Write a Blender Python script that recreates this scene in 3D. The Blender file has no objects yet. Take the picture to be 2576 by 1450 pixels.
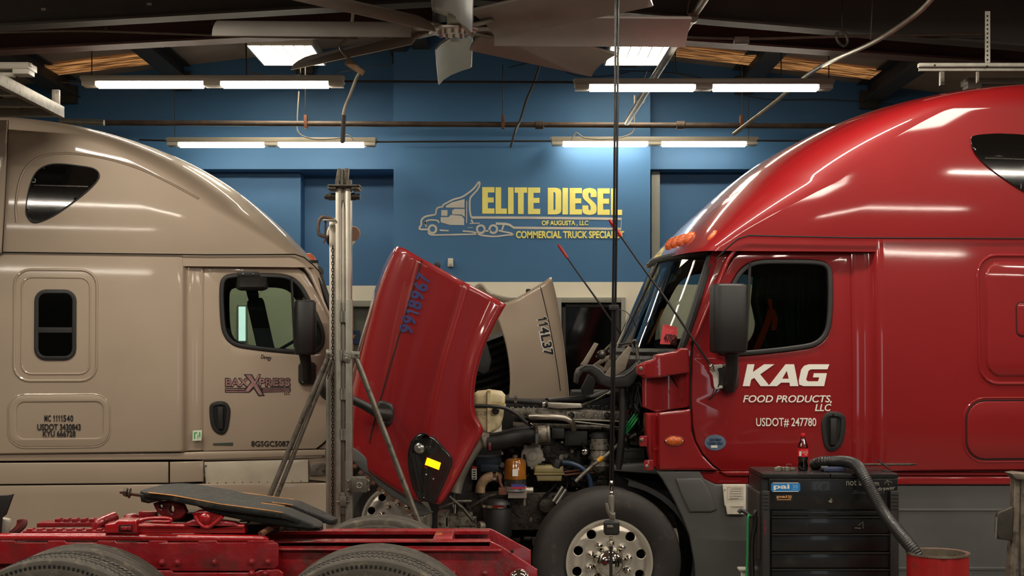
import bpy, bmesh, math, random
from mathutils import Vector, Matrix
from mathutils.bvhtree import BVHTree

S = bpy.context.scene
C = S.collection
PI = math.pi
F = 3577.8      # focal length in pixels of the 2576 px wide frame (50 mm on 36 mm)
CX, HY, CZ = 1288.0, 870.0, 2.03

# ---------------------------------------------------------------- camera
cd = bpy.data.cameras.new('camera')
cam = bpy.data.objects.new('camera', cd)
C.objects.link(cam)
cam.location = (0, 0, CZ)
cam.rotation_euler = (PI / 2, 0, 0)
cd.lens = 50
cd.sensor_width = 36
cd.shift_y = (HY - 725) / 2576.0
cd.clip_end = 100
S.camera = cam

# ---------------------------------------------------------------- world, view
w = bpy.data.worlds.new('world')
S.world = w
w.use_nodes = True
w.node_tree.nodes['Background'].inputs[0].default_value = (0.9, 0.95, 1.0, 1)
w.node_tree.nodes['Background'].inputs[1].default_value = 0.06
S.view_settings.view_transform = 'Standard'
S.view_settings.look = 'None'
S.view_settings.exposure = 0.42
S.view_settings.gamma = 1.0
S.view_settings.use_curve_mapping = False

# ---------------------------------------------------------------- shop lamps behind and above the camera
LAMP = (1.0, 0.91, 0.78)
def area(name, loc, sx, sy, power, col=LAMP, rot=(0, 0, 0)):
    d = bpy.data.lights.new(name, 'AREA')
    d.shape = 'RECTANGLE'
    d.size = sx
    d.size_y = sy
    d.energy = power
    d.color = col
    o = bpy.data.objects.new(name, d)
    o.location = loc
    o.rotation_euler = rot
    C.objects.link(o)
    return o
for yy in (9.4, 5.4, 1.0):
    for xx in (-3.1, 1.9, 6.9):
        area('ceiling_tube_lamp', (xx, yy, 4.75), 2.44, 0.10, 84)
for yy in (7.7, 4.0):
    for xx in (-5.6, 4.4):
        area('high_bay_lamp', (xx, yy, 5.1), 0.6, 1.1, 42)
area('bay_door_daylight', (4.8, -8.7, 2.0), 1.6, 3.0, 22, (0.85, 0.93, 1.0), (PI / 2, 0, 0))

# ---------------------------------------------------------------- helpers
def P(px, py, d):
    return Vector(((px - CX) * d / F, d, CZ + (HY - py) * d / F))

def lin(c):
    out = []
    for x in c:
        x = x / 255.0
        out.append(x / 12.92 if x <= 0.04045 else ((x + 0.055) / 1.055) ** 2.4)
    return (out[0], out[1], out[2], 1)

MATS = {}
def mat(name, rgb, rough=0.5, metal=0.0, coat=0.0, var=0.0, vscale=6.0, bump=0.0, bscale=60.0, emit=0.0,
        dirt=None, dirt_amt=0.0, spec=0.5, ecol=None, flake=0.0, rvar=0.0, stretch=None):
    if name in MATS:
        return MATS[name]
    m = bpy.data.materials.new(name)
    m.use_nodes = True
    nt = m.node_tree
    b = nt.nodes['Principled BSDF']
    b.inputs['Base Color'].default_value = lin(rgb)
    b.inputs['Roughness'].default_value = rough
    b.inputs['Metallic'].default_value = metal
    b.inputs['Coat Weight'].default_value = coat
    b.inputs['Coat Roughness'].default_value = 0.06
    b.inputs['Specular IOR Level'].default_value = spec
    tc = nt.nodes.new('ShaderNodeTexCoord')
    src = tc.outputs['Object']
    if stretch:
        mp = nt.nodes.new('ShaderNodeMapping')
        mp.inputs['Scale'].default_value = stretch
        nt.links.new(src, mp.inputs[0])
        src = mp.outputs[0]
    def noise(scale, detail=4):
        n = nt.nodes.new('ShaderNodeTexNoise')
        n.inputs['Scale'].default_value = scale
        n.inputs['Detail'].default_value = detail
        nt.links.new(src, n.inputs['Vector'])
        return n
    cur = None
    if var > 0:
        n = noise(vscale)
        r = nt.nodes.new('ShaderNodeMapRange')
        r.inputs[1].default_value = 0.3
        r.inputs[2].default_value = 0.7
        r.inputs[3].default_value = 1 - var
        r.inputs[4].default_value = 1 + var
        nt.links.new(n.outputs[0], r.inputs[0])
        mx = nt.nodes.new('ShaderNodeVectorMath')
        mx.operation = 'SCALE'
        mx.inputs[0].default_value = lin(rgb)[:3]
        nt.links.new(r.outputs[0], mx.inputs['Scale'])
        cur = mx.outputs[0]
    if dirt is not None:
        n = noise(vscale * 1.7, 8)
        r = nt.nodes.new('ShaderNodeMapRange')
        r.inputs[1].default_value = 0.62 - dirt_amt * 0.4
        r.inputs[2].default_value = 0.78 - dirt_amt * 0.2
        nt.links.new(n.outputs[0], r.inputs[0])
        mx = nt.nodes.new('ShaderNodeMix')
        mx.data_type = 'RGBA'
        nt.links.new(r.outputs[0], mx.inputs[0])
        if cur is None:
            mx.inputs[6].default_value = lin(rgb)
        else:
            nt.links.new(cur, mx.inputs[6])
        mx.inputs[7].default_value = lin(dirt)
        cur = mx.outputs[2]
    if cur is not None:
        nt.links.new(cur, b.inputs['Base Color'])
    if rvar > 0:
        n = noise(vscale * 2.3, 6)
        r = nt.nodes.new('ShaderNodeMapRange')
        r.inputs[1].default_value = 0.3
        r.inputs[2].default_value = 0.7
        r.inputs[3].default_value = max(0.02, rough - rvar)
        r.inputs[4].default_value = min(1, rough + rvar)
        nt.links.new(n.outputs[0], r.inputs[0])
        nt.links.new(r.outputs[0], b.inputs['Roughness'])
    if bump > 0:
        n = noise(bscale, 6)
        bp = nt.nodes.new('ShaderNodeBump')
        bp.inputs['Strength'].default_value = bump
        bp.inputs['Distance'].default_value = 0.01
        nt.links.new(n.outputs[0], bp.inputs['Height'])
        nt.links.new(bp.outputs[0], b.inputs['Normal'])
    if emit > 0:
        b.inputs['Emission Color'].default_value = lin(ecol or rgb)
        b.inputs['Emission Strength'].default_value = emit
    MATS[name] = m
    return m

def glass(name, tint, gloss=0.08, rough=0.0):
    """thin tinted pane: tinted transparency under a mirror coat"""
    if name in MATS:
        return MATS[name]
    m = bpy.data.materials.new(name)
    m.use_nodes = True
    nt = m.node_tree
    for n in list(nt.nodes):
        nt.nodes.remove(n)
    out = nt.nodes.new('ShaderNodeOutputMaterial')
    tr = nt.nodes.new('ShaderNodeBsdfTransparent')
    tr.inputs[0].default_value = lin(tint)
    gl = nt.nodes.new('ShaderNodeBsdfGlossy')
    gl.inputs['Roughness'].default_value = rough
    fr = nt.nodes.new('ShaderNodeFresnel')
    fr.inputs[0].default_value = 1.5
    ad = nt.nodes.new('ShaderNodeMath')
    ad.operation = 'ADD'
    ad.inputs[1].default_value = gloss
    mx = nt.nodes.new('ShaderNodeMixShader')
    nt.links.new(fr.outputs[0], ad.inputs[0])
    nt.links.new(ad.outputs[0], mx.inputs[0])
    nt.links.new(tr.outputs[0], mx.inputs[1])
    nt.links.new(gl.outputs[0], mx.inputs[2])
    nt.links.new(mx.outputs[0], out.inputs[0])
    MATS[name] = m
    return m

# materials
RED = mat('red_gloss_paint', (128, 13, 17), 0.5, 0.0, 1.0, spec=0.25, var=0.04, vscale=2)
BEIGE = mat('beige_metallic_paint', (170, 153, 133), 0.5, 0.22, 0.55, var=0.04, vscale=2)
CHRED = mat('red_chassis_paint', (134, 20, 28), 0.35, 0.0, 0.35, var=0.16, vscale=5, bump=0.35, bscale=28, dirt=(88, 40, 36), dirt_amt=0.28, rvar=0.15)
CHRED2 = mat('red_thick_gloss_paint', (164, 22, 28), 0.22, 0.0, 0.8, var=0.1, vscale=6, bump=0.3, bscale=40)
BLACKP = mat('black_textured_plastic', (26, 25, 24), 0.5, 0, 0, var=0.15, vscale=9, bump=0.08, bscale=300)
RUBBER = mat('black_rubber', (20, 19, 18), 0.62, var=0.15, vscale=20)
GAP = mat('dark_gap_seal', (8, 7, 6), 0.8)
TYRE = mat('dusty_tyre_rubber', (62, 57, 49), 0.85, var=0.2, vscale=12, bump=0.2, bscale=90, dirt=(96, 88, 72), dirt_amt=0.2)
TYRE2 = mat('dark_tyre_rubber', (38, 34, 31), 0.72, var=0.15, vscale=9, bump=0.1, bscale=60, dirt=(66, 54, 46), dirt_amt=0.1)
ALU = mat('brushed_aluminium', (188, 180, 166), 0.34, 0.9, var=0.12, vscale=8, bump=0.05, bscale=90)
ALUP = mat('polished_aluminium_wheel', (205, 198, 184), 0.36, 0.8, var=0.06, vscale=5)
CHROME = mat('chrome', (225, 222, 215), 0.06, 1.0)
STEEL = mat('worn_grey_steel', (118, 112, 102), 0.45, 0.75, var=0.25, vscale=14, bump=0.1, bscale=80, dirt=(62, 52, 42), dirt_amt=0.15)
GALV = mat('galvanised_steel', (146, 143, 132), 0.42, 0.7, var=0.14, vscale=16, bump=0.05, bscale=60)
DKSTEEL = mat('dark_oily_steel', (72, 67, 60), 0.42, 0.6, var=0.3, vscale=22, bump=0.25, bscale=70, dirt=(22, 20, 18), dirt_amt=0.3)
CAST = mat('cast_grey_metal', (132, 126, 114), 0.5, 0.65, var=0.3, vscale=20, bump=0.25, bscale=90, dirt=(30, 26, 22), dirt_amt=0.3)
GREASE = mat('greasy_black_steel', (25, 25, 23), 0.62, 0.0, spec=0.3, var=0.4, vscale=9, bump=0.6, bscale=26, dirt=(70, 66, 58), dirt_amt=0.12)
BRASSY = mat('worn_bare_edge', (178, 122, 66), 0.4, 0.6, var=0.3, vscale=20)
BEAMD = mat('dark_primer_beam', (60, 55, 48), 0.7, 0, var=0.15, vscale=3)
BEAMR = mat('maroon_primer_beam', (82, 50, 42), 0.7, 0, var=0.15, vscale=3)
CEILM = mat('dusty_insulation_facing', (172, 152, 132), 0.9, 0, var=0.16, vscale=1.5, bump=0.4, bscale=3)
PIPEM = mat('rusty_brown_pipe', (78, 66, 56), 0.6, 0.3, var=0.3, vscale=8, dirt=(96, 66, 44), dirt_amt=0.12)
CONDM = mat('grey_conduit', (128, 120, 106), 0.45, 0.5, var=0.25, vscale=12)
WIREM = mat('dark_cable', (40, 34, 29), 0.6, var=0.2, vscale=15)
WIREG = mat('grey_cable', (120, 114, 102), 0.55, var=0.15, vscale=15)
GREYP = mat('grey_fairing_plastic', (74, 74, 72), 0.55, var=0.12, vscale=3, bump=0.06, bscale=200)
WHITEP = mat('white_lettering_vinyl', (225, 222, 212), 0.5)
BLUEV = mat('blue_lettering_vinyl', (42, 48, 104), 0.5)
BLACKV = mat('black_lettering_vinyl', (18, 17, 16), 0.5)
YEL = mat('yellow_wall_paint', (236, 227, 128), 0.75, var=0.05, vscale=4)
LOGOG = mat('pale_grey_wall_paint', (196, 194, 184), 0.75, var=0.06, vscale=4)
AMBER = mat('amber_lens', (196, 84, 10), 0.2, 0, 0.6, var=0.25, vscale=60, bump=0.6, bscale=160)
AMBERLIT = mat('lit_amber_lens', (255, 176, 10), 0.3, emit=1.6, ecol=(255, 170, 8))
SMOKE = mat('smoked_headlight_lens', (34, 33, 31), 0.08, 0, 1.0)
DARKG = mat('black_privacy_glass', (5, 6, 6), 0.05, 0, 1.0)
WSG = glass('windscreen_glass', (178, 190, 184), 0.02)
DOORG = glass('door_glass', (226, 234, 228), 0.0)
DOORGD = glass('dark_door_glass', (186, 196, 188), 0.0)
INTD = mat('dark_trim_and_fill', (17, 17, 17), 0.8)  # cab trim, also worn by the added dark fill boxes
CURT = mat('dark_green_grey_curtain', (58, 62, 56), 0.9, var=0.2, vscale=10)
ORANGE = mat('orange_webbing', (214, 70, 30), 0.8)
TUBE = mat('lit_fluorescent_tube', (255, 246, 224), 0.3, emit=33.0, ecol=(255, 244, 224))
TUBEH = mat('lit_high_bay_tube', (255, 246, 224), 0.3, emit=22.0, ecol=(255, 246, 228))
REFL = mat('white_enamel_reflector', (226, 222, 208), 0.3, 0.2)
SOCK = mat('grey_plastic_socket', (176, 170, 156), 0.4)
LENSW = mat('clear_grey_lens', (150, 150, 146), 0.12, 0.6, 0.8)
BLUEH = mat('blue_rubber_hose', (20, 44, 66), 0.45)
GREENH = mat('green_rubber_hose', (18, 128, 62), 0.45)
CREAMP = mat('cream_translucent_plastic', (205, 190, 150), 0.45, var=0.08, vscale=12, dirt=(150, 124, 78), dirt_amt=0.15)
AMBERC = mat('amber_filter_bowl', (138, 84, 26), 0.15, 0, 0.8, var=0.2, vscale=9)
RUST = mat('rusty_brown_metal', (102, 62, 44), 0.7, 0.2, var=0.3, vscale=24, bump=0.3, bscale=70)
HEATW = mat('tan_heat_wrap', (134, 108, 82), 0.9, var=0.25, vscale=30, bump=0.4, bscale=90)
TBOX = mat('black_tool_cabinet_enamel', (19, 19, 18), 0.36, 0, 0.15, var=0.25, vscale=4, dirt=(42, 38, 33), dirt_amt=0.08)
TBOX2 = mat('black_drawer_enamel', (15, 15, 15), 0.3, 0, 0.2, var=0.3, vscale=5, dirt=(38, 35, 30), dirt_amt=0.1)

class M:
    def __init__(s):
        s.v = []
        s.f = []
    def add(s, vs, fs):
        n = len(s.v)
        s.v += [tuple(v) for v in vs]
        s.f += [tuple(i + n for i in f) for f in fs]
        return s
    def box(s, c, size, rot=None):
        c = Vector(c)
        hx, hy, hz = size[0] / 2, size[1] / 2, size[2] / 2
        R = rot.to_3x3() if rot is not None else None
        vs = []
        for x in (-hx, hx):
            for y in (-hy, hy):
                for z in (-hz, hz):
                    p = Vector((x, y, z))
                    if R:
                        p = R @ p
                    vs.append(c + p)
        return s.add(vs, [(0, 1, 3, 2), (4, 6, 7, 5), (0, 4, 5, 1), (2, 3, 7, 6), (0, 2, 6, 4), (1, 5, 7, 3)])
    def pbox(s, x0, y0, x1, y1, d, depth):
        """box whose camera-facing face spans a pixel rectangle at depth d"""
        a = P(x0, y0, d)
        b = P(x1, y1, d)
        return s.box(((a.x + b.x) / 2, d + depth / 2, (a.z + b.z) / 2), (abs(b.x - a.x), depth, abs(a.z - b.z)))
    def tube(s, pts, r, seg=10, closed=False, cap=True):
        pts = [Vector(p) for p in pts]
        n = len(pts)
        rs = r if isinstance(r, (list, tuple)) else [r] * n
        up = None
        rings = []
        for i in range(n):
            a = pts[i - 1] if (i > 0 or closed) else pts[i]
            b = pts[(i + 1) % n] if (i < n - 1 or closed) else pts[i]
            t = (b - a)
            if t.length < 1e-9:
                t = Vector((0, 0, 1))
            t.normalize()
            if up is None:
                up = Vector((0, 1, 0)) if abs(t.y) < 0.9 else Vector((1, 0, 0))
            up = (up - t * up.dot(t))
            if up.length < 1e-6:
                up = t.orthogonal()
            up.normalize()
            sd = t.cross(up)
            rings.append([pts[i] + (up * math.cos(2 * PI * k / seg) + sd * math.sin(2 * PI * k / seg)) * rs[i] for k in range(seg)])
        vs = [v for ring in rings for v in ring]
        fs = []
        m = n if closed else n - 1
        for i in range(m):
            j = (i + 1) % n
            for k in range(seg):
                k2 = (k + 1) % seg
                fs.append((i * seg + k, i * seg + k2, j * seg + k2, j * seg + k))
        if cap and not closed:
            fs.append(tuple(range(seg)))
            fs.append(tuple(reversed([(n - 1) * seg + k for k in range(seg)])))
        return s.add(vs, fs)
    def ptube(s, pts, r, seg=10, smooth=0):
        """tube through (px, py, depth) points"""
        q = [P(*p) for p in pts]
        if smooth:
            q = cr(q, smooth)
        return s.tube(q, r, seg)
    def lathe(s, prof, origin, axis, seg=40):
        """prof: (radius, height along axis)"""
        axis = Vector(axis).normalized()
        a = axis.orthogonal().normalized()
        b = axis.cross(a)
        o = Vector(origin)
        vs = []
        fs = []
        n = len(prof)
        for (r, h) in prof:
            for k in range(seg):
                t = 2 * PI * k / seg
                vs.append(o + axis * h + (a * math.cos(t) + b * math.sin(t)) * r)
        for i in range(n - 1):
            for k in range(seg):
                k2 = (k + 1) % seg
                fs.append((i * seg + k, i * seg + k2, (i + 1) * seg + k2, (i + 1) * seg + k))
        if prof[0][0] > 1e-5:
            fs.append(tuple(range(seg)))
        if prof[-1][0] > 1e-5:
            fs.append(tuple(reversed([(n - 1) * seg + k for k in range(seg)])))
        return s.add(vs, fs)
    def cyl(s, a, b, r, seg=24, bev=0.0):
        a = Vector(a)
        b = Vector(b)
        L = (b - a).length
        if bev <= 0:
            return s.lathe([(r, 0), (r, L)], a, b - a, seg)
        return s.lathe([(r - bev, 0), (r, bev), (r, L - bev), (r - bev, L)], a, b - a, seg)
    def ring(s, prof, origin, axis, seg=48):
        """closed profile lathe (no caps)"""
        return s.lathe_closed(prof, origin, axis, seg)
    def lathe_closed(s, prof, origin, axis, seg=48):
        axis = Vector(axis).normalized()
        a = axis.orthogonal().normalized()
        b = axis.cross(a)
        o = Vector(origin)
        n = len(prof)
        vs = [o + axis * h + (a * math.cos(2 * PI * k / seg) + b * math.sin(2 * PI * k / seg)) * r for (r, h) in prof for k in range(seg)]
        fs = []
        for i in range(n):
            j = (i + 1) % n
            for k in range(seg):
                k2 = (k + 1) % seg
                fs.append((i * seg + k, i * seg + k2, j * seg + k2, j * seg + k))
        return s.add(vs, fs)
    def ball(s, c, r, seg=16, rings=9):
        c = Vector(c)
        rr = r if isinstance(r, (tuple, list)) else (r, r, r)
        vs = []
        fs = []
        for i in range(1, rings):
            ph = PI * i / rings
            for k in range(seg):
                t = 2 * PI * k / seg
                vs.append(c + Vector((rr[0] * math.sin(ph) * math.cos(t), rr[1] * math.sin(ph) * math.sin(t), rr[2] * math.cos(ph))))
        for i in range(rings - 2):
            for k in range(seg):
                k2 = (k + 1) % seg
                fs.append((i * seg + k, i * seg + k2, (i + 1) * seg + k2, (i + 1) * seg + k))
        vs.append(c + Vector((0, 0, rr[2])))
        vs.append(c - Vector((0, 0, rr[2])))
        t0 = len(vs) - 2
        for k in range(seg):
            k2 = (k + 1) % seg
            fs.append((t0, k2, k))
            fs.append((t0 + 1, (rings - 2) * seg + k, (rings - 2) * seg + k2))
        return s.add(vs, fs)
    def grid(s, rows, closed=False):
        """rows: list of equally long point lists"""
        m = len(rows[0])
        vs = [p for r in rows for p in r]
        fs = []
        for i in range(len(rows) - 1):
            for k in range(m if closed else m - 1):
                k2 = (k + 1) % m
                fs.append((i * m + k, i * m + k2, (i + 1) * m + k2, (i + 1) * m + k))
        return s.add(vs, fs)
    def slab(s, pts, holes=(), thick=0.02, bevel=0.0, fn=None, cut=0.0, cutx=0.0):
        """plate cut from a 2-D outline (with holes); fn maps (x, y, depth) to the world"""
        vs, fs = slab_mesh(pts, holes, thick, bevel, cut, cutx)
        if fn:
            vs = [fn(*v) for v in vs]
        return s.add(vs, fs)
    def build(s, name, m, parent=None, angle=38, bevel=0.0, label=None, weld=False, seg=2, split=False):
        if split:
            n = len(s.v)
            pa = list(range(n))
            def find(i):
                while pa[i] != i:
                    pa[i] = pa[pa[i]]
                    i = pa[i]
                return i
            for f in s.f:
                r = find(f[0])
                for i in f[1:]:
                    pa[find(i)] = r
            groups = {}
            for f in s.f:
                groups.setdefault(find(f[0]), []).append(f)
            last = None
            for fs in groups.values():
                idx = {}
                mm = M()
                ff = []
                for f in fs:
                    for i in f:
                        if i not in idx:
                            idx[i] = len(idx)
                            mm.v.append(s.v[i])
                    ff.append(tuple(idx[i] for i in f))
                mm.f = ff
                last = mm.build(name, m, parent, angle, bevel, label, weld, seg)
            return last
        me = bpy.data.meshes.new(name)
        me.from_pydata([tuple(v) for v in s.v], [], s.f)
        bm = bmesh.new()
        bm.from_mesh(me)
        if weld:
            bmesh.ops.remove_doubles(bm, verts=bm.verts, dist=1e-5)
        bmesh.ops.recalc_face_normals(bm, faces=bm.faces)
        if bevel > 0:
            es = [e for e in bm.edges if len(e.link_faces) == 2 and e.calc_face_angle(0) > 0.6]
            if es:
                bmesh.ops.bevel(bm, geom=es, offset=bevel, segments=seg, affect='EDGES', profile=0.6, clamp_overlap=True)
        th = math.radians(angle)
        for f in bm.faces:
            f.smooth = True
        for e in bm.edges:
            if len(e.link_faces) == 2 and e.calc_face_angle(0) > th:
                e.smooth = False
        bm.to_mesh(me)
        bm.free()
        for mm in (m if isinstance(m, (list, tuple)) else [m]):
            me.materials.append(mm)
        o = bpy.data.objects.new(name, me)
        C.objects.link(o)
        if parent is not None:
            o.parent = parent
            o.matrix_parent_inverse = Matrix.Translation(-world_loc(parent))
        if label:
            o['label'] = label
        return o

def world_loc(o):
    v = Vector((0, 0, 0))
    if o.type == 'EMPTY':
        return Vector(o.location)
    return v

def slab_mesh(pts, holes, thick, bevel, cut=0.0, cutx=0.0):
    cu = bpy.data.curves.new('t', 'CURVE')
    cu.dimensions = '2D'
    cu.fill_mode = 'BOTH'
    b = min(bevel, thick / 2 - 1e-4) if bevel > 0 else 0
    cu.extrude = max(thick / 2 - b, 1e-5)
    cu.bevel_depth = b
    cu.bevel_resolution = 2
    cu.offset = -b
    for ring in [pts] + list(holes):
        sp = cu.splines.new('POLY')
        sp.points.add(len(ring) - 1)
        for i, p in enumerate(ring):
            sp.points[i].co = (p[0], p[1], 0, 1)
        sp.use_cyclic_u = True
    ob = bpy.data.objects.new('t', cu)
    me = bpy.data.meshes.new_from_object(ob)
    bpy.data.objects.remove(ob)
    bpy.data.curves.remove(cu)
    bm = bmesh.new()
    bm.from_mesh(me)
    bpy.data.meshes.remove(me)
    bmesh.ops.remove_doubles(bm, verts=bm.verts, dist=1e-6)
    for (c, ax) in ((cut, 1), (cutx, 0)):
        if c > 0:
            lo = min(v.co[ax] for v in bm.verts)
            hi = max(v.co[ax] for v in bm.verts)
            k = lo + c
            while k < hi:
                co = [0, 0, 0]
                no = [0, 0, 0]
                co[ax] = k
                no[ax] = 1
                g = list(bm.verts) + list(bm.edges) + list(bm.faces)
                bmesh.ops.bisect_plane(bm, geom=g, dist=1e-6, plane_co=co, plane_no=no)
                k += c
    bm.verts.index_update()
    vs = [tuple(v.co) for v in bm.verts]
    fs = [tuple(v.index for v in f.verts) for f in bm.faces]
    bm.free()
    return vs, fs

def cr(pts, n=6, closed=False):
    """Catmull-Rom through points (tuples or Vectors)"""
    vec = [Vector(p) for p in pts]
    N = len(vec)
    out = []
    rng = N if closed else N - 1
    for i in range(rng):
        p0 = vec[(i - 1) % N] if (closed or i > 0) else vec[i]
        p1 = vec[i]
        p2 = vec[(i + 1) % N]
        p3 = vec[(i + 2) % N] if (closed or i < N - 2) else vec[min(i + 1, N - 1)]
        for k in range(n):
            t = k / n
            out.append(0.5 * ((2 * p1) + (p2 - p0) * t + (2 * p0 - 5 * p1 + 4 * p2 - p3) * t * t + (3 * p1 - p0 - 3 * p2 + p3) * t ** 3))
    if not closed:
        out.append(vec[-1])
    return out

def resample(pts, n):
    pts = [Vector(p) for p in pts]
    L = [0]
    for a, b in zip(pts, pts[1:]):
        L.append(L[-1] + (b - a).length)
    out = []
    j = 0
    for i in range(n):
        t = L[-1] * i / (n - 1)
        while j < len(L) - 2 and L[j + 1] < t:
            j += 1
        k = (t - L[j]) / max(1e-9, L[j + 1] - L[j])
        out.append(pts[j].lerp(pts[j + 1], min(1, max(0, k))))
    return out

def rrect(x0, y0, x1, y1, r, n=5):
    if x0 > x1:
        x0, x1 = x1, x0
    if y0 > y1:
        y0, y1 = y1, y0
    out = []
    for (cx, cy, a) in ((x1 - r, y1 - r, 0), (x0 + r, y1 - r, 90), (x0 + r, y0 + r, 180), (x1 - r, y0 + r, 270)):
        for k in range(n + 1):
            t = math.radians(a + 90 * k / n)
            out.append((cx + r * math.cos(t), cy + r * math.sin(t)))
    return out

def circle(cx, cy, rx, ry=None, n=28):
    ry = ry or rx
    return [(cx + rx * math.cos(2 * PI * k / n), cy + ry * math.sin(2 * PI * k / n)) for k in range(n)]

def inset(pts, d):
    """shrink a closed 2-D outline by d"""
    n = len(pts)
    A = sum(pts[i][0] * pts[(i + 1) % n][1] - pts[(i + 1) % n][0] * pts[i][1] for i in range(n))
    sg = 1 if A > 0 else -1
    out = []
    for i in range(n):
        a, p, b = pts[i - 1], pts[i], pts[(i + 1) % n]
        e1 = Vector((p[0] - a[0], p[1] - a[1]))
        e2 = Vector((b[0] - p[0], b[1] - p[1]))
        e1 = e1.normalized() if e1.length > 1e-9 else e2.normalized()
        e2 = e2.normalized() if e2.length > 1e-9 else e1
        nn = Vector((-(e1.y + e2.y), e1.x + e2.x))
        if nn.length < 1e-6:
            nn = Vector((-e1.y, e1.x))
        nn.normalize()
        out.append((p[0] + nn.x * d * sg, p[1] + nn.y * d * sg))
    return out

def flat(d, depth0=0.0):
    """map px-plane slab to the plane at depth d; slab thickness is in metres"""
    def fn(x, y, z):
        p = P(x, y, d)
        return Vector((p.x, d + depth0 + z, p.z))
    return fn

def pslab(m, pts, d, thick, bevel=0.0, holes=()):
    """plate from pixel outline at depth d (front face at d), bevel in metres"""
    k = d / F
    q = [((x - CX) * k, CZ + (HY - y) * k) for x, y in pts]
    hs = [[((x - CX) * k, CZ + (HY - y) * k) for x, y in h] for h in holes]
    m.slab(q, hs, thick, bevel, lambda x, y, z: (x, d + thick / 2 + z, y))
    return m

TEXTCACHE = {}
def text_mesh(body, bold=0.0, space=1.0, shear=0.0):
    cu = bpy.data.curves.new('t', 'FONT')
    cu.body = body
    cu.size = 1
    cu.offset = bold
    cu.extrude = 0.5
    cu.space_character = space
    cu.shear = shear
    cu.resolution_u = 4
    ob = bpy.data.objects.new('t', cu)
    me = bpy.data.meshes.new_from_object(ob)
    bpy.data.objects.remove(ob)
    vs = [tuple(v.co) for v in me.vertices]
    fs = [tuple(p.vertices) for p in me.polygons]
    bpy.data.meshes.remove(me)
    x0 = min(v[0] for v in vs)
    x1 = max(v[0] for v in vs)
    y0 = min(v[1] for v in vs)
    y1 = max(v[1] for v in vs)
    vs = [((v[0] - x0) / (x1 - x0), (v[1] - y0) / (y1 - y0), v[2]) for v in vs]
    return vs, fs

ONE = [(.12, .66), (.12, .80), (.34, .86), (.48, 1), (.78, 1), (.78, 0), (.46, 0), (.46, .70)]
def cell_text(body, grow=0.0, bold=0.02):
    """evenly spaced sign-writer characters in a unit box, the 1 drawn with its flag"""
    adv = [0.45 if c == ' ' else 0.72 if c == '1' else 1.0 for c in body]
    tot = sum(adv)
    x = 0.0
    V, Fc = [], []
    for c, a in zip(body, adv):
        if c != ' ':
            if c == '1':
                vs, fs = slab_mesh(ONE, (), 1.0, 0)
            else:
                vs, fs = text_mesh(c, bold)
            n = len(V)
            w_ = a * 0.84
            for v in vs:
                sx = (v[0] - 0.5) * (1 + grow * 1.6) + 0.5
                sy = (v[1] - 0.5) * (1 + grow) + 0.5
                V.append(((x + 0.08 * a + sx * w_) / tot, sy, v[2]))
            Fc += [tuple(i + n for i in f) for f in fs]
        x += a
    return V, Fc

def text(m, body, A, B, Cc, thick=0.004, bold=0.0, space=1.0, shear=0.0, fn=None, cells=False):
    """lettering whose box has corner A, baseline end B and top-left Cc (3-D points)"""
    vs, fs = cell_text(body, 0, bold) if cells else text_mesh(body, bold, space, shear)
    A, B, Cc = Vector(A), Vector(B), Vector(Cc)
    ex, ey = B - A, Cc - A
    n = ex.cross(ey).normalized()
    if n.y > 0:
        n = -n
    m.add([A + ex * v[0] + ey * v[1] + n * (v[2] * thick + thick / 2) for v in vs], fs)
    return m

def ptext(m, body, x0, y0, x1, y1, d, thick=0.004, **k):
    """lettering in the pixel box (x0,y0)-(x1,y1) at depth d"""
    return text(m, body, P(x0, y1, d), P(x1, y1, d), P(x0, y0, d), thick, **k)

def thing(name, label, cat, loc=(0, 0, 0), group=None):
    o = bpy.data.objects.new(name, None)
    o.location = loc
    o.empty_display_size = 0.1
    C.objects.link(o)
    o['label'] = label
    o['category'] = cat
    if group:
        o['group'] = group
    return o

def tag(o, label, cat, group=None):
    o['label'] = label
    o['category'] = cat
    if group:
        o['group'] = group
    return o

def struct(o):
    o['kind'] = 'structure'
    return o
# ================================================================ BUILDING
def wall_mat():
    m = bpy.data.materials.new('two_tone_wall_paint')
    m.use_nodes = True
    nt = m.node_tree
    b = nt.nodes['Principled BSDF']
    b.inputs['Roughness'].default_value = 0.62
    g = nt.nodes.new('ShaderNodeNewGeometry')
    sp = nt.nodes.new('ShaderNodeSeparateXYZ')
    nt.links.new(g.outputs['Position'], sp.inputs[0])
    gt = nt.nodes.new('ShaderNodeMath')
    gt.operation = 'GREATER_THAN'
    gt.inputs[1].default_value = 2.80
    nt.links.new(sp.outputs['Z'], gt.inputs[0])
    no = nt.nodes.new('ShaderNodeTexNoise')
    no.inputs['Scale'].default_value = 1.2
    nt.links.new(g.outputs['Position'], no.inputs['Vector'])
    mr = nt.nodes.new('ShaderNodeMapRange')
    mr.inputs[3].default_value = 0.9
    mr.inputs[4].default_value = 1.1
    nt.links.new(no.outputs[0], mr.inputs[0])
    mx = nt.nodes.new('ShaderNodeMix')
    mx.data_type = 'RGBA'
    mx.inputs[6].default_value = lin((234, 228, 210))
    mx.inputs[7].default_value = lin((62, 110, 154))
    nt.links.new(gt.outputs[0], mx.inputs[0])
    sc = nt.nodes.new('ShaderNodeVectorMath')
    sc.operation = 'SCALE'
    nt.links.new(mx.outputs[2], sc.inputs[0])
    nt.links.new(mr.outputs[0], sc.inputs['Scale'])
    nt.links.new(sc.outputs[0], b.inputs['Base Color'])
    return m
WALLM = wall_mat()
FLOORM = mat('stained_concrete_floor', (96, 90, 82), 0.55, var=0.25, vscale=1.5, bump=0.1, bscale=20, dirt=(54, 48, 42), dirt_amt=0.2)
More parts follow.
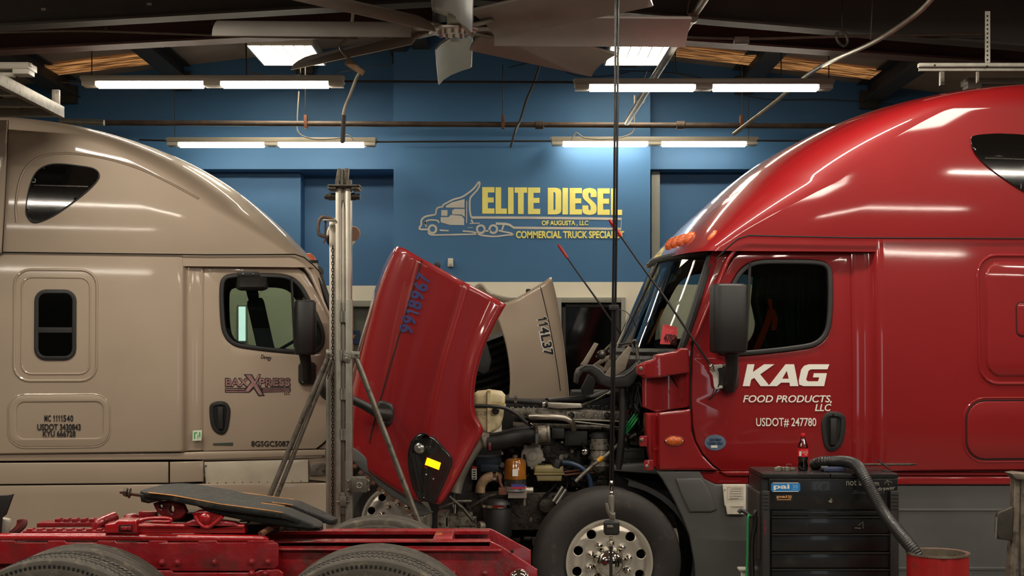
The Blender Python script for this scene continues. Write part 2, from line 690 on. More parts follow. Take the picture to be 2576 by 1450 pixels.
SIDEM = mat('darkened_side_wall', (70, 66, 58), 0.8, var=0.1, vscale=1)  # unseen walls darkened to keep pale reflections out of the truck paint
FRAMEG = mat('grey_door_frame_paint', (142, 142, 132), 0.5, var=0.05)
XL, XR, YB, YN = -14.0, 14.0, 18.6, -9.0
def roofz(x):
    return 5.88 - 0.118 * abs(x + 0.8)
struct(M().box((0, 4.8, -0.05), (28, 28, 0.1)).build('floor', FLOORM))
m = M()
n = 40
for (xa, xb) in ((XL, -0.8), (-0.8, XR)):
    rows = []
    for i in range(13):
        x = xa + (xb - xa) * i / 12
        rows.append([Vector((x, YN + (YB - YN) * k / n, roofz(x) - 0.02 * math.sin(k * 1.9) ** 2)) for k in range(n + 1)])
    m.grid(rows)
    rows2 = [[p + Vector((0, 0, 0.12)) for p in r] for r in rows]
    m.grid(rows2)
struct(m.build('ceiling', CEILM, angle=60))
struct(M().box((XL - 0.1, 4.8, 3), (0.2, 28, 6)).build('wall_left', SIDEM))
struct(M().box((XR + 0.1, 4.8, 3), (0.2, 28, 6)).build('wall_right', SIDEM))
m = M()
m.box((-7.5, -9.1, 3), (13.4, 0.2, 6)).box((9.2, -9.1, 3), (9.6, 0.2, 6)).box((1.5, -9.1, 5.0), (6.2, 0.2, 2.0))
struct(m.build('wall_near', SIDEM))
# back wall: proud centre panel, upper beam walls, recesses under the soffit
xa, xb = P(990, 0, 17.2).x, P(1636, 0, 17.2).x
zs = 4.21
m = M()
def wbox(m, x0, x1, y0, y1, z0, z1):
    return m.box(((x0 + x1) / 2, (y0 + y1) / 2, (z0 + z1) / 2), (x1 - x0, y1 - y0, z1 - z0))
dx0, dx1, dz = P(1412, 0, 17.2).x, P(1562, 0, 17.2).x, P(0, 762, 17.2).z
wbox(m, xa, dx0, 17.2, 18.6, 0, 6)
wbox(m, dx1, xb, 17.2, 18.6, 0, 6)
wbox(m, dx0, dx1, 17.2, 18.6, dz, 6)
wbox(m, XL, xa, 17.55, 18.6, zs, 6)
wbox(m, xb, XR, 17.55, 18.6, zs, 6)
wbox(m, XL, -2.66, 17.9, 18.6, 0, zs)
ldx0, ldx1 = P(888, 0, 18.25).x, P(960, 0, 18.25).x
ldz = P(0, 772, 18.25).z
wbox(m, -2.66, ldx0, 18.25, 18.6, 0, zs)
wbox(m, ldx1, xa, 18.25, 18.6, 0, zs)
wbox(m, ldx0, ldx1, 18.25, 18.6, ldz, zs)
wbox(m, xb, XR, 17.95, 18.6, 0, zs)
struct(m.build('wall_back', WALLM))
# grey steel column beside the painted panel
pc = P(1645, 0, 17.75)
cxx = (P(1637, 0, 17.7).x + P(1656, 0, 17.7).x) / 2
m = M().box((cxx + 0.015, 17.78, 2.1), (0.105, 0.16, 4.2))
struct(m.build('trim_1', FRAMEG, bevel=0.006))
# dark doorway with framed glass under the painted panel
m = M()
fx0, fx1, fz = P(1400, 0, 17.17).x, P(1573, 0, 17.17).x, P(0, 749, 17.17).z
m.box(((fx0 + dx0) / 2, 17.19, fz / 2), (dx0 - fx0, 0.1, fz)).box(((dx1 + fx1) / 2, 17.19, fz / 2), (fx1 - dx1, 0.1, fz)).box(((dx0 + dx1) / 2, 17.19, (fz + dz) / 2), (dx1 - dx0 + 0.01, 0.1, fz - dz))
d1 = struct(m.build('door_1', FRAMEG, bevel=0.004))
M().box(((dx0 + dx1) / 2, 17.28, dz / 2), (dx1 - dx0, 0.02, dz)).build('door_glass', mat('dark_door_pane', (9, 10, 10), 0.06, 0, 1.0), d1)
m = M()
for xx in (dx0 + 0.03, dx1 - 0.03):
    m.box((xx, 17.26, dz / 2), (0.05, 0.04, dz))
m.box(((dx0 + dx1) / 2, 17.26, dz - 0.03), (dx1 - dx0, 0.04, 0.05)).box(((dx0 + dx1) / 2, 17.26, 1.02), (dx1 - dx0, 0.05, 0.05))
m.build('door_leaf_frame', mat('black_door_leaf', (24, 24, 24), 0.5), d1, bevel=0.003)
# second doorway behind the lifted hood
m = M()
f0, f1, f2 = P(872, 0, 18.2).x, P(968, 0, 18.2).x, P(0, 757, 18.2).z
m.box(((f0 + ldx0) / 2, 18.22, f2 / 2), (ldx0 - f0, 0.1, f2)).box(((ldx1 + f1) / 2, 18.22, f2 / 2), (f1 - ldx1, 0.1, f2)).box(((ldx0 + ldx1) / 2, 18.22, (f2 + ldz) / 2), (ldx1 - ldx0, 0.1, f2 - ldz))
d2 = struct(m.build('door_2', FRAMEG, bevel=0.004))
m = M().box(((ldx0 + ldx1) / 2, 18.34, ldz / 2), (ldx1 - ldx0, 0.04, ldz))
m.build('door_leaf', mat('grey_green_door', (96, 98, 88), 0.5), d2)
# bright narrow window seen through the beige cab
m = M()
a, b_ = P(601, 772, 17.88), P(618, 858, 17.88)
m.box(((a.x + b_.x) / 2, 17.885, (a.z + b_.z) / 2), (b_.x - a.x, 0.02, a.z - b_.z))
w1 = struct(M().box(((a.x + b_.x) / 2, 17.885, (a.z + b_.z) / 2), (b_.x - a.x + 0.04, 0.03, a.z - b_.z + 0.04)).build('window_1', FRAMEG))
M().box(((a.x + b_.x) / 2, 17.865, (a.z + b_.z) / 2), (b_.x - a.x, 0.01, a.z - b_.z)).build('pane', mat('daylit_pane', (225, 240, 245), 0.3, emit=1.5), w1)

# poster with star on the far door
pst = thing('poster', 'small navy blue poster with a gold star on the grey door behind the red hood', 'poster', P(892, 868, 18.28))
m = M().pbox(880, 832, 905, 866, 18.28, 0.008)
m.build('sheet', mat('navy_poster', (30, 52, 92), 0.6), pst)
st = []
for k in range(10):
    r = 8 if k % 2 == 0 else 3.4
    st.append((888 + r * math.sin(PI * k / 5), 846 - r * math.cos(PI * k / 5)))
pslab(M(), st, 18.27, 0.004).build('star', mat('gold_star', (206, 150, 60), 0.5), pst, label='gold star')

# ---- painted wall sign
sign = thing('wall_sign', 'painted sign with yellow lettering and pale grey semi truck outline on the blue panel', 'sign', P(1310, 600, 17.19))
D = 17.196
def bigtext(m, body, x0, y0, x1, y1, st, bold, hgt=0, wid=0.82):
    return ptext(m, body, x0, y0, x1, y1, D, 0.005, bold=bold)
# block letters drawn as outlines, x advance in px
def block(m, shape, x0, y0, w_, h_, holes=()):
    pts = [(x0 + a * w_, y0 + b * h_) for a, b in shape]
    hs = [[(x0 + a * w_, y0 + b * h_) for a, b in h] for h in holes]
    pslab(m, pts, D, 0.005, 0, hs)
LE = [(0, 0), (1, 0), (1, .2), (.46, .2), (.46, .39), (.94, .39), (.94, .58), (.46, .58), (.46, .8), (1, .8), (1, 1), (0, 1)]
LL = [(0, 0), (.5, 0), (.5, .8), (1, .8), (1, 1), (0, 1)]
LI = [(0, 0), (1, 0), (1, 1), (0, 1)]
LT = [(0, 0), (1, 0), (1, .2), (.73, .2), (.73, 1), (.27, 1), (.27, .2), (0, .2)]
LD = [(0, 0), (.6, 0), (.85, .03), (.97, .09), (1, .18), (1, .82), (.97, .91), (.85, .97), (.6, 1), (0, 1)]
LDh = [(.42, .16), (.52, .17), (.57, .22), (.57, .78), (.52, .83), (.42, .84)]
LS = [(1, .34), (.58, .34), (.58, .2), (.5, .16), (.42, .2), (.42, .3), (.5, .38), (.85, .55), (.97, .64), (1, .75), (1, .84), (.95, .93), (.8, .98), (.5, 1.01), (.2, .98), (.05, .93), (0, .84), (0, .65), (.42, .65), (.42, .8), (.5, .84), (.58, .8), (.58, .7), (.5, .61), (.15, .44), (.03, .35), (0, .26), (0, .16), (.05, .07), (.2, .02), (.5, -.01), (.8, .02), (.95, .07), (1, .16)]
top = 471
hh = 67
ef = M()
for (sh, x0, x1, hs, dy) in ((LE, 1213, 1244, (), 0), (LL, 1246.5, 1275, (), .4), (LI, 1278, 1292, (), .6), (LT, 1294.5, 1326, (), .8), (LE, 1328, 1359, (), 1),
                             (LD, 1378, 1412, (LDh,), 1.6), (LI, 1415, 1429, (), 2), (LE, 1433, 1464, (), 2.2), (LS, 1465, 1501, (), 2.6), (LE, 1503, 1534, (), 3), (LL, 1537, 1565, (), 3.4)):
    block(ef, sh, x0, top + dy, x1 - x0, hh, hs)
ef.build('main_lettering', YEL, sign, label='large yellow block letters')
m = M()
ptext(m, 'OF AUGUSTA , LLC', 1363, 555, 1480, 569.5, D, 0.004, bold=0.03)
m.build('middle_lettering', YEL, sign)
m = M()
ptext(m, 'COMMERCIAL TRUCK SPECIALIST', 1298, 581.5, 1570, 600, D, 0.004, bold=0.035)
m.build('lower_lettering', YEL, sign)
def Z(x, y):   # zoom-view coordinates to px
    return (1000 + x / 3.963, 430 + y / 3.963)
def stroke(m, pts, w_, closed=False, sm=4):
    q = [P(Z(*p)[0], Z(*p)[1], D) for p in pts]
    if sm:
        q = cr(q, sm, closed)
    # flat ribbon
    n = len(q)
    rows = []
    hw = w_ / 3.963 / 2 * D / F
    for i in range(n):
        a = q[i - 1] if (i > 0 or closed) else q[i]
        b = q[(i + 1) % n] if (i < n - 1 or closed) else q[i]
        t = (b - a).normalized()
        nn = Vector((-t.z, 0, t.x)) * hw
        rows.append([q[i] + nn + Vector((0, 0.004, 0)), q[i] + nn, q[i] - nn, q[i] - nn + Vector((0, 0.004, 0))])
    if closed:
        rows.append(rows[0])
    m.grid(rows)
m = M()
stroke(m, [(735, 465), (722, 400), (722, 285), (745, 245), (790, 195), (815, 150), (818, 115), (805, 118), (770, 165), (720, 210), (640, 262), (560, 285), (500, 315), (455, 340), (450, 358), (420, 362), (390, 380), (382, 432)], 17)
stroke(m, [(382, 436), (330, 445), (275, 458), (240, 490), (236, 540), (222, 560), (225, 582), (300, 584)], 18)
stroke(m, [(735, 466), (1300, 468), (1800, 474), (2232, 480), (2228, 580), (1800, 574), (1160, 568), (1120, 540), (1080, 530), (980, 526)], 24, sm=0)
stroke(m, [(305, 600), (320, 632), (380, 640), (600, 636), (785, 630), (760, 612), (650, 600)], 15)
stroke(m, [(790, 625), (850, 645), (970, 655), (1100, 640), (1150, 640), (1130, 622), (1060, 608), (1010, 595)], 16)
stroke(m, [(870, 600), (920, 600)], 16, sm=0)
stroke(m, [(820, 522), (720, 525)], 10, sm=0)
stroke(m, [(735, 488), (752, 520)], 16, sm=0)
stroke(m, [(270, 540), (290, 500), (340, 490), (400, 498), (412, 520)], 16)
stroke(m, [(285, 560), (275, 500)], 14, sm=0)
stroke(m, [(1060, 540), (1040, 590)], 18, sm=0)
stroke(m, [(420, 592), (510, 598)], 14, sm=0)
stroke(m, [(690, 300), (690, 350), (688, 520)], 9, sm=0)
stroke(m, [(700, 567), (750, 567)], 6, sm=0)
for (cx_, r_) in ((348, 38), (830, 38), (955, 38)):
    cy_ = 582
    stroke(m, [(cx_ + r_ * math.cos(k * PI / 12), cy_ + r_ * math.sin(k * PI / 12)) for k in range(24)], 22, True, 1)
for poly, hs in (([(480, 352), (540, 315), (668, 282), (668, 368), (482, 366)], ()),
             ([(436, 392), (498, 392), (498, 448), (436, 448)], ()),
             ([(545, 395), (570, 380), (670, 380), (670, 460), (640, 438), (545, 436)], ()),
             ([(430, 462), (510, 462), (530, 440), (640, 448), (664, 480), (664, 542), (520, 540), (430, 512)], ())):
    pslab(m, [Z(*p) for p in poly], D, 0.004)
m.build('truck_outline', LOGOG, sign, label='pale grey painted outline of a semi truck')

# white sensor on wall
sn = thing('wall_sensor', 'small white plastic sensor box on the blue panel above the red hood', 'sensor', P(1133, 672, 17.2))
M().pbox(1126, 650, 1140, 672, 17.14, 0.06).build('housing', mat('white_plastic', (205, 202, 190), 0.4), sn, bevel=0.012, seg=3)
M().pbox(1129, 663, 1137, 669, 17.135, 0.01).build('sensor_lens', mat('milky_lens', (176, 172, 160), 0.3), sn, bevel=0.002)

# ---- roof steel
def ibeam(m, a, b, depth_, flange, t=0.02):
    """I-section along a->b; a, b are points on its lower flange centre"""
    a = Vector(a); b = Vector(b)
    d = (b - a)
    L = d.length
    R = d.to_track_quat('X', 'Z').to_matrix()
    c = (a + b) / 2
    up = R @ Vector((0, 0, 1))
    m.box(c + up * t / 2, (L, flange, t), R)
    m.box(c + up * depth_ / 2, (L, t * 0.6, depth_), R)
    m.box(c + up * (depth_ - t / 2), (L, flange, t), R)
rb = thing('roof_beam', 'dark maroon steel roof beam spanning behind the ceiling fan', 'beam', (-1.1, 12.5, 4.8))
m = M()
yb = 12.55
ra = P(-160, 142, yb); rr = P(1180, 72, yb); re = P(2760, 180, yb)
ibeam(m, ra, rr, 0.62, 0.22)
ibeam(m, rr, re, 0.62, 0.22)
m.box(rr + Vector((0, 0, 0.3)), (0.03, 0.24, 0.62))
m.build('rafter', BEAMR, rb)
m = M()
for (a, b) in ((P(-160, 142, yb), P(1180, 72, yb)), (P(1180, 72, yb), P(2760, 180, yb))):
    for k in range(5):
        q = a.lerp(b, (k + 0.6) / 5)
        m.cyl(q + Vector((0, -0.03, 0.16)), q + Vector((0, -0.005, 0.16)), 0.018, 8)
m.build('bolt', STEEL, rb, split=True)
rb2 = thing('roof_beam', 'dark grey steel roof beam in front of the maroon beam', 'beam', (-1.1, 11.9, 4.9))
m = M()
yb = 11.9
ibeam(m, P(-200, 84, yb), P(1180, 6, yb), 0.6, 0.2)
ibeam(m, P(1180, 6, yb), P(2800, 142, yb), 0.6, 0.2)
m.build('rafter', BEAMD, rb2)
m = M()
for px, py in ((375, 10), (109, 23)):
    m.pbox(px - 6, py - 3, px + 6, py + 3, 11.78, 0.012)
m.build('label_tag', mat('pale_tag', (150, 144, 130), 0.6), rb2, bevel=0.002, label='small pale tags on the web')
pur = []
for i, (X, lab) in enumerate(((-5.45, 'dark roof purlin running back over the beige truck, outermost on its side'),
                (-4.05, 'dark roof purlin crossing the glowing skylight above the beige truck'),
                (-2.54, 'dark roof purlin ending above the rear wall beside the tilted high bay lamp'),
                (-1.38, 'dark stub of roof purlin above the wall, just behind the pale fan blades'),
                (-1.1, 'short dark purlin end on the wall under the end of a pale fan blade'),
                (-0.09, 'dark purlin end on the wall under the fan hub plate'),
                (0.36, 'dark purlin end with a hanging rod, under the brown fan blades'),
                (1.4, 'dark purlin end just below the high bay lamp that the conduit crosses'),
                (2.85, 'dark roof purlin splitting the long skylight above the red truck'),
                (4.38, 'dark roof purlin over the red truck cab roof, outermost on its side'))):
    t = thing('roof_purlin', lab, 'roof purlin', (X, 15, roofz(X) - 0.25), 'purlins under the roof sheeting')
    m = M()
    w_ = 0.2 if abs(X + 1.3) < 0.4 or X > -0.5 and X < 2 else 0.24
    z0 = roofz(X) - 0.02
    zb = min(z0 - 0.2, 5.62) if abs(X) < 2.6 else z0 - 0.22
    m.box((X, 14.9, (z0 + zb) / 2), (0.015, 5.2, z0 - zb))
    m.box((X + w_ / 2 - .1, 14.9, zb), (w_, 5.2, 0.012)).box((X - w_ / 2 + .1, 14.9, z0 - 0.006), (w_, 5.2, 0.012))
    m.build('web', BEAMD, t)
    M().box((X, 17.45, zb + 0.02), (w_ * 0.9, 0.12, 0.22)).build('end_bracket', BEAMD, t, bevel=0.004)
# glowing corrugated skylight strips
def sky_mat():
    m = bpy.data.materials.new('daylit_fibreglass')
    m.use_nodes = True
    nt = m.node_tree
    b = nt.nodes['Principled BSDF']
    b.inputs['Base Color'].default_value = lin((120, 90, 60))
    b.inputs['Roughness'].default_value = 0.7
    tc = nt.nodes.new('ShaderNodeTexCoord')
    mp = nt.nodes.new('ShaderNodeMapping')
    mp.inputs['Scale'].default_value = (1.6, 46, 1)
    nt.links.new(tc.outputs['Object'], mp.inputs[0])
    n1 = nt.nodes.new('ShaderNodeTexNoise')
    n1.inputs['Scale'].default_value = 1.6
    n1.inputs['Detail'].default_value = 10
    n1.inputs['Roughness'].default_value = 0.5
    nt.links.new(mp.outputs[0], n1.inputs['Vector'])
    r = nt.nodes.new('ShaderNodeValToRGB')
    r.color_ramp.elements[0].position = 0.42
    r.color_ramp.elements[0].color = lin((58, 32, 18))
    r.color_ramp.elements[1].position = 0.62
    r.color_ramp.elements[1].color = lin((214, 150, 88))
    nt.links.new(n1.outputs[0], r.inputs[0])
    nt.links.new(r.outputs[0], b.inputs['Emission Color'])
    b.inputs['Emission Strength'].default_value = 0.5
    return m
SKYM = sky_mat()
for (x0, x1, nm, lab) in ((-5.6, -4.1, 'a', 'glowing amber corrugated skylight strip above the beige truck'),
                     (1.95, 4.3, 'b', 'glowing amber corrugated skylight strip above the red truck')):
    m = M()
    rows = []
    for i in range(41):
        yy = 16.55 + 0.55 * i / 40
        zz = 0.012 * math.cos(i * PI / 2.5)
        rows.append([Vector((x0, yy, roofz(x0) - 0.045 + zz)), Vector((x1, yy, roofz(x1) - 0.045 + zz))])
    m.grid(rows)
    tag(m.build('skylight_panel', SKYM), lab, 'skylight', 'skylight strips')

# ---- fluorescent fixtures
def fixture(px0, px1, py, d, lab, lit=True, dy=0.0):
    s = F / d
    zc = CZ + (HY - py) / s
    x0, x1 = (px0 - CX) / s, (px1 - CX) / s
    t = thing('fluorescent_fixture', lab, 'light fixture', ((x0 + x1) / 2, d, zc), 'fluorescent tube fixtures')
    L = x1 - x0
    xm = (x0 + x1) / 2
    M().box((xm, d + 0.01, zc + 0.045), (L, 0.21, 0.055)).build('housing', mat('grey_enamel_housing', (150, 143, 128), 0.45, 0.1), t, bevel=0.006)
    for xx in (x0 + 0.07, xm, x1 - 0.07):
        m = M()
        m.box((xx, d - 0.01, zc + 0.0), (0.13 if xx != xm else 0.16, 0.16, 0.045))
        m.box((xx, d - 0.06, zc + 0.055), (0.17, 0.03, 0.03))
        m.build('socket', SOCK, t, bevel=0.006)
    for (a, b) in ((x0 + 0.14, xm - 0.09), (xm + 0.09, x1 - 0.14)):
        for yy in (0.0,):
            M().cyl((a, d + yy, zc - 0.012), (b, d + yy, zc - 0.012), 0.025, 14, 0.006).build('tube', TUBE if lit else SOCK, t)
    return t
fixture(210, 865, 213, 13.3, 'long fluorescent fixture just under the roof beam above the beige truck')
fixture(423, 946, 364, 16.7, 'long fluorescent fixture near the wall above the steel post')
fixture(1445, 2092, 221, 13.3, 'long fluorescent fixture crossed by the grey conduit above the red truck')
fixture(1387, 1904, 362, 16.95, 'long fluorescent fixture glowing on the blue panel beside the sign')
fixture(-420, 82, 184, 11.6, 'unlit fluorescent fixture end poking in above the raised bay door', False)
fixture(2426, 2960, 220, 13.3, 'unlit fluorescent fixture half hidden by the red truck roof', False)
# high-bay lamps
def highbay(x0, x1, y0, y1, z, lab, n=6):
    t = thing('high_bay_lamp', lab, 'lamp', ((x0 + x1) / 2, (y0 + y1) / 2, z), 'high bay lamps')
    m = M()
    xm, ym = (x0 + x1) / 2, (y0 + y1) / 2
    m.box((xm, ym, z + 0.05), (x1 - x0, y1 - y0, 0.02))
    for xx in (x0, x1):
        m.box((xx, ym, z + 0.0), (0.02, y1 - y0, 0.10))
    for yy in (y0, y1):
        m.box((xm, yy, z + 0.0), (x1 - x0, 0.03, 0.10))
    m.build('reflector', REFL, t, bevel=0.003)
    for k in range(n):
        xx = x0 + (x1 - x0) * (k + 0.5) / n
        M().cyl((xx, y0 + 0.04, z + 0.012), (xx, y1 - 0.04, z + 0.012), 0.026, 10).build('tube', TUBEH, t)
    m = M()
    for k in range(1, n):
        xx = x0 + (x1 - x0) * k / n
        m.box((xx, ym, z + 0.015), (0.012, y1 - y0, 0.04))
    m.build('divider', REFL, t)
    m = M()
    for xx in (x0 + 0.05, x1 - 0.05):
        m.tube([(xx, ym, z + 0.06), (xx, ym, roofz(xx))], 0.004, 6)
    m.build('hanger', WIREM, t, split=True)
highbay(-2.86, -2.15, 15.3, 16.4, 5.31, 'bright six-tube high bay lamp on the beige truck side of the fan')
highbay(1.065, 1.775, 15.3, 16.4, 5.31, 'bright high bay lamp partly hidden by a brown fan blade and conduit')

# ---- ceiling fan
fan = thing('ceiling_fan', 'huge eight-blade sheet metal ceiling fan with a silver hub plate', 'ceiling fan', (-0.455, 11.0, 4.48))
FH = Vector((-0.455, 11.0, 4.48))
FANM = mat('fan_blade_aluminium', (178, 174, 167), 0.36, 0.5, var=0.08, vscale=3)
for k in range(8):
    a = math.radians(2 + 45 * k)
    dr = Vector((math.cos(a), math.sin(a), 0))
    tg = Vector((-math.sin(a), math.cos(a), 0))
    rows = []
    prof = [(-0.15, 0.0), (-0.145, 0.014), (-0.10, 0.028), (-0.03, 0.032), (0.05, 0.024), (0.11, 0.008), (0.15, -0.025), (0.147, -0.032), (0.10, -0.008), (0.03, 0.004), (-0.06, 0.002), (-0.14, -0.008)]
    for r_ in (0.32, 0.33, 0.9, 1.5, 1.82, 1.83):
        wsc = 1.0 if 0.325 < r_ < 1.825 else 0.96
        pit = math.radians(-24)
        row = []
        for (c_, h_) in prof:
            cc = c_ * wsc * 1.15
            row.append(FH + dr * r_ + tg * (cc * math.cos(pit) - h_ * math.sin(pit)) + Vector((0, 0, cc * math.sin(pit) + h_ * math.cos(pit))))
        rows.append(row)
    m = M().grid(rows, True)
    m.f.append(tuple(range(len(prof))))
    m.f.append(tuple(range(5 * len(prof), 6 * len(prof))))
    m.build('blade', FANM, fan)
    M().box(FH + dr * 0.27, (0.34, 0.09, 0.012), Matrix.Rotation(a, 3, 'Z')).build('blade_bracket', GALV, fan, bevel=0.002)
m = M().lathe([(0.0, -0.03), (0.19, -0.03), (0.2, -0.02), (0.2, -0.005), (0.0, 0.0)], FH, (0, 0, 1), 6)
m.build('hub_plate', ALU, fan)
m = M()
for k in range(12):
    a = k * 2 * PI / 12
    m.cyl(FH + Vector((0.11 * math.cos(a), 0.11 * math.sin(a), -0.055)), FH + Vector((0.11 * math.cos(a), 0.11 * math.sin(a), -0.03)), 0.012, 6)
m.build('bolt', CHROME, fan, split=True)
M().lathe([(0.13, 0.0), (0.16, 0.02), (0.16, 0.16), (0.1, 0.2), (0.06, 0.22)], FH, (0, 0, 1), 28).build('motor', BLACKP, fan)
m = M().box(FH + Vector((-0.02, 0, 0.32)), (0.16, 0.16, 0.3))
m.build('gearbox', DKSTEEL, fan, bevel=0.01)
m = M().box(FH + Vector((0.13, -0.02, 0.5)), (0.05, 0.05, 0.9)).box(FH + Vector((-0.09, 0.02, 0.62)), (0.05, 0.05, 1.1))
m.build('hanger_post', GALV, fan, bevel=0.004, split=True)
m = M()
m.tube([P(1085, -40, 10.6), P(1190, 92, 10.86)], 0.022, 6)
m.build('safety_strut', ALU, fan)

# ---- pipes, conduit, cables
m = M()
m.cyl(P(262, 309, 16.3), P(2250, 318, 16.3), 0.032, 16)
sp_ = thing('overhead_pipe', 'rusty brown horizontal pipe running across under the upper blue wall', 'pipe', P(1288, 317, 16.3))
m.build('pipe', PIPEM, sp_)
for px in (1357, 1712):
    M().lathe([(0.035, -0.05), (0.046, -0.045), (0.046, 0.045), (0.035, 0.05)], P(px, 315, 16.3), (1, 0, 0), 14).build('coupling', PIPEM, sp_)
m = M()
for px in (768, 1265, 1867):
    m.ptube([(px, 162, 16.3), (px, 318, 16.3)], 0.006, 6)
m.build('hanger_rod', WIREM, sp_, split=True)
m = M()
for px in (768, 1265, 1867):
    m.pbox(px - 4, 289, px + 4, 322, 16.24, 0.1)
m.build('rod_clamp', RUST, sp_, bevel=0.004, split=True)
tag(M().cyl(P(150, 305, 15.6), P(262, 309, 15.6), 0.034, 16).build('unlit_tube_housing', GALV), 'pale grey stub of conduit housing just behind the beige roof', 'conduit')
tag(M().cyl(P(866, 205, 13.36), P(1447, 207, 13.36), 0.011, 8).build('conduit_rod', WIREM), 'thin dark rod joining the two fluorescent fixtures nearer the beam', 'conduit', 'rods between fixtures')
tag(M().cyl(P(946, 357, 16.75), P(1387, 355, 16.75), 0.011, 8).build('conduit_rod', WIREM), 'thin dark rod joining the two fluorescent fixtures near the wall', 'conduit', 'rods between fixtures')
tag(M().cyl(P(1904, 354, 16.75), P(2200, 356, 16.75), 0.011, 8).build('conduit_rod', WIREM), 'thin dark rod from the wall fixture to behind the red truck roof', 'conduit', 'rods between fixtures')
tag(M().cyl(P(150, 207, 13.36), P(212, 206, 13.36), 0.011, 8).build('conduit_rod', WIREM), 'short dark rod at the outer end of the fixture above the beige truck', 'conduit', 'rods between fixtures')
tag(M().cyl(P(350, 352, 16.75), P(424, 354, 16.75), 0.011, 8).build('conduit_rod', WIREM), 'short thin dark rod from the beige roof to the fixture near the wall', 'conduit', 'rods between fixtures')
t = thing('metal_conduit', 'thick grey metal conduit slanting down from the fan to the brown pipe', 'conduit', P(1660, 180, 12.5))
M().ptube([(2010, -330, 9.4), (1790, -30, 11.2), (1700, 110, 12.6), (1640, 205, 14.0), (1577, 308, 16.1)], 0.035, 14).build('conduit', CONDM, t)
for q in ((1742, 46, 11.8), (1612, 250, 14.9)):
    M().lathe([(0.036, -0.03), (0.045, -0.03), (0.045, 0.03), (0.036, 0.03)], P(*q), P(1577, 308, 16.1) - P(1790, -30, 11.2), 14).build('coupling', GALV, t)
m = M()
for q in ((1741, 10, 11.75), (1628, 200, 14.1)):
    p = P(*q)
    m.tube([p + Vector((0.0, 0, 0.08)), p + Vector((-0.03, 0, 0)), p + Vector((-0.04, 0, -0.08)), p + Vector((0.03, 0, -0.09)), p + Vector((0.05, 0, -0.02))], 0.005, 6)
m.build('hanger_clip', GALV, t, split=True)
def cable(nm, lab, pts, r, mt=WIREM, sm=6, cat='cable', grp=None):
    m = M()
    m.ptube(pts, r, 8, sm)
    return tag(m.build(nm, mt), lab, cat, grp)
t = thing('power_cable', 'taped brown power cord hanging from the roof to just above the steel post', 'cord', P(880, 200, 11.5))
M().ptube([(890, -290, 11.3), (888, -20, 11.3), (886, 50, 11.3), (874, 95, 11.3), (856, 118, 11.3), (880, 150, 11.3), (905, 175, 11.3), (895, 200, 11.3), (880, 240, 11.3), (868, 270, 11.3), (863, 300, 11.3), (861, 360, 11.3)], 0.013, 8, 6).build('cord', CONDM, t)
M().ptube([(870, 155, 11.3), (895, 172, 11.3), (915, 185, 11.3)], 0.024, 8).build('plug', HEATW, t, label='brown taped plug')
M().ptube([(865, 290, 11.28), (862, 358, 11.28)], 0.018, 8).build('sleeve', WIREM, t)
cable('power_cable', 'dark cord dangling from the purlins to just below the brown pipe', [(1362, 150, 15.8), (1345, 205, 15.8), (1325, 250, 15.8), (1308, 305, 15.8), (1296, 330, 15.7), (1284, 372, 15.7)], 0.013)
cable('power_cable', 'thin grey cable looping down from the lit high bay onto the fixture', [(752, 160, 14.5), (756, 175, 14.2), (750, 188, 13.8), (700, 192, 13.4), (650, 185, 13.4), (622, 170, 13.4), (618, 60, 13.4)], 0.006, WIREG)
cable('power_cable', 'grey cable hanging down to the fixture near the wall beside the post', [(752, 230, 16.5), (748, 300, 16.5), (752, 335, 16.5), (790, 350, 16.5), (850, 348, 16.5), (875, 340, 16.5), (890, 356, 16.5)], 0.008, WIREG)
cable('power_cable', 'grey cable drooping along the top of the fixture under the conduit', [(1700, 100, 13.8), (1700, 170, 13.7), (1716, 192, 13.5), (1790, 201, 13.45), (1880, 197, 13.45), (1960, 200, 13.45), (2025, 206, 13.45)], 0.006, WIREG)
cable('power_cable', 'dark looped cable above the fixture that lights the blue panel', [(1438, 354, 16.6), (1450, 335, 16.6), (1475, 348, 16.6), (1540, 349, 16.6), (1590, 335, 16.6), (1596, 300, 16.6), (1596, 240, 16.6)], 0.008, WIREG)
cable('overhead_hose', 'long grey hose drooping across the roof above the red truck', [(2560, -290, 9.0), (2440, -110, 9.7), (2360, -20, 10.2), (2300, 40, 10.6), (2200, 105, 11.2), (2100, 150, 12.3), (2030, 190, 13.9), (1940, 265, 14.8), (1845, 338, 15.2)], 0.02, CONDM)
cable('hanging_wire', 'thin cord hanging from above to the drooping grey hose', [(2206, -230, 11.1), (2190, 100, 11.1)], 0.006, WIREM, 0)
cable('string_wire', 'thin pale wire strung along the top of the blue wall', [(850, 182, 17.3), (960, 165, 17.3), (1050, 153, 17.3), (1160, 158, 17.3), (1260, 155, 17.3)], 0.004, CONDM)
cable('string_wire', 'dark drooping wire along the wall top below the brown fan blades', [(1280, 170, 17.1), (1340, 158, 17.1), (1400, 170, 17.1), (1450, 190, 17.1), (1520, 192, 17.1), (1580, 182, 17.1)], 0.005, WIREM)
cable('string_wire', 'dark wire stretched across the wall over the red truck', [(1560, 178, 17.1), (1740, 190, 17.1), (1900, 246, 17.1), (2080, 250, 17.1), (2250, 262, 17.1)], 0.005, WIREM)
cable('roof_wiring', 'grey cable clipped along the maroon beam above the beige truck', [(0, 82, 11.75), (200, 78, 11.75), (400, 84, 11.75), (620, 92, 11.75), (900, 96, 11.75)], 0.009, PIPEM)
cable('roof_wiring', 'grey cable with junction box along the beam above the red truck', [(1690, 92, 11.75), (1870, 98, 11.75), (2120, 92, 11.75), (2480, 86, 11.75)], 0.012, PIPEM)
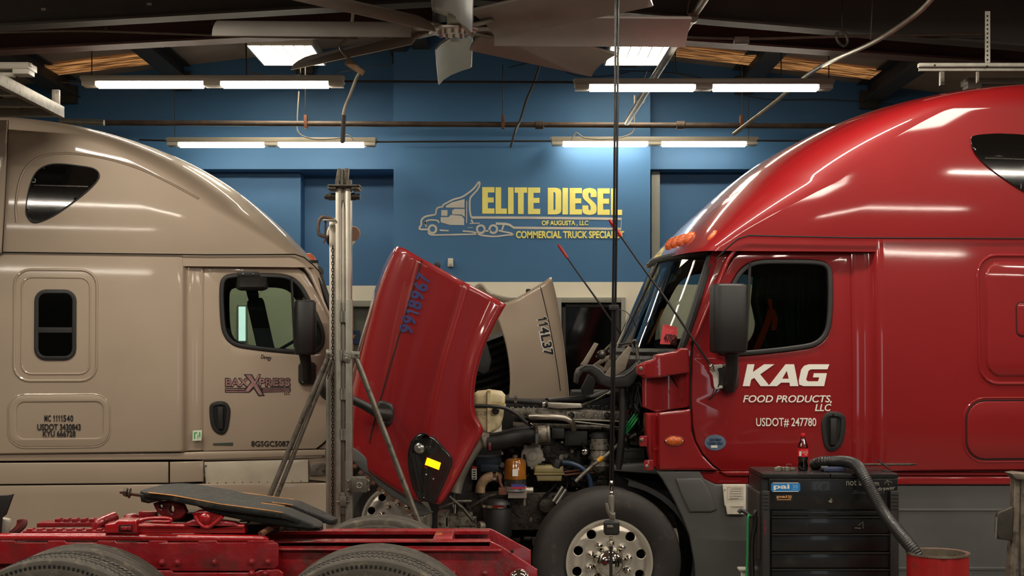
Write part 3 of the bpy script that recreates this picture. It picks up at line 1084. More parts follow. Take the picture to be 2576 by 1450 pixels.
tag(M().pbox(1848, 91, 1886, 108, 11.7, 0.08).build('junction_box', PIPEM, bevel=0.01), 'small junction box on the roof cable above the red truck', 'junction box')
# hangers of front fixtures
for (px, y0, y1, d, who) in ((231, 110, 200, 13.3, 'beige truck side fixture, outer end'), (620, 70, 200, 13.3, 'beige truck side fixture, inner part'), (440, 215, 352, 16.7, 'wall fixture behind the post, outer end'),
                        (2085, 95, 205, 13.3, 'red truck side fixture, outer end'), (1965, 110, 205, 13.3, 'red truck side fixture, inner part'), (1883, 240, 352, 16.7, 'wall fixture over the red roof, outer end')):
    cable('hanger_wire', 'thin hanger wire of the ' + who, [(px, y0, d), (px, y1, d)], 0.005, WIREM, 0, 'hanger wire', 'fixture hanger wires')

# tag hook in the roof
t = thing('roof_hook', 'dark steel hook hanging under the beam above the red truck', 'hook', P(2120, 100, 11.5))
M().ptube([(2119, -200, 11.5), (2119, 82, 11.5)], 0.006, 6).build('rod', WIREM, t)
M().ptube([(2108, 82, 11.5), (2104, 95, 11.5), (2112, 110, 11.5), (2124, 116, 11.5), (2132, 104, 11.5), (2126, 84, 11.5), (2112, 78, 11.5)], 0.012, 8, 3).build('hook', DKSTEEL, t)

# overhead door section at the frame edge
t = thing('overhead_door', 'raised galvanised overhead door section with ribs above the beige truck', 'overhead door', (-5, 11.2, 3.96))
z0 = 3.885
xe = -3.66
m = M().box(((xe - 7) / 2, 10.6, z0 + 0.06), (7 + xe, 1.84, 0.02))
m.build('panel', GALV, t)
for yy in (10.0, 10.5, 11.0, 11.45):
    M().box(((xe - 7) / 2, yy, z0 + 0.02), (7 + xe - 0.02, 0.07, 0.06)).build('rib', GALV, t, bevel=0.004)
m = M()
for yy in (10.25, 10.75, 11.22):
    for k in range(8):
        m.box((xe - 0.25 - 0.34 * k, yy, z0 + 0.042), (0.02, 0.28, 0.01), Matrix.Rotation(0.0, 3, 'Z'))
m.build('slot', GAP, t)
M().box((xe + 0.01, 10.6, z0 + 0.035), (0.05, 1.84, 0.09)).build('edge_rail', STEEL, t, bevel=0.004)
M().pbox(130, 225, 148, 290, 11.5, 0.04).build('track_post', STEEL, t, bevel=0.003)
# track & perforated angle at the other side
t = thing('door_track', 'galvanised horizontal track on a perforated angle above the red truck roof', 'track', P(2480, 170, 10.9))
m = M()
m.pbox(2312, 158, 2740, 168, 10.9, 0.05)
m.pbox(2312, 168, 2740, 179, 10.93, 0.02)
m.build('track', GALV, t, bevel=0.003)
m = M()
m.pbox(2478, 28, 2491, 158, 10.95, 0.004)
m.build('perforated_angle', GALV, t)
m = M()
for k in range(11):
    y = 38 + k * 11
    m.pbox(2483, y, 2486, y + 4, 10.945, 0.004)
m.pbox(2350, 162, 2354, 166, 10.893, 0.01)
m.pbox(2482, 165, 2486, 169, 10.893, 0.01)
m.build('hole', GAP, t)
m = M()
m.pbox(2366, 180, 2376, 214, 11.2, 0.04)
m.pbox(2458, 180, 2463, 208, 11.2, 0.03)
m.build('drop_strap', STEEL, t, split=True)
# ================================================================ TRUCKS
TW = 2.34
class Truck:
    def __init__(s, O, yaw, side):
        s.O = Vector((O[0], O[1], 0))
        c, n = math.cos(math.radians(yaw)), math.sin(math.radians(yaw))
        s.f = Vector((-c, -n, 0)) if side < 0 else Vector((c, n, 0))
        s.l = Vector((-n, c, 0))
    def W(s, u, v, z):
        return s.O + s.f * u + s.l * v + Vector((0, 0, z))
    def loc(s, px, py, v=0.0):
        r = Vector(((px - CX) / F, 1, (HY - py) / F))
        o = Vector((0, 0, CZ))
        t = (v + s.O.dot(s.l) - o.dot(s.l)) / r.dot(s.l)
        p = o + r * t - s.O
        return (p.dot(s.f), p.z)
    def pt(s, px, py, v=0.0):
        u, z = s.loc(px, py, v)
        return s.W(u, v, z)

def tumb(z):
    return 0.045 * max(0.0, (z - 1.7) / 1.1) ** 2 + 0.02 * max(0.0, (1.5 - z) / 0.4) ** 2

RT = Truck((2.414, 10.08), 5.0, -1)
BT = Truck((-2.579, 11.97), 10.0, 1)

def U(pts, v=0.08):
    """red-truck pixels to the shared (u, z) template"""
    return [RT.loc(x, y, v) for x, y in pts]

def side_slab(m, T, uz, v, thick, bevel=0.0, holes=(), cut=0.1, curved=True, far=False):
    """plate on a truck side; front face at lateral position v (measured in from the side)"""
    def fn(x, y, z):
        vv = v + thick / 2 + z + (tumb(y) if curved else 0)
        if far:
            vv = TW - vv
        return T.W(x, vv, y)
    m.slab(uz, holes, thick, bevel, fn, cut)
    return m

def hit(bvh, px, py):
    o = Vector((0, 0, CZ))
    r = Vector(((px - CX) / F, 1, (HY - py) / F)).normalized()
    h = bvh.ray_cast(o, r)
    if h[0] is None:
        return None, None
    n = h[1]
    if n.dot(r) > 0:
        n = -n
    return h[0], n

def drape(m, bvh, pts, thick, bevel=0.0, holes=(), cut=8.0, off=0.0):
    """plate laid on a curved surface; outline in pixels, thickness in metres standing proud"""
    sc = 0.003
    vs, fs = slab_mesh(pts, holes, thick / sc, bevel / sc, cut, cut)
    out = []
    last = None
    for v in vs:
        p, n = hit(bvh, v[0], v[1])
        if p is None:
            p, n = last if last else (P(v[0], v[1], 10.3), Vector((0, -1, 0)))
        last = (p, n)
        out.append(p + n * (v[2] * sc + off))
    m.add(out, fs)
    return m

def drape_text(m, bvh, body, A, B, Cc, off=0.003, bold=0.0, shear=0.0, space=1.0, thick=0.003, grow=0.0):
    vs, fs = cell_text(body, grow, bold)
    bm = bmesh.new()
    vv = [bm.verts.new(v) for v in vs]
    for f in fs:
        try:
            bm.faces.new([vv[i] for i in f])
        except ValueError:
            pass
    for k in range(1, 24):
        bmesh.ops.bisect_plane(bm, geom=list(bm.verts) + list(bm.edges) + list(bm.faces), dist=1e-6, plane_co=(k / 24, 0, 0), plane_no=(1, 0, 0))
    bm.verts.index_update()
    out = []
    for v in bm.verts:
        x = A[0] + (B[0] - A[0]) * v.co.x + (Cc[0] - A[0]) * v.co.y
        y = A[1] + (B[1] - A[1]) * v.co.x + (Cc[1] - A[1]) * v.co.y
        p, n = hit(bvh, x, y)
        if p is None:
            p, n = P(x, y, 10.3), Vector((0, -1, 0))
        out.append(p + n * (off + v.co.z * thick))
    m.add(out, [tuple(v.index for v in f.verts) for f in bm.faces])
    bm.free()
    return m

def bvh_of(objs):
    vs, fs = [], []
    for o in objs:
        n = len(vs)
        vs += [v.co.copy() for v in o.data.vertices]
        fs += [tuple(i + n for i in p.vertices) for p in o.data.polygons]
    return BVHTree.FromPolygons(vs, fs)

# ---- shared template (u forward of the door's rear edge, z up)
DOOR = U([(2144, 1186), (2143, 640), (2138, 622), (2128, 617), (1950, 616), (1905, 619), (1875, 627), (1848, 648), (1822, 690), (1790, 752), (1762, 815), (1747, 860), (1741, 900), (1739, 1000), (1742, 1070), (1750, 1110), (1768, 1142), (1795, 1170), (1816, 1186)])
WIN = [tuple(p)[:2] for p in cr([(x, y, 0) for x, y in U([(1905, 655), (1985, 652), (2062, 655), (2088, 668), (2096, 700), (2094, 790), (2084, 840), (2055, 870), (2000, 882), (1900, 893), (1835, 896), (1803, 885), (1790, 850), (1800, 800), (1830, 735), (1862, 680)])], 4, True)]
WINI = inset(WIN, 0.035)
PANEL = U([(2150, 1186), (2150, 598), (1960, 594), (1885, 593), (1858, 602), (1832, 624), (1806, 652), (1790, 700), (1757, 790), (1724, 872), (1704, 890), (1733, 898), (1733, 1186)], 0.1)
SEAM = U([(3150, 603), (2145, 598), (1960, 594), (1885, 592), (1858, 601), (1832, 623), (1806, 650)], 0.0)
GUTTER = U([(2213, 600), (2206, 607), (2150, 613), (1910, 608), (1880, 614), (1858, 632), (1840, 655), (1750, 862), (1743, 858), (1832, 648), (1852, 620), (1878, 603), (1905, 599)], 0.02)
HANDLE = [tuple(p)[:2] for p in cr([(x, y, 0) for x, y in U([(2078, 1040), (2100, 1036), (2120, 1043), (2126, 1060), (2122, 1105), (2110, 1128), (2090, 1137), (2075, 1125), (2068, 1095), (2066, 1060)])], 4, True)]

ROOF_R = [(1.17, 2.70), (1.16, 2.74), (1.11, 2.79), (1.04, 2.86), (0.88, 3.03), (0.69, 3.20), (0.47, 3.387), (0.19, 3.57), (-0.23, 3.775), (-0.64, 3.90), (-1.06, 3.97), (-1.43, 3.998)]
ROOF_B = [(1.0, 2.70), (0.99, 2.74), (0.95, 2.79), (0.90, 2.836), (0.77, 2.986), (0.58, 3.167), (0.31, 3.39), (-0.02, 3.597), (-0.36, 3.746), (-0.72, 3.867), (-1.1, 3.95), (-1.5, 3.985)]

def make_truck(T, nm, label, paint, roofp, wsb, wst, usleep, red):
    """cab, sleeper, roof fairing, door, glass and interior of one tractor"""
    t = thing(nm, label, 'truck', T.W(0, 1.17, 0), 'semi trucks')
    W = T.W
    # side of the sleeper with the concave pillar behind the door
    prof = [(-0.002, .10), (-0.012, .088), (-0.03, .074), (-0.055, .066), (-0.10, .066), (-0.14, .062), (-0.165, .045), (-0.178, .022), (-0.19, .008), (-0.21, 0.001), (-0.25, 0)]
    prof += [(-0.25 - 0.25 * k, 0) for k in range(1, 14)]
    prof = [p for p in prof if p[0] > usleep] + [(usleep, 0)]
    body = M()
    for far in (False, True):
        rows = []
        zs_ = [1.135, 1.145, 1.16] + [1.2 + 0.1 * k for k in range(17)] + [2.80]
        for z in zs_:
            row = []
            for (u, v) in prof:
                vv = v + tumb(z) + (0.012 if z < 1.14 else 0)
                row.append(W(u, TW - vv if far else vv, z))
            rows.append(row)
        body.grid(rows)
    body.add([W(usleep, 0.0, 1.13), W(usleep, TW, 1.13), W(usleep, TW, 2.8), W(usleep, 0.0, 2.8)], [(0, 1, 2, 3)])
    ob = body.build('sleeper_body', paint, t)
    # cab sides (with openings)
    m = M()
    side_slab(m, T, PANEL, 0.10, 0.03, 0.006, (WIN,))
    side_slab(m, T, PANEL, 0.10, 0.03, 0.006, (WIN,), far=True)
    m.build('cab_side', paint, t, split=True)
    # door
    m = M()
    side_slab(m, T, DOOR, 0.076, 0.026, 0.009, (WIN,))
    door = m.build('door', paint, t)
    m = M()
    side_slab(m, T, inset(DOOR, -0.012), 0.092, 0.01, 0, (inset(DOOR, 0.012),))
    m.build('door_gap', GAP, door)
    m = M()
    side_slab(m, T, WIN, 0.062, 0.05, 0.008, (WINI,))
    m.build('window_seal', BLACKP, door)
    m = M()
    side_slab(m, T, inset(WIN, 0.01), 0.085, 0.004)
    m.build('window_glass', DOORGD if red else DOORG, door)
    if not red:
        m = M()
        side_slab(m, T, WIN, 0.09, 0.05, 0.008, (WINI,), far=True)
        m.build('window_seal', BLACKP, t)
        m = M()
        side_slab(m, T, inset(WIN, 0.01), 0.085, 0.004, far=True)
        m.build('window_glass', DOORG, t)
    # vertical bar of the vent window
    a = U([(1888, 668)], 0.08)[0]
    m = M()
    m.tube([W(a[0] - .0, 0.1, 2.62), W(a[0] + .03, 0.09, 2.02)], 0.012, 8)
    m.build('vent_bar', BLACKP, door)
    # handle recess
    m = M()
    side_slab(m, T, HANDLE, 0.066, 0.016, 0.005, (inset(HANDLE, 0.035),))
    hd = m.build('door_handle', BLACKP, door)
    m = M()
    side_slab(m, T, inset(HANDLE, 0.03), 0.0745, 0.004)
    m.build('recess', GAP, hd)
    hc = HANDLE
    uc = sum(p[0] for p in hc) / len(hc)
    zc = sum(p[1] for p in hc) / len(hc)
    m = M()
    m.box(W(uc + 0.005, 0.06, zc - 0.01), (0.045, 0.03, 0.19), Matrix.Rotation(math.atan2(T.f.y, T.f.x), 3, 'Z'))
    m.build('grip', BLACKP, hd, bevel=0.008)
    M().lathe([(0.009, -0.004), (0.006, 0.004)], W(uc + 0.005, 0.062, zc + 0.115), -T.l, 10).build('lock', CHROME, hd)
    # rain gutter
    m = M()
    side_slab(m, T, GUTTER, 0.02, 0.09, 0.012)
    m.build('rain_gutter', paint, t)
    # roof fairing as stacked plan rings
    zt = roofp[-1][1]
    zz = [p[1] for p in roofp]
    def xf(z):
        for (u0, z0), (u1, z1) in zip(roofp, roofp[1:]):
            if z <= z1:
                k = (z - z0) / (z1 - z0)
                return u0 + (u1 - u0) * k
        return roofp[-1][0]
    cpts = resample(cr([(p[0], p[1], 0) for p in roofp], 8), 90)
    for _ in range(40):
        cpts = [cpts[0]] + [cpts[i] * 0.5 + (cpts[i - 1] + cpts[i + 1]) * 0.25 for i in range(1, len(cpts) - 1)] + [cpts[-1]]
    def W_in(z):
        v = 0.026 + tumb(min(z, 2.8)) * 0.6 + 0.10 * max(0, (z - 2.85) / 1.1) ** 1.7
        r = 0.26
        if z > zt - r:
            v += r - math.sqrt(max(0, r * r - (z - (zt - r)) ** 2))
        return v
    rows = []
    for q in cpts:
        u0, z = q.x, q.y
        a = 0.20 + 0.42 * min(1, max(0, (z - 2.72) / 0.5))
        vi = W_in(z)
        h = TW / 2 - vi
        ne = 2.6
        row = [W(min(usleep, u0 - a - 0.01), vi, z)]
        # blend the line back along the side
        for k in range(1, 6):
            uu = usleep + (u0 - a - usleep) * k / 6
            row.append(W(uu, vi, z))
        for k in range(0, 33):
            ph = PI / 2 - PI * k / 32
            sv = math.copysign(abs(math.sin(ph)) ** (2 / ne), math.sin(ph))
            cu_ = abs(math.cos(ph)) ** (2 / ne)
            row.append(W(u0 - a * (1 - cu_), TW / 2 - h * sv, z))
        for k in range(5, 0, -1):
            uu = usleep + (u0 - a - usleep) * k / 6
            row.append(W(uu, TW - vi, z))
        row.append(W(min(usleep, u0 - a - 0.01), TW - vi, z))
        rows.append(row)
    # crown cap
    last = rows[-1]
    ctr = [p.lerp(W(usleep - 0.1, TW / 2, zt + 0.03), 0.5) for p in last]
    for p in ctr:
        p.z = zt + 0.012
    rows.append(ctr)
    rows.append([W(usleep - 0.1, TW / 2, zt + 0.02)] * len(last))
    roof = M().grid(rows).build('roof_fairing', paint, t, angle=50)
    rb = bvh_of([roof])
    # black seam
    m = M()
    m.tube([W(u, 0.012 + tumb(z) * 0.3 + (0.0 if u < 0.9 else 0.02), z) for u, z in SEAM], 0.006, 6)
    m.build('roof_seam', GAP, t)
    # windscreen
    def wx(s_, z):
        k = (z - 1.98) / 0.72
        c0 = wsb[0] + (wst[0] - wsb[0]) * k
        c1 = wsb[1] + (wst[1] - wsb[1]) * k
        return c0 - (c0 - c1) * abs(s_) ** 2.4
    hw = TW / 2 - 0.10
    def wp(s_, z, o=0.0):
        return W(wx(s_, z) + o, TW / 2 - hw * s_ * (1 - 0.04 * max(0, (z - 2.3) / 0.4)), z)
    rows = []
    for i in range(9):
        z = 1.98 + 0.72 * i / 8
        rows.append([wp(-0.985 + 1.97 * k / 32, z) for k in range(33)])
    ws = M().grid(rows).build('windscreen', WSG, t, angle=80)
    def wring(off):
        q = []
        for k in range(33):
            q.append(wp(0.98 - 1.96 * k / 32, 2.70, off))
        for k in range(1, 8):
            q.append(wp(-0.985, 2.70 - 0.72 * k / 8, off))
        for k in range(33):
            q.append(wp(-0.98 + 1.96 * k / 32, 1.98, off))
        for k in range(1, 8):
            q.append(wp(0.985, 1.98 + 0.72 * k / 8, off))
        return q
    M().tube(wring(0.0), 0.03, 8, True).build('windscreen_seal', BLACKP, ws)
    M().tube([wp(0, 1.98 + 0.72 * k / 6, 0.004) for k in range(7)], 0.011, 8).build('centre_bar', BLACKP, ws)
    m = M()
    for s_ in (0.55, -0.25):
        m.tube([wp(s_, 1.97, 0.03), wp(s_ - 0.12, 2.05, 0.03), wp(s_ - 0.42, 2.04, 0.035)], 0.008, 6)
    m.build('wiper', BLACKP, ws)
    # A pillar / brow filler between glass and door
    rows = []
    for i in range(10):
        z = 1.96 + 0.78 * i / 9
        e = wp(0.985, min(z, 2.7))
        uu = (e - T.O).dot(T.f)
        rows.append([W(uu + 0.005, 0.085 + 0.03, z), W(uu - 0.03, 0.10 + tumb(z), z), W(uu - 0.10, 0.115 + tumb(z), z)])
    m = M().grid(rows)
    rows = []
    for k in range(33):
        s_ = 0.985 - 1.97 * k / 32
        e = wp(s_, 2.70)
        rows.append([e + Vector((0, 0, -0.01)), e + Vector((0, 0, 0.03)) - T.f * 0.01, e + Vector((0, 0, 0.06)) - T.f * 0.05])
    m.grid(rows)
    m.build('windscreen_frame', paint, t)
    # cowl under the windscreen and firewall
    rows = []
    for k in range(25):
        s_ = 0.98 - 1.96 * k / 24
        e = wp(s_, 1.98)
        rows.append([e + Vector((0, 0, 0.0)), e + T.f * 0.05 + Vector((0, 0, -0.05)), e + T.f * 0.06 + Vector((0, 0, -0.16)), e - T.f * 0.12 + Vector((0, 0, -0.5)), e - T.f * 0.2 + Vector((0, 0, -0.95))])
    M().grid(rows).build('firewall', BLACKP, t)
    # interior
    R3 = Matrix.Rotation(math.atan2(T.f.y, T.f.x), 3, 'Z')
    M().box(W(0.62, TW / 2, 1.3), (1.3, TW - 0.4, 0.05), R3).build('cab_floor', INTD, t)
    m = M()
    m.box(W(wsb[0] - 0.32, TW / 2, 1.85), (0.34, TW - 0.36, 0.3), R3)
    m.box(W(wsb[0] - 0.36, 0.62, 2.03), (0.26, 0.5, 0.1), R3)
    dash = m.build('dashboard', INTD, t, bevel=0.04)
    m = M()
    ctr = W(wsb[0] - 0.62, 0.62 if red else TW - 0.62, 2.0)
    ax = (T.f * 0.5 + Vector((0, 0, -0.86))).normalized()
    a1 = ax.orthogonal().normalized()
    a2 = ax.cross(a1)
    m.tube([ctr + (a1 * math.cos(k * PI / 14) + a2 * math.sin(k * PI / 14)) * 0.22 for k in range(28)], 0.014, 8, True)
    for k in range(3):
        m.tube([ctr, ctr + (a1 * math.cos(k * 2.1) + a2 * math.sin(k * 2.1)) * 0.22], 0.012, 6)
    m.tube([ctr, ctr + T.f * 0.3 - Vector((0, 0, 0.25))], 0.03, 8)
    m.build('steering_wheel', INTD, t)
    for v in (0.6, TW - 0.6):
        m = M()
        us = 0.0 if red else 0.40
        Rt = R3 @ Matrix.Rotation(-0.22 if red else -0.22, 3, 'Y')
        m.box(W(0.28 + us, v, 1.72), (0.5, 0.5, 0.16), R3)
        m.box(W(0.08 + us, v, 2.1), (0.15, 0.48, 0.7), Rt)
        m.box(W(-0.02 + us, v, 2.52), (0.1, 0.28, 0.18), Rt)
        m.build('seat', INTD, t, bevel=0.04)
    M().box(W(-0.12, TW / 2, 2.0), (0.04, TW - 0.3, 1.5), R3).build('rear_curtain', CURT, t)
    M().box(W(0.45, TW / 2, 2.76), (1.0, TW - 0.5, 0.03), R3).build('headliner', INTD, t)
    return t, door, roof, rb, ob

def mirror(T, t, px0, py0, px1, py1, arm, v, red):
    """big black door mirror on its arm; box given in pixels on that truck"""
    m = M()
    u0, z1 = T.loc(px0, py0, v)
    u1, z0 = T.loc(px1, py1, v)
    ul, uh = min(u0, u1), max(u0, u1)
    w_ = uh - ul
    R3 = Matrix.Rotation(math.atan2(T.f.y, T.f.x), 3, 'Z')
    # housing: rounded vertical tower
    rows = []
    for (zf, sc) in ((0, .82), (0.015, .93), (0.04, 1), (0.5, 1.0), (0.96, .97), (0.985, .92), (1, .8)):
        z = z0 + (z1 - z0) * zf
        uc = (ul + uh) / 2
        row = []
        for k in range(24):
            a = 2 * PI * k / 24
            cx_ = math.copysign(abs(math.cos(a)) ** 0.45, math.cos(a)) * w_ / 2 * sc
            cy_ = math.copysign(abs(math.sin(a)) ** 0.6, math.sin(a)) * 0.11 * sc
            row.append(T.W(uc + cx_, v + 0.11 + cy_, z))
        rows.append(row)
    m.grid(rows, True)
    m.f.append(tuple(range(24)))
    m.f.append(tuple(range(6 * 24, 7 * 24)))
    mm = m.build('door_mirror', BLACKP, t, angle=50)
    # arm and foot
    q = [T.pt(x, y, vv) for x, y, vv in arm]
    M().tube(q, [0.05, 0.045, 0.045, 0.05][:len(q)], 10).build('mirror_arm', BLACKP, mm)
    return mm

truck, door, roof, rbvh, rbody = make_truck(RT, 'semi_truck', 'red semi truck with raised roof and lifted hood beside the black tool cabinet', RED, ROOF_R, (1.50, 1.20), (1.16, 0.97), -2.9, True)
btruck, bdoor, broof, bbvh, bbody = make_truck(BT, 'semi_truck', 'beige metallic semi truck with black side windows behind the steel post', BEIGE, ROOF_B, (1.27, 1.17), (1.0, 0.93), -2.9, False)

# ---------------------------------------------------------------- red truck details
T = RT
# quarter window on the roof
qw = [tuple(p)[:2] for p in cr([(x, y, 0) for x, y in [(2441, 356), (2447, 343), (2480, 338), (2530, 337), (2600, 345), (2680, 380), (2720, 440), (2700, 500), (2640, 520), (2590, 492), (2540, 462), (2480, 418), (2450, 385)]], 4, True)]
m = M(); drape(m, rbvh, qw, 0.012, 0.003, off=0.006, cut=14)
o = m.build('roof_window', DARKG, truck, angle=60)
m = M(); drape(m, rbvh, [(2476, 398), (2600, 402), (2600, 404), (2476, 400)], 0.004, off=0.014); m.build('window_bar', DKSTEEL, o)
# marker lights on the brow
def marker(T, bvh, par, px, py, ln=0.13, dirn=None, r=0.028, mt=AMBER):
    p, n = hit(bvh, px, py)
    if p is None:
        return
    m = M()
    if dirn is None:
        up = Vector((0, 0, 1)) - n * n.z
        up.normalize()
        dirn = up
    ob_ = []
    side = n.cross(dirn)
    rows = []
    for i in range(9):
        k = -1 + 2 * i / 8
        rr = math.sqrt(max(0, 1 - k * k)) * 0.97 + 0.03
        rows.append([p + dirn * (k * ln / 2) + side * (math.cos(j * PI / 8) * r * rr) + n * (math.sin(j * PI / 8) * r * 0.9 * rr) for j in range(9)])
    m.grid(rows)
    l = m.build('marker_light', mt, par, angle=60)
    return l
def brow_marker(T, bvh, par, v, z):
    o = T.W(3.0, v, z)
    h = bvh.ray_cast(o, -T.f)
    if h[0] is None:
        return
    p, n = h[0], h[1]
    if n.dot(T.f) < 0:
        n = -n
    up = (Vector((0, 0, 1)) - n * n.z).normalized()
    side = n.cross(up)
    m = M()
    rows = []
    for i in range(9):
        k = -1 + 2 * i / 8
        rr = math.sqrt(max(0, 1 - k * k)) * 0.97 + 0.03
        rows.append([p + up * (k * 0.062) + side * (math.cos(j * PI / 8) * 0.026 * rr) + n * (math.sin(j * PI / 8) * 0.038 * rr) for j in range(9)])
    m.grid(rows)
    m.build('marker_light', AMBER, par, angle=60)
for v in (0.60, 0.80, 1.0, 1.20):
    brow_marker(T, rbvh, truck, v, 2.83)
for (px, py) in ((1792, 593),):
    marker(T, rbvh, truck, px, py, 0.085 if px < 1750 else 0.115, r=0.014 if px < 1750 else 0.02)
# sleeper access panel beads
def bead(T, par, nm, uz, r=0.011, v=0.0, mt=None):
    m = M()
    m.tube([T.W(u, v + 0.001 + tumb(z), z) for u, z in uz], r, 8, True)
    return m.build(nm, mt, par)
def px_rrect(T, x0, y0, x1, y1, r, v=0.0):
    a = T.loc(x0, y0, v); b = T.loc(x1, y1, v)
    k = abs(a[0] - b[0]) / abs(x1 - x0)
    return rrect(a[0], b[1], b[0], a[1], r * k)
bead(T, truck, 'access_panel_bead', px_rrect(T, 2464, 642, 2760, 965, 46), 0.012, mt=RED)
bead(T, truck, 'access_panel_bead', px_rrect(T, 2484, 662, 2742, 944, 34), 0.009, mt=RED)
m = M(); side_slab(m, T, px_rrect(T, 2484, 662, 2742, 944, 34), -0.012, 0.012, 0.005); m.build('access_panel', RED, truck)
m = M(); side_slab(m, T, px_rrect(T, 2558, 762, 2660, 845, 12), -0.018, 0.012, 0.003); m.build('vent_cover', RED, truck)
bead(T, truck, 'vent_gap', px_rrect(T, 2556, 760, 2662, 847, 14), 0.004, -0.012, GAP)
lk = px_rrect(T, 2433, 1011, 2800, 1152, 44)
m = M(); side_slab(m, T, lk, -0.008, 0.01, 0.004); m.build('locker_door', RED, truck)
bead(T, truck, 'locker_gap', inset(lk, -0.008), 0.006, 0.002, GAP)
bead(T, truck, 'locker_bead', inset(lk, -0.026), 0.008, 0.002, RED)
# sill strip and grey skirts
def sk(uzpx, v, th, bev, nm, mt, par, TT=None):
    TT = TT or T
    m = M()
    side_slab(m, TT, [TT.loc(x, y, v) for x, y in uzpx], v, th, bev, curved=False)
    return m.build(nm, mt, par)
sk([(1812, 1187), (2900, 1186), (2900, 1198), (1830, 1198)], 0.06, 0.05, 0.012, 'sill_strip', RED, truck)
sk([(2230, 1200), (2900, 1200), (2900, 1221), (2230, 1221)], 0.03, 0.06, 0.014, 'sill_strip', RED, truck)
sk([(1735, 1186), (1883, 1186), (1883, 1218), (1800, 1218), (1770, 1205), (1755, 1195)], 0.09, 0.03, 0.006, 'lower_sill', RED, truck)
m = M()
side_slab(m, T, [T.loc(x, y, 0.05) for x, y in ((2230, 1222), (2960, 1222), (2960, 1640), (2230, 1640))], 0.05, 0.03, 0.006, curved=False)
side_slab(m, T, [T.loc(x, y, 0.045) for x, y in ((2230, 1281), (2960, 1281), (2960, 1287), (2230, 1287))], 0.045, 0.01, 0.004, curved=False)
side_slab(m, T, [T.loc(x, y, 0.045) for x, y in ((2230, 1428), (2960, 1428), (2960, 1436), (2230, 1436))], 0.045, 0.01, 0.004, curved=False)
m.build('side_skirt', GREYP, truck)
gp = [(1650, 1186), (1760, 1186), (1772, 1205), (1800, 1219), (1900, 1219), (1960, 1300), (1960, 1640), (1757, 1640), (1752, 1500), (1747, 1420), (1735, 1350), (1716, 1300), (1690, 1248), (1665, 1205)]
m = M(); side_slab(m, T, [T.loc(x, y, 0.06) for x, y in gp], 0.06, 0.03, 0.012, curved=False)
side_slab(m, T, [T.loc(x, y, 0.04) for x, y in ((1700, 1205), (1765, 1203), (1782, 1230), (1805, 1283), (1790, 1290), (1735, 1290), (1712, 1240))], 0.045, 0.03, 0.012, curved=False)
m.build('front_fairing', GREYP, truck)
# wheel arch liner: dark curved sheet
m = M()
wc = T.loc(1537, 1413, 0.07)
rows = []
for k in range(20):
    a = math.radians(-40 + 118 * k / 19)
    rr = 0.64
    rows.append([T.W(wc[0] - rr * math.cos(a) * 0.98, vv, wc[1] + rr * math.sin(a) * 0.9) for vv in (0.09, 0.35, 0.75)])
m.grid(rows)
rows = []
for k in range(20):
    a = math.radians(-40 + 118 * k / 19)
    rows.append([T.W(wc[0] - rr2 * math.cos(a) * 0.98, 0.09 + 0.0 * rr2, wc[1] + rr2 * math.sin(a) * 0.9) for rr2 in (0.60, 0.64)])
m.grid(rows)
m.build('wheel_arch_liner', BLACKP, truck)
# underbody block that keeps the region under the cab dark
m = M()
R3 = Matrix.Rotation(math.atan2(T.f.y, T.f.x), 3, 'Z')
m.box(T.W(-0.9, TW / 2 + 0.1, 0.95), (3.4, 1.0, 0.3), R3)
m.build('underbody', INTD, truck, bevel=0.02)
m = M()
for v in (0.72, 1.62):
    m.box(T.W(0.1, v, 0.8), (5.2, 0.09, 0.28), R3)
m.build('frame_rail', DKSTEEL, truck, bevel=0.01)
m = M()
m.tube([T.W(wc[0], 0.35, wc[1] - 0.05), T.W(wc[0], TW - 0.35, wc[1] - 0.05)], 0.07, 10)
m.build('front_axle', DKSTEEL, truck)
# white placard below the door
pl = M(); side_slab(pl, T, [T.loc(x, y, 0.03) for x, y in ((1818, 1219), (1877, 1219), (1877, 1295), (1830, 1295), (1826, 1275), (1823, 1272))], 0.03, 0.012, 0.004, curved=False)
pl = pl.build('inspection_placard', mat('white_placard', (206, 198, 182), 0.5, var=0.08, vscale=20), truck, label='white placard with printed form')
m = M()
for k in range(5):
    yy = 1230 + k * 6
    m.tube([T.pt(1836 if k else 1840, yy, 0.027), T.pt(1866 if k != 4 else 1858, yy, 0.027)], 0.0022, 5)
m.tube([T.pt(1830, 1226, 0.027), T.pt(1869, 1226, 0.027), T.pt(1869, 1257, 0.027), T.pt(1831, 1257, 0.027)], 0.0014, 5, True)
m.tube([T.pt(1838, 1275, 0.027), T.pt(1870, 1275, 0.027)], 0.003, 5)
m.lathe([(0.006, 0), (0.006, 0.004)], T.pt(1823, 1233, 0.028), -T.l, 10)
m.build('printed_marks', mat('faded_print', (150, 144, 132), 0.6), pl)

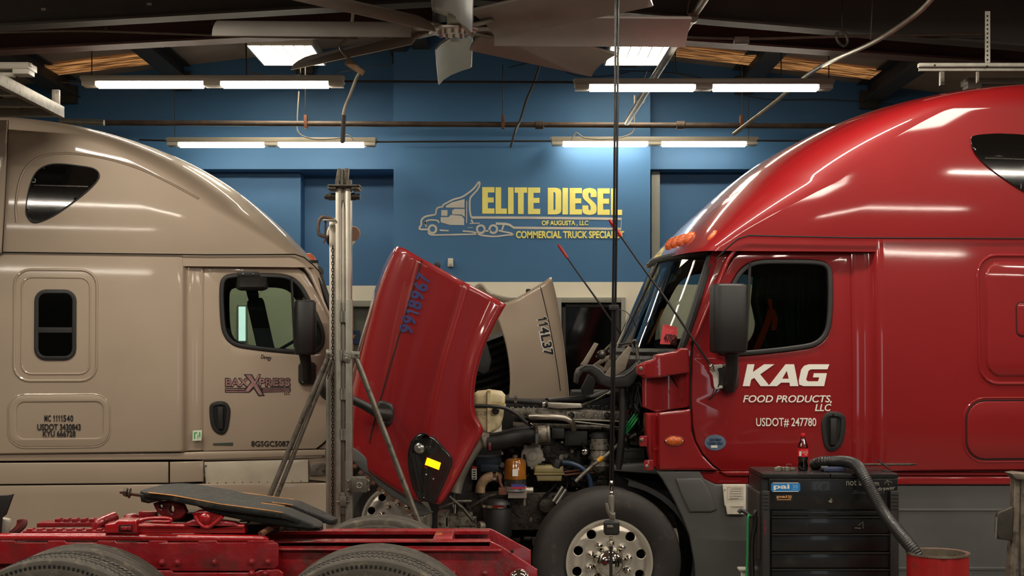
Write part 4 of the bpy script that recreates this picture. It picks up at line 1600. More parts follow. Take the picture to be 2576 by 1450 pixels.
# ---- red cowl pieces ahead of the door
def cowl(nm, pts, v, th, bev, vfn=None):
    m = M()
    uz = [T.loc(x, y, v) for x, y in pts]
    vs, fs = slab_mesh(uz, (), th, bev, 0.03, 0.02)
    out = []
    for (x, y, z) in vs:
        vv = v + th / 2 + z + (vfn(x, y) if vfn else 0)
        out.append(T.W(x, vv, y))
    m.add(out, fs)
    return m.build(nm, RED, truck, angle=30)
uE = T.loc(1735, 1000, 0.05)[0]
cowl('upper_cowl', [(1607, 921), (1622, 912), (1645, 905), (1650, 893), (1700, 884), (1712, 876), (1733, 876), (1736, 938), (1690, 945), (1655, 951), (1622, 953), (1607, 942)], 0.035, 0.10, 0.012,
     lambda x, y: 0.5 * max(0, x - uE - 0.23) ** 1.3)
cowl('middle_cowl', [(1618, 945), (1737, 935), (1738, 1022), (1700, 1030), (1655, 1040), (1617, 1025)], 0.115, 0.05, 0.008,
     lambda x, y: -0.035 * math.exp(-((x - uE - 0.02) / 0.035) ** 2) + 0.03 * math.sin(min(1, max(0, (x - uE - 0.02) / 0.24)) * PI))
cowl('lower_cowl', [(1626, 1040), (1655, 1040), (1738, 1030), (1740, 1085), (1750, 1115), (1768, 1147), (1795, 1175), (1808, 1184), (1655, 1184), (1640, 1170), (1632, 1130), (1626, 1080)], 0.04, 0.10, 0.016,
     lambda x, y: (0.028 if x > uE + 0.215 else 0) + (-0.022 if uE + 0.235 < x < uE + 0.262 else 0))
m = M()
for (x0, y0, x1, y1) in ((1604, 916, 1624, 944), (1608, 1097, 1628, 1124), (1620, 1158, 1645, 1184)):
    side_slab(m, T, [T.loc(x, y, 0.05) for x, y in ((x0, y0 + 4), (x0 + 4, y0), (x1, y0), (x1, y1), (x0 + 4, y1), (x0, y1 - 4))], 0.05, 0.01, 0.003, curved=False)
m.build('cowl_tab', RED, truck, split=True)
for x, y in ((1612, 928), (1614, 1108), (1627, 1174)):
    M().lathe([(0.014, -0.002), (0.014, 0.006), (0.008, 0.012), (0, 0.012)], T.pt(x, y, 0.05), -T.l, 12).build('bolt', STEEL, truck)
# oval amber side light
m = M(); p = T.pt(1696, 1110, 0.04)
rows = []
for i in range(7):
    a = i / 6 * PI / 2
    rows.append([p + T.f * (0.066 * math.cos(a) * math.cos(k * PI / 12)) + Vector((0, 0, 0.034 * math.cos(a) * math.sin(k * PI / 12))) - T.l * (0.02 * math.sin(a)) for k in range(24)])
m.grid(rows, True)
sl = m.build('side_marker_light', AMBER, truck, angle=60)
m = M()
m.tube([p + T.f * (0.068 * math.cos(k * PI / 12)) + Vector((0, 0, 0.036 * math.sin(k * PI / 12))) for k in range(24)], 0.005, 6, True)
m.build('light_rim', mat('dark_red_rim', (96, 20, 14), 0.3), sl)
m = M()
for sx in (-1, 1):
    m.ball(p + T.f * sx * 0.06 - T.l * 0.008, 0.006, 8, 6)
m.build('screw', CHROME, sl)
# oval sticker
vdoor = 0.076
def dpt(T, x, y, off=0.0):
    v = vdoor
    for _ in range(3):
        u, z = T.loc(x, y, v)
        v = vdoor + tumb(z) + off
    return T.W(u, v, z)
def dslab(T, m, pts, th=0.003, holes=(), off=-0.004):
    q = []
    v0 = vdoor + tumb(T.loc(pts[0][0], pts[0][1], vdoor)[1])
    side_slab(m, T, [T.loc(x, y, v0) for x, y in pts], vdoor + off, th, 0, [[T.loc(x, y, v0) for x, y in h] for h in holes])
    return m
def dtext(T, m, body, x0, y0, x1, y1, bold=0.0, shear=0.0, space=1.0, off=-0.002, th=0.003, dy=0.0):
    """text on the door; dy = px the line drops from start to end"""
    return text(m, body, dpt(T, x0, y1, off), dpt(T, x1, y1 + dy, off), dpt(T, x0, y0, off), th, bold, space, shear)
m = M(); dslab(T, m, circle(1799, 1114, 27, 20))
stk = m.build('oval_sticker', mat('silver_blue_sticker', (118, 138, 160), 0.3, 0.5, var=0.2, vscale=30), door)
m = M()
dtext(T, m, 'CERTIFIED', 1784, 1104, 1814, 1110, 0.01, off=-0.007)
dtext(T, m, 'CLEAN IDLE', 1780, 1113, 1818, 1119, 0.01, off=-0.007)
m.build('sticker_print', mat('navy_print', (40, 50, 78), 0.5), stk)
m = M(); dslab(T, m, [(1788, 1121), (1804, 1121), (1804, 1127), (1788, 1127)], 0.001, off=-0.0075); m.build('white_label', WHITEP, stk)
# door lettering
m = M()
def G(L, x0, x1):
    x0 += 0; w_ = x1 - x0
    return [(x0 + w_ * a + 12 * (1 - b), 917 + 55 * b) for a, b in L]
LK = [(0, 0), (.26, 0), (.26, .36), (.62, 0), (1.0, 0), (.55, .46), (1.0, 1), (.66, 1), (.36, .62), (.26, .70), (.26, 1), (0, 1)]
LA = [(.38, 0), (.68, 0), (1.0, 1), (.70, 1), (.66, .84), (.36, .84), (.24, 1), (-.06, 1)]
LAh = [(.47, .30), (.60, .66), (.37, .66)]
LG = [(.25, 0), (1.0, 0), (.97, .23), (.36, .23), (.28, .30), (.26, .70), (.34, .78), (.72, .78), (.73, .60), (.50, .60), (.50, .41), (.98, .41), (.98, 1), (.22, 1), (.05, .93), (0, .75), (0, .25), (.08, .07)]
m = M()
dslab(T, m, G(LK, 1868, 1936), off=-0.004)
dslab(T, m, G(LA, 1937, 2008), holes=(G(LAh, 1937, 2008),), off=-0.004)
dslab(T, m, G(LG, 2006, 2074), off=-0.004)
m.build('company_lettering', WHITEP, door, label='large white italic block letters')
m = M()
dtext(T, m, 'FOOD PRODUCTS,', 1869, 995, 2092, 1016, 0.012, 0.22)
dtext(T, m, 'LLC', 2050, 1017, 2091, 1035, 0.012, 0.22)
dtext(T, m, 'USDOT# 247780', 1902, 1052, 2053, 1075, 0.006)
m.build('small_lettering', WHITEP, door, label='smaller white lettering')

# belt and curtain inside
m = M()
rows = []
for k in range(33):
    px = 1898 + (2100 - 1898) * k / 32
    vv = 0.30 + 0.02 * math.sin(k * 1.7)
    rows.append([T.pt(px, 655, vv), T.pt(px - (10 if px < 1990 else 0), 760, vv), T.pt(px - (0 if px > 1930 else -18), 890, vv)])
rows = [r for r in rows]
m.grid(rows)
m.build('side_curtain', CURT, truck)
m = M()
q0 = [T.pt(1940, 780, 0.26), T.pt(1930, 815, 0.26), T.pt(1902, 882, 0.26)]
def strap(m, q, w_):
    rows = []
    for i, p in enumerate(q):
        rows.append([p + T.f * w_ / 2, p - T.f * w_ / 2])
    m.grid(rows)
strap(m, q0, 0.05)
strap(m, [T.pt(1941, 778, 0.255), T.pt(1950, 800, 0.255), T.pt(1946, 830, 0.255), T.pt(1940, 832, 0.255)], 0.04)
strap(m, [T.pt(1936, 752, 0.26), T.pt(1940, 782, 0.26)], 0.03)
m.build('seat_belt', ORANGE, truck)
# permit card behind the windscreen
m = M()
a = [T.pt(x, y, vv) for x, y, vv in ((1668, 815, 0.30), (1703, 824, 0.20), (1703, 868, 0.20), (1660, 866, 0.30))]
m.add([p for p in a] + [p + Vector((0, 0.004, 0)) for p in a], [(0, 1, 2, 3), (7, 6, 5, 4), (0, 1, 5, 4), (1, 2, 6, 5), (2, 3, 7, 6), (3, 0, 4, 7)])
pc_ = m.build('permit_card', mat('pink_red_card', (196, 60, 66), 0.6), truck)
m = M(); text(m, '4782', T.pt(1669, 861, 0.275), T.pt(1698, 864, 0.195), T.pt(1671, 840, 0.275), 0.002, 0.01); m.build('card_number', BLACKV, pc_)

# ---- mirrors and antennas
mir = mirror(T, truck, 1797, 713, 1886, 889, [(1840, 885, -0.12), (1842, 930, -0.08), (1838, 960, -0.02), (1836, 975, 0.04)], -0.30, True)
m = M(); side_slab(m, T, px_rrect(T, 1810, 917, 1861, 982, 12, 0.0), 0.02, 0.06, 0.012, curved=False); m.build('mirror_foot', BLACKP, mir)
m = M()
# white antenna bracket
side_slab(m, T, [T.loc(x, y, 0.0) for x, y in ((1786, 919), (1816, 917), (1819, 922), (1816, 926), (1808, 926), (1808, 970), (1818, 971), (1818, 977), (1800, 980), (1796, 972), (1793, 945), (1786, 935))], 0.0, 0.008, 0.002, curved=False)
br = m.build('antenna_bracket', mat('white_bracket', (210, 206, 196), 0.4, 0.3), mir)
m = M(); q = T.pt(1790, 924, -0.02); m.ball(q, 0.022, 10, 8); m.cyl(T.pt(1796, 935, -0.02), T.pt(1786, 915, -0.02), 0.012, 10); m.build('antenna_mount', CHROME, br)
def antenna(par, pts, nm='antenna'):
    m = M()
    q = [P(*p) for p in pts]
    m.tube(q[:-1] if False else q, [0.0085] * (len(q) - 2) + [0.0065, 0.0065], 8)
    a = m.build(nm, BLACKP, par)
    d = (q[-1] - q[-2]).normalized()
    L = (q[-1] - q[-2]).length
    M().tube([q[-1] - d * 0.13, q[-1] - d * 0.02, q[-1] + d * 0.012], [0.013, 0.014, 0.008], 8).build('antenna_tip', mat('red_tip', (176, 22, 26), 0.4), a)
    return a
antenna(mir, [(1791, 925, 10.0), (1672, 748, 10.0), (1600, 650, 9.98), (1535, 556, 9.95)])
antenna(truck, [(1566, 848, 12.35), (1500, 752, 12.35), (1450, 682, 12.35), (1406, 618, 12.35)])
m = M(); m.ptube([(1806, 928, 9.97), (1812, 950, 9.97), (1806, 975, 10.0), (1790, 1000, 10.05), (1765, 1015, 10.1), (1738, 1021, 10.12)], 0.005, 6, 5); m.build('antenna_cable', WIREM, mir)
M().ptube([(1556, 780, 10.1), (1575, 785, 10.1), (1592, 805, 10.15), (1600, 824, 10.3)], 0.003, 6, 5).build('washer_cable', WIREM, truck)

# ---- front wheel
def wheel(T_l, par, c, R_t, R_r, width, face, tyre_mat, nm='front_wheel', holes=10, nuts=10, hub=True, tread=False):
    """c: centre of the outer face, T_l: inward axis"""
    W_ = width
    prof = [(R_r, 0.02), (R_r + 0.02, 0.0), (R_r + 0.05, -0.012), (R_t * 0.75, -0.028), (R_t * 0.88, -0.022), (R_t * 0.95, 0.0), (R_t * 0.985, 0.02), (R_t, 0.045),
            (R_t + 0.002, W_ * 0.5), (R_t, W_ - 0.045), (R_t * 0.95, W_), (R_r, W_ - 0.03)]
    if tread:
        prof = [(R_r, 0.02), (R_r + 0.02, 0.0), (R_r + 0.05, -0.012), (R_t * 0.75, -0.024), (R_t * 0.9, -0.02), (R_t * 0.93, -0.012), (R_t * 0.935, 0.0), (R_t * 0.965, 0.004), (R_t * 0.985, 0.012), (R_t * 0.995, 0.03)]
        for k in range(4):
            a = 0.04 + k * (W_ - 0.08) / 4
            b = a + (W_ - 0.08) / 4
            prof += [(R_t, a + 0.004), (R_t, b - 0.010), (R_t - 0.014, b - 0.007), (R_t - 0.014, b - 0.001)]
        prof += [(R_t * 0.99, W_ - 0.03), (R_t * 0.95, W_), (R_r, W_ - 0.03)]
    wh = M().lathe_closed(prof, c, T_l, 96).build(nm, tyre_mat, par, angle=28)
    wh.name = nm
    if face is None:
        return wh
    # rim barrel + disc with hand holes
    M().lathe_closed([(R_r + 0.012, -0.012), (R_r + 0.014, 0.0), (R_r - 0.012, 0.012), (R_r - 0.02, 0.06), (R_r - 0.035, 0.062), (R_r - 0.028, 0.01), (R_r - 0.004, -0.012)], c, T_l, 72).build('rim', face, wh)
    ax = Vector(T_l).normalized()
    a1 = Vector((0, 0, 1))
    a2 = ax.cross(a1).normalized()
    rh = R_r * 0.79
    hl = [circle(rh * math.cos(2 * PI * (k + 0.4) / holes), rh * math.sin(2 * PI * (k + 0.4) / holes), 0.033, n=20) for k in range(holes)]
    def fn(x, y, z):
        r = math.hypot(x, y)
        h = 0.03 - 0.022 * max(0.0, 1 - abs(r - rh) / 0.06) if r > 0.16 else 0.03
        return c + a1 * y + a2 * x + ax * (h + z)
    M().slab(circle(0, 0, R_r - 0.01, n=72), hl, 0.014, 0.004, fn, 0.03, 0.03).build('wheel_disc', face, wh)
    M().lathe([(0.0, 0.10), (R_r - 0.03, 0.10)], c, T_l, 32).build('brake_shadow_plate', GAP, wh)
    M().lathe_closed([(0.192, 0.026), (0.197, 0.016), (0.200, 0.026)], c, T_l, 60).build('pressed_ring', face, wh)
    for k in range(nuts):
        a = 2 * PI * (k + 0.15) / nuts
        q = c + a1 * math.cos(a) * 0.142 + a2 * math.sin(a) * 0.142
        M().lathe([(0.030, 0.03), (0.029, 0.01), (0.025, -0.012), (0.016, -0.026), (0.0, -0.031)], q, T_l, 14).build('lug_nut_cover', CHROME, wh)
    if hub:
        M().lathe([(0.115, 0.03), (0.113, 0.0), (0.105, -0.03), (0.085, -0.06), (0.055, -0.08), (0.025, -0.09), (0, -0.092)], c, T_l, 40).build('hub_cap', CHROME, wh)
    return wh
wheel(T.l, truck, T.pt(1533, 1417, 0.06), 0.52, 0.297, 0.29, ALUP, TYRE2)
# a distant wheel on the other side closes the axle
wheel(-T.l, truck, T.W(wc[0], TW - 0.06, 0.52), 0.52, 0.297, 0.29, None, TYRE2)

# ---------------------------------------------------------------- lifted hoods
def hood(T, par, lines, vs_, paint, nm='hood', n=40):
    """lines: pixel polylines from the wheel arch edge to the centre line; vs_: lateral positions"""
    rows = []
    for ln, v in zip(lines, vs_):
        q = [Vector((*T.loc(x, y, v), 0)) for x, y in ln]
        q = resample(cr(q, 5), n)
        rows.append([(p.x, v, p.y) for p in q])
    # smooth across
    cols = []
    for j in range(n):
        c_ = cr([Vector(r[j]) for r in rows], 4)
        # mirror to the far side
        far = [Vector((p.x, TW - p.y, p.z)) for p in reversed(c_[:-1])]
        cols.append([T.W(p.x, p.y, p.z) for p in c_ + far])
    m = M().grid(cols)
    o = m.build(nm, paint, par, angle=60)
    sm = o.modifiers.new('shell', 'SOLIDIFY')
    sm.thickness = 0.018
    sm.offset = -1 if False else 0
    return o

A_ = [(1271, 765), (1248, 805), (1222, 858), (1203, 912), (1192, 970), (1190, 1020), (1196, 1052), (1213, 1082), (1195, 1120), (1165, 1175), (1135, 1230), (1110, 1268)]
B0 = [(1236, 745), (1208, 800), (1186, 858), (1170, 912), (1160, 970), (1158, 1020), (1160, 1060), (1160, 1100), (1150, 1140), (1132, 1190), (1112, 1232), (1095, 1268)]
B_ = [(1176, 714), (1158, 775), (1138, 840), (1120, 900), (1106, 960), (1094, 1010), (1086, 1060), (1080, 1110), (1074, 1150), (1068, 1190), (1064, 1225), (1062, 1262)]
B2 = [(1120, 683), (1100, 750), (1080, 820), (1062, 885), (1046, 945), (1032, 1000), (1022, 1050), (1014, 1100), (1008, 1145), (1004, 1185), (1003, 1215), (1006, 1240)]
C_ = [(1060, 650), (1040, 720), (1018, 795), (997, 865), (976, 935), (960, 990), (945, 1040), (932, 1085), (926, 1115), (922, 1140), (922, 1165), (926, 1185)]
D_ = [(1006, 622), (978, 690), (955, 760), (936, 830), (918, 900), (906, 955), (896, 1005), (889, 1050), (885, 1085), (884, 1110), (885, 1130), (888, 1150)]
E_ = [(984, 640), (958, 710), (936, 775), (918, 840), (902, 905), (890, 960), (880, 1008), (874, 1050), (870, 1085), (868, 1110), (868, 1130), (870, 1150)]
F_ = [(966, 672), (944, 735), (925, 800), (908, 860), (893, 920), (881, 970), (872, 1015), (866, 1055), (862, 1085), (861, 1110), (860, 1130), (862, 1150)]
def shl(ln, dx):
    return [(x + dx * min(1, i / 1.0), y) for i, (x, y) in enumerate(ln)] if False else [(x + dx, y + (0 if i else dx * 0.5)) for i, (x, y) in enumerate(ln)]
redhood = hood(RT, truck, [A_, shl(A_, -7), B0, shl(B_, 9), B_, shl(B_, -9), B2, C_, D_, E_, F_], [0.035, 0.012, 0.045, 0.045, 0.055, 0.095, 0.11, 0.13, 0.24, 0.55, 1.17], RED)
hb = bvh_of([redhood])
# far-side corner tip already comes from the mirrored lines
m = M(); m.tube([hit(hb, x, y)[0] - T.l * 0.011 for x, y in ((1061, 655), (1041, 720), (1019, 795), (998, 865), (977, 935), (961, 990), (946, 1040), (935, 1085), (929, 1115))], 0.004, 6)
m.build('hood_seam', GAP, redhood)
m = M(); drape_text(m, hb, '9918967', (1037, 846), (1087, 694), (1002, 834), bold=0.03, off=0.012); m.build('hood_number', BLUEV, redhood, label='dark blue painted number')
# grey lower air dam along the front edge
m = M(); side_slab(m, T, [T.loc(x, y, 0.12) for x, y in ((884, 1124), (900, 1134), (1000, 1215), (1090, 1290), (1060, 1302), (1046, 1296), (1030, 1278), (1000, 1257), (985, 1252), (968, 1236), (950, 1222), (930, 1196), (915, 1190), (890, 1163), (884, 1160))], 0.12, 0.05, 0.01, curved=False)
m.build('front_air_dam', GREYP, redhood)
m = M()
for (x, y) in ((894, 1170), (908, 1186), (925, 1198), (940, 1212), (955, 1228), (972, 1240), (990, 1254), (1012, 1266), (1030, 1284)):
    m.box(T.pt(x, y + 3, 0.14), (0.03, 0.03, 0.03), Matrix.Rotation(0.6, 3, 'Y'))
m.build('clip', RUST, redhood, bevel=0.004, split=True)
# headlight
hl = [tuple(p)[:2] for p in cr([(x, y, 0) for x, y in ((1052, 1096), (1068, 1093), (1092, 1104), (1116, 1130), (1136, 1158), (1122, 1200), (1104, 1240), (1088, 1270), (1070, 1266), (1046, 1236), (1033, 1195), (1029, 1150), (1036, 1115))], 4, True)]
m = M(); drape(m, hb, hl, 0.02, 0.006, off=0.012, cut=10)
hlo = m.build('headlight', SMOKE, redhood, angle=50)
m = M(); drape(m, hb, inset(hl, -3), 0.012, 0.004, holes=(inset(hl, 1),), off=0.008, cut=20); m.build('headlight_rim', GAP, hlo)
hb2 = bvh_of([hlo])
m = M()
for (x, y, r) in ((1056, 1128, 15), ):
    p, nn = hit(hb2, x, y)
    m.lathe([(0.0, 0.024), (0.022, 0.02), (0.038, 0.008), (0.042, -0.004)], p, nn, 24)
m.build('round_lamp', LENSW, hlo)
m = M(); drape(m, hb2, [(1076, 1152), (1109, 1165), (1104, 1183), (1070, 1170)], 0.006, 0.002, off=0.004, cut=9); m.build('turn_signal', AMBERLIT, hlo, label='lit amber turn signal')
m = M()
for x, y in ((1072, 1195), (1090, 1206)):
    p, nn = hit(hb2, x, y); m.ball(p, 0.008, 8, 6)
m.build('lamp_glint', LENSW, hlo)
# hood mirror: foot, arm, head
m = M()
ft = [tuple(p)[:2] for p in cr([(x, y, 0) for x, y in ((956, 1010), (976, 1012), (990, 1022), (991, 1045), (984, 1068), (972, 1072), (956, 1060), (946, 1035))], 4, True)]
drape(m, hb, ft, 0.05, 0.02, off=0.02, cut=12)
hm = m.build('hood_mirror', BLACKP, redhood, angle=60)
M().tube([T.pt(975, 1045, 0.02), T.pt(950, 1040, -0.06), T.pt(915, 1020, -0.10), T.pt(880, 1003, -0.10), T.pt(845, 985, -0.10)], [0.045, 0.035, 0.03, 0.03, 0.03], 12).build('mirror_arm', BLACKP, hm)
m = M()
rows = []
for (x, w_) in ((796, 12), (800, 24), (812, 33), (828, 36), (842, 30), (850, 14)):
    cy_ = 960 + (x - 796) * 0.5
    rows.append([T.pt(x, cy_, -0.1) + Vector((0, 0.09 * math.sin(k * PI / 9) * w_ / 36, w_ / 352 * math.cos(k * PI / 9))) for k in range(18)])
m.grid(rows, True); m.f.append(tuple(range(18))); m.f.append(tuple(range(5 * 18, 6 * 18)))
m.build('mirror_head', BLACKP, hm, angle=60)
# rubber bumper on the hood's rear edge
M().lathe([(0.02, -0.02), (0.024, 0), (0.018, 0.02)], T.pt(1100, 668, 0.35), (0, 0, 1), 12).build('hood_bump_stop', RUBBER, redhood)

# beige hood
T = BT
bA = [(1238, 760), (1248, 790), (1262, 830), (1273, 870), (1280, 910), (1283, 950), (1282, 985), (1278, 1010)]
bB0 = [(1268, 762), (1276, 792), (1290, 832), (1302, 872), (1310, 912), (1313, 950), (1313, 985), (1312, 1010)]
bB = [(1303, 748), (1316, 782), (1332, 825), (1345, 868), (1354, 910), (1360, 950), (1363, 985), (1364, 1010)]
bC = [(1358, 716), (1368, 760), (1380, 812), (1390, 865), (1398, 910), (1404, 950), (1408, 985), (1410, 1010)]
bD = [(1385, 698), (1396, 742), (1406, 795), (1414, 850), (1420, 900), (1425, 945), (1428, 980), (1430, 1010)]
bE = [(1372, 712), (1384, 752), (1396, 800), (1405, 855), (1412, 903), (1418, 947), (1422, 982), (1424, 1010)]
bF = [(1352, 735), (1366, 772), (1380, 815), (1391, 862), (1400, 908), (1407, 950), (1412, 984), (1414, 1010)]
# lateral positions of a 2.3 m wide hood; lines past the crown lie on the far half
ln2 = []
bh = hood(BT, btruck, [bA, bB0, bB, bC, bD], [0.02, 0.04, 0.09, 0.14, 0.25], BEIGE, n=30) if False else None
def hood2(T, par, lines, vs_, paint, n=30, tail=None):
    rows = []
    for ln, v in zip(lines, vs_):
        q = [Vector((*T.loc(x, y, v), 0)) for x, y in ln]
        q = resample(cr(q, 5), n)
        rows.append([Vector((p.x, v, p.y)) for p in q])
    cols = []
    for j in range(n):
        c_ = cr([r[j] for r in rows], 4)
        e = c_[-1]
        mid = [Vector((e.x + 0.10 * math.sin(PI * k / 12), e.y + (TW - 2 * e.y) * k / 12, e.z + 0.0)) for k in range(1, 12)]
        far = [Vector((p.x, TW - p.y, p.z)) for p in reversed(c_)]
        cols.append([T.W(p.x, p.y, p.z) for p in c_ + mid + far])
    if tail:
        cols = []
        rr2 = []
        for ln, v in tail:
            q = resample(cr([Vector((*T.loc(x, y, v), 0)) for x, y in ln], 5), n)
            rr2.append([Vector((p.x, v, p.y)) for p in q])
        for j in range(n):
            c_ = cr([r[j] for r in rows + rr2], 4)
            cols.append([T.W(p.x, p.y, p.z) for p in c_])
    o = M().grid(cols).build('hood', paint, par, angle=60)
    sm = o.modifiers.new('shell', 'SOLIDIFY')
    sm.thickness = 0.018
    sm.offset = 0
    return o
bhood = hood2(BT, btruck, [bA, bB0, bB, bC, bD], [0.02, 0.05, 0.10, 0.14, 0.2], BEIGE, tail=[
    ([(1368, 716), (1386, 790), (1402, 880), (1412, 1010)], 0.42),
    ([(1302, 750), (1340, 830), (1368, 920), (1385, 1010)], 1.17),
    ([(1236, 738), (1290, 830), (1320, 920), (1335, 1010)], 1.9),
    ([(1210, 714), (1262, 820), (1292, 920), (1305, 1010)], 2.12),
    ([(1196, 720), (1225, 820), (1240, 920), (1245, 1010)], 2.30)])
hb3 = bvh_of([bhood])
m = M(); m.tube([hit(hb3, x, y)[0] - T.l * 0.011 for x, y in ((1359, 722), (1369, 762), (1381, 814), (1391, 866), (1399, 911), (1405, 950), (1409, 984))], 0.004, 6); m.build('hood_seam', GAP, bhood)
m = M(); drape_text(m, hb3, '114L37', (1350, 798), (1368, 898), (1373, 794), bold=0.05, off=0.011, grow=0.2); m.build('number_outline', WHITEP, bhood)
m = M(); drape_text(m, hb3, '114L37', (1350, 798), (1368, 898), (1373, 794), bold=0.02, off=0.015); m.build('hood_number', BLACKV, bhood, label='black number with white outline')
M().lathe([(0.02, -0.02), (0.024, 0), (0.018, 0.02)], T.pt(1329, 733, 0.3), (0, 0, 1), 12).build('hood_bump_stop', RUBBER, bhood)

# ---------------------------------------------------------------- beige truck details
vb = 0.0
qw = [tuple(p)[:2] for p in cr([(x, y, 0) for x, y in ((70, 545), (67, 520), (76, 470), (92, 435), (118, 418), (150, 414), (200, 419), (236, 426), (249, 440), (243, 456), (220, 480), (180, 512), (130, 545), (88, 560))], 4, True)]
m = M(); drape(m, bbvh, qw, 0.012, 0.003, off=0.006, cut=12)
o = m.build('roof_window', DARKG, btruck, angle=60)
m = M(); drape(m, bbvh, [(87, 466), (222, 469), (222, 472), (87, 468)], 0.004, off=0.014); m.build('window_bar', DKSTEEL, o)
m = M(); drape(m, bbvh, inset(qw, -2.5), 0.008, 0.003, holes=(inset(qw, 1),), off=0.006, cut=20); m.build('window_rim', BLACKP, o)
# raised contour line arching over the quarter window
arc = cr([(x, y, 0) for x, y in ((42, 560), (40, 510), (55, 440), (90, 400), (140, 387), (200, 388), (280, 402), (360, 428), (430, 462), (500, 500))], 5)
q = [hit(bbvh, p.x, p.y) for p in arc]
m = M(); m.tube([a + n_ * (-0.006) for a, n_ in q if a], 0.014, 8); m.build('roof_contour', BEIGE, btruck)
# sleeper window with its beads
bead(T, btruck, 'access_panel_bead', px_rrect(T, 35, 678, 243, 958, 40), 0.013, mt=BEIGE)
bead(T, btruck, 'access_panel_bead', px_rrect(T, 54, 697, 226, 941, 26), 0.010, mt=BEIGE)
m = M(); side_slab(m, T, px_rrect(T, 86, 728, 192, 907, 30), -0.016, 0.02, 0.006, (inset(px_rrect(T, 86, 728, 192, 907, 30), 0.035),))
sw = m.build('sleeper_window', BLACKP, btruck)
m = M(); side_slab(m, T, inset(px_rrect(T, 86, 728, 192, 907, 30), 0.03), -0.006, 0.004); m.build('pane', DARKG, sw)
m = M(); side_slab(m, T, px_rrect(T, 92, 824, 187, 838, 2), -0.012, 0.008, 0.002); m.build('sliding_bar', BLACKP, sw)
m = M(); side_slab(m, T, px_rrect(T, 22, 995, 275, 1123, 40), -0.010, 0.012, 0.005, (px_rrect(T, 42, 1012, 260, 1103, 20),)); m.build('locker_surround', BEIGE, btruck)
bead(T, btruck, 'locker_bead', px_rrect(T, 20, 993, 277, 1125, 42), 0.008, mt=BEIGE)
bead(T, btruck, 'locker_bead', px_rrect(T, 40, 1011, 262, 1104, 22), 0.007, mt=BEIGE)
def stext(T, m, body, x0, y0, x1, y1, bold=0.0, v=-0.003, cells=False):
    return text(m, body, T.pt(x0, y1, v), T.pt(x1, y1, v), T.pt(x0, y0, v), 0.003, bold, cells=cells)
m = M()
stext(T, m, 'MC 1111540', 111, 1045, 185, 1061, 0.02, cells=True)
stext(T, m, 'USDOT 3430843', 94, 1067, 203, 1083, 0.02)
stext(T, m, 'KYU 666728', 108, 1084, 190, 1099.5, 0.02)
m.build('locker_lettering', BLACKV, btruck)
# door lettering: logo
m = M()
dtext(T, m, 'BAX', 566, 951, 626, 974, 0.06, off=-0.003)
dtext(T, m, 'PRESS', 650, 951, 731, 974, 0.06, off=-0.003)
dslab(T, m, [(566, 977), (624, 976), (622, 988), (566, 988)], 0.002)
dslab(T, m, [(652, 976), (731, 975), (731, 986), (655, 988)], 0.002)
dslab(T, m, [(613, 942), (634, 942), (642, 956), (650, 942), (656, 942), (646, 964), (666, 996), (650, 997), (638, 978), (627, 988), (611, 988), (630, 962)], 0.003, off=-0.005)
m.build('company_lettering', BLACKV, bdoor)
m = M()
PINK = mat('pink_chrome_vinyl', (176, 132, 130), 0.3, 0.4, var=0.3, vscale=14)
dtext(T, m, 'BAX', 568, 953, 624, 972, 0.015, off=-0.006)
dtext(T, m, 'PRESS', 652, 953, 729, 972, 0.015, off=-0.006)
for yy in (979, 984):
    dslab(T, m, [(568, yy), (616, yy), (615, yy + 2.5), (568, yy + 2.5)], 0.002, off=-0.006)
    dslab(T, m, [(660, yy - 1), (729, yy - 1), (729, yy + 1.5), (662, yy + 1.5)], 0.002, off=-0.006)
dslab(T, m, [(618, 944), (632, 944), (641, 960), (650, 944), (654, 944), (644, 964), (661, 994), (652, 994), (638, 972), (625, 986), (615, 986), (633, 962)], 0.002, off=-0.008)
m.build('lettering_fill', PINK, bdoor, label='pinkish chrome fill of the lettering')
m = M(); dtext(T, m, 'LLC', 715, 987, 729, 993, 0.0, off=-0.003)
dtext(T, m, '8GSGC5087', 632, 1110, 728, 1124, 0.015, off=-0.003)
dtext(T, m, 'Dawgy', 656, 892, 683, 905, 0.0, 0.3, off=-0.003, dy=4)
m.build('small_lettering', BLACKV, bdoor)
m = M(); dslab(T, m, [(536, 1116), (586, 1114), (586, 1122), (536, 1121)], 0.003); m.build('model_badge', mat('dark_green_badge', (62, 70, 60), 0.5), bdoor)
sk([(-400, 296), (18, 302), (16, 400), (10, 520), (3, 637), (-400, 637)], -0.03, 0.05, 0.01, 'side_extender', BEIGE, btruck)
m = M(); side_slab(m, T, [T.loc(x, y, 0.0) for x, y in ((16, 303), (21, 303), (18, 400), (12, 520), (6, 637), (0, 637), (8, 520), (14, 400))], 0.0, 0.02, 0, curved=False); m.build('extender_gap', GAP, btruck)
# green and white sticker on the pillar
m = M(); v_ = 0.03
side_slab(m, T, [T.loc(x, y, v_) for x, y in ((485, 1084), (508, 1083), (507, 1109), (484, 1110))], v_, 0.006, 0.001, curved=False)
stk = m.build('square_sticker', mat('pale_green_sticker', (214, 226, 200), 0.5), btruck)
m = M()
for (x0, y0, x1, y1) in ((488, 1088, 491, 1104), (491, 1088, 496, 1091), (497, 1094, 499, 1104), (500, 1088, 504, 1091), (501, 1091, 504, 1100)):
    side_slab(m, T, [T.loc(x, y, v_) for x, y in ((x0, y0), (x1, y0), (x1, y1), (x0, y1))], v_ - 0.002, 0.003, 0, curved=False)
m.build('sticker_print', mat('green_print', (60, 160, 84), 0.5), stk)
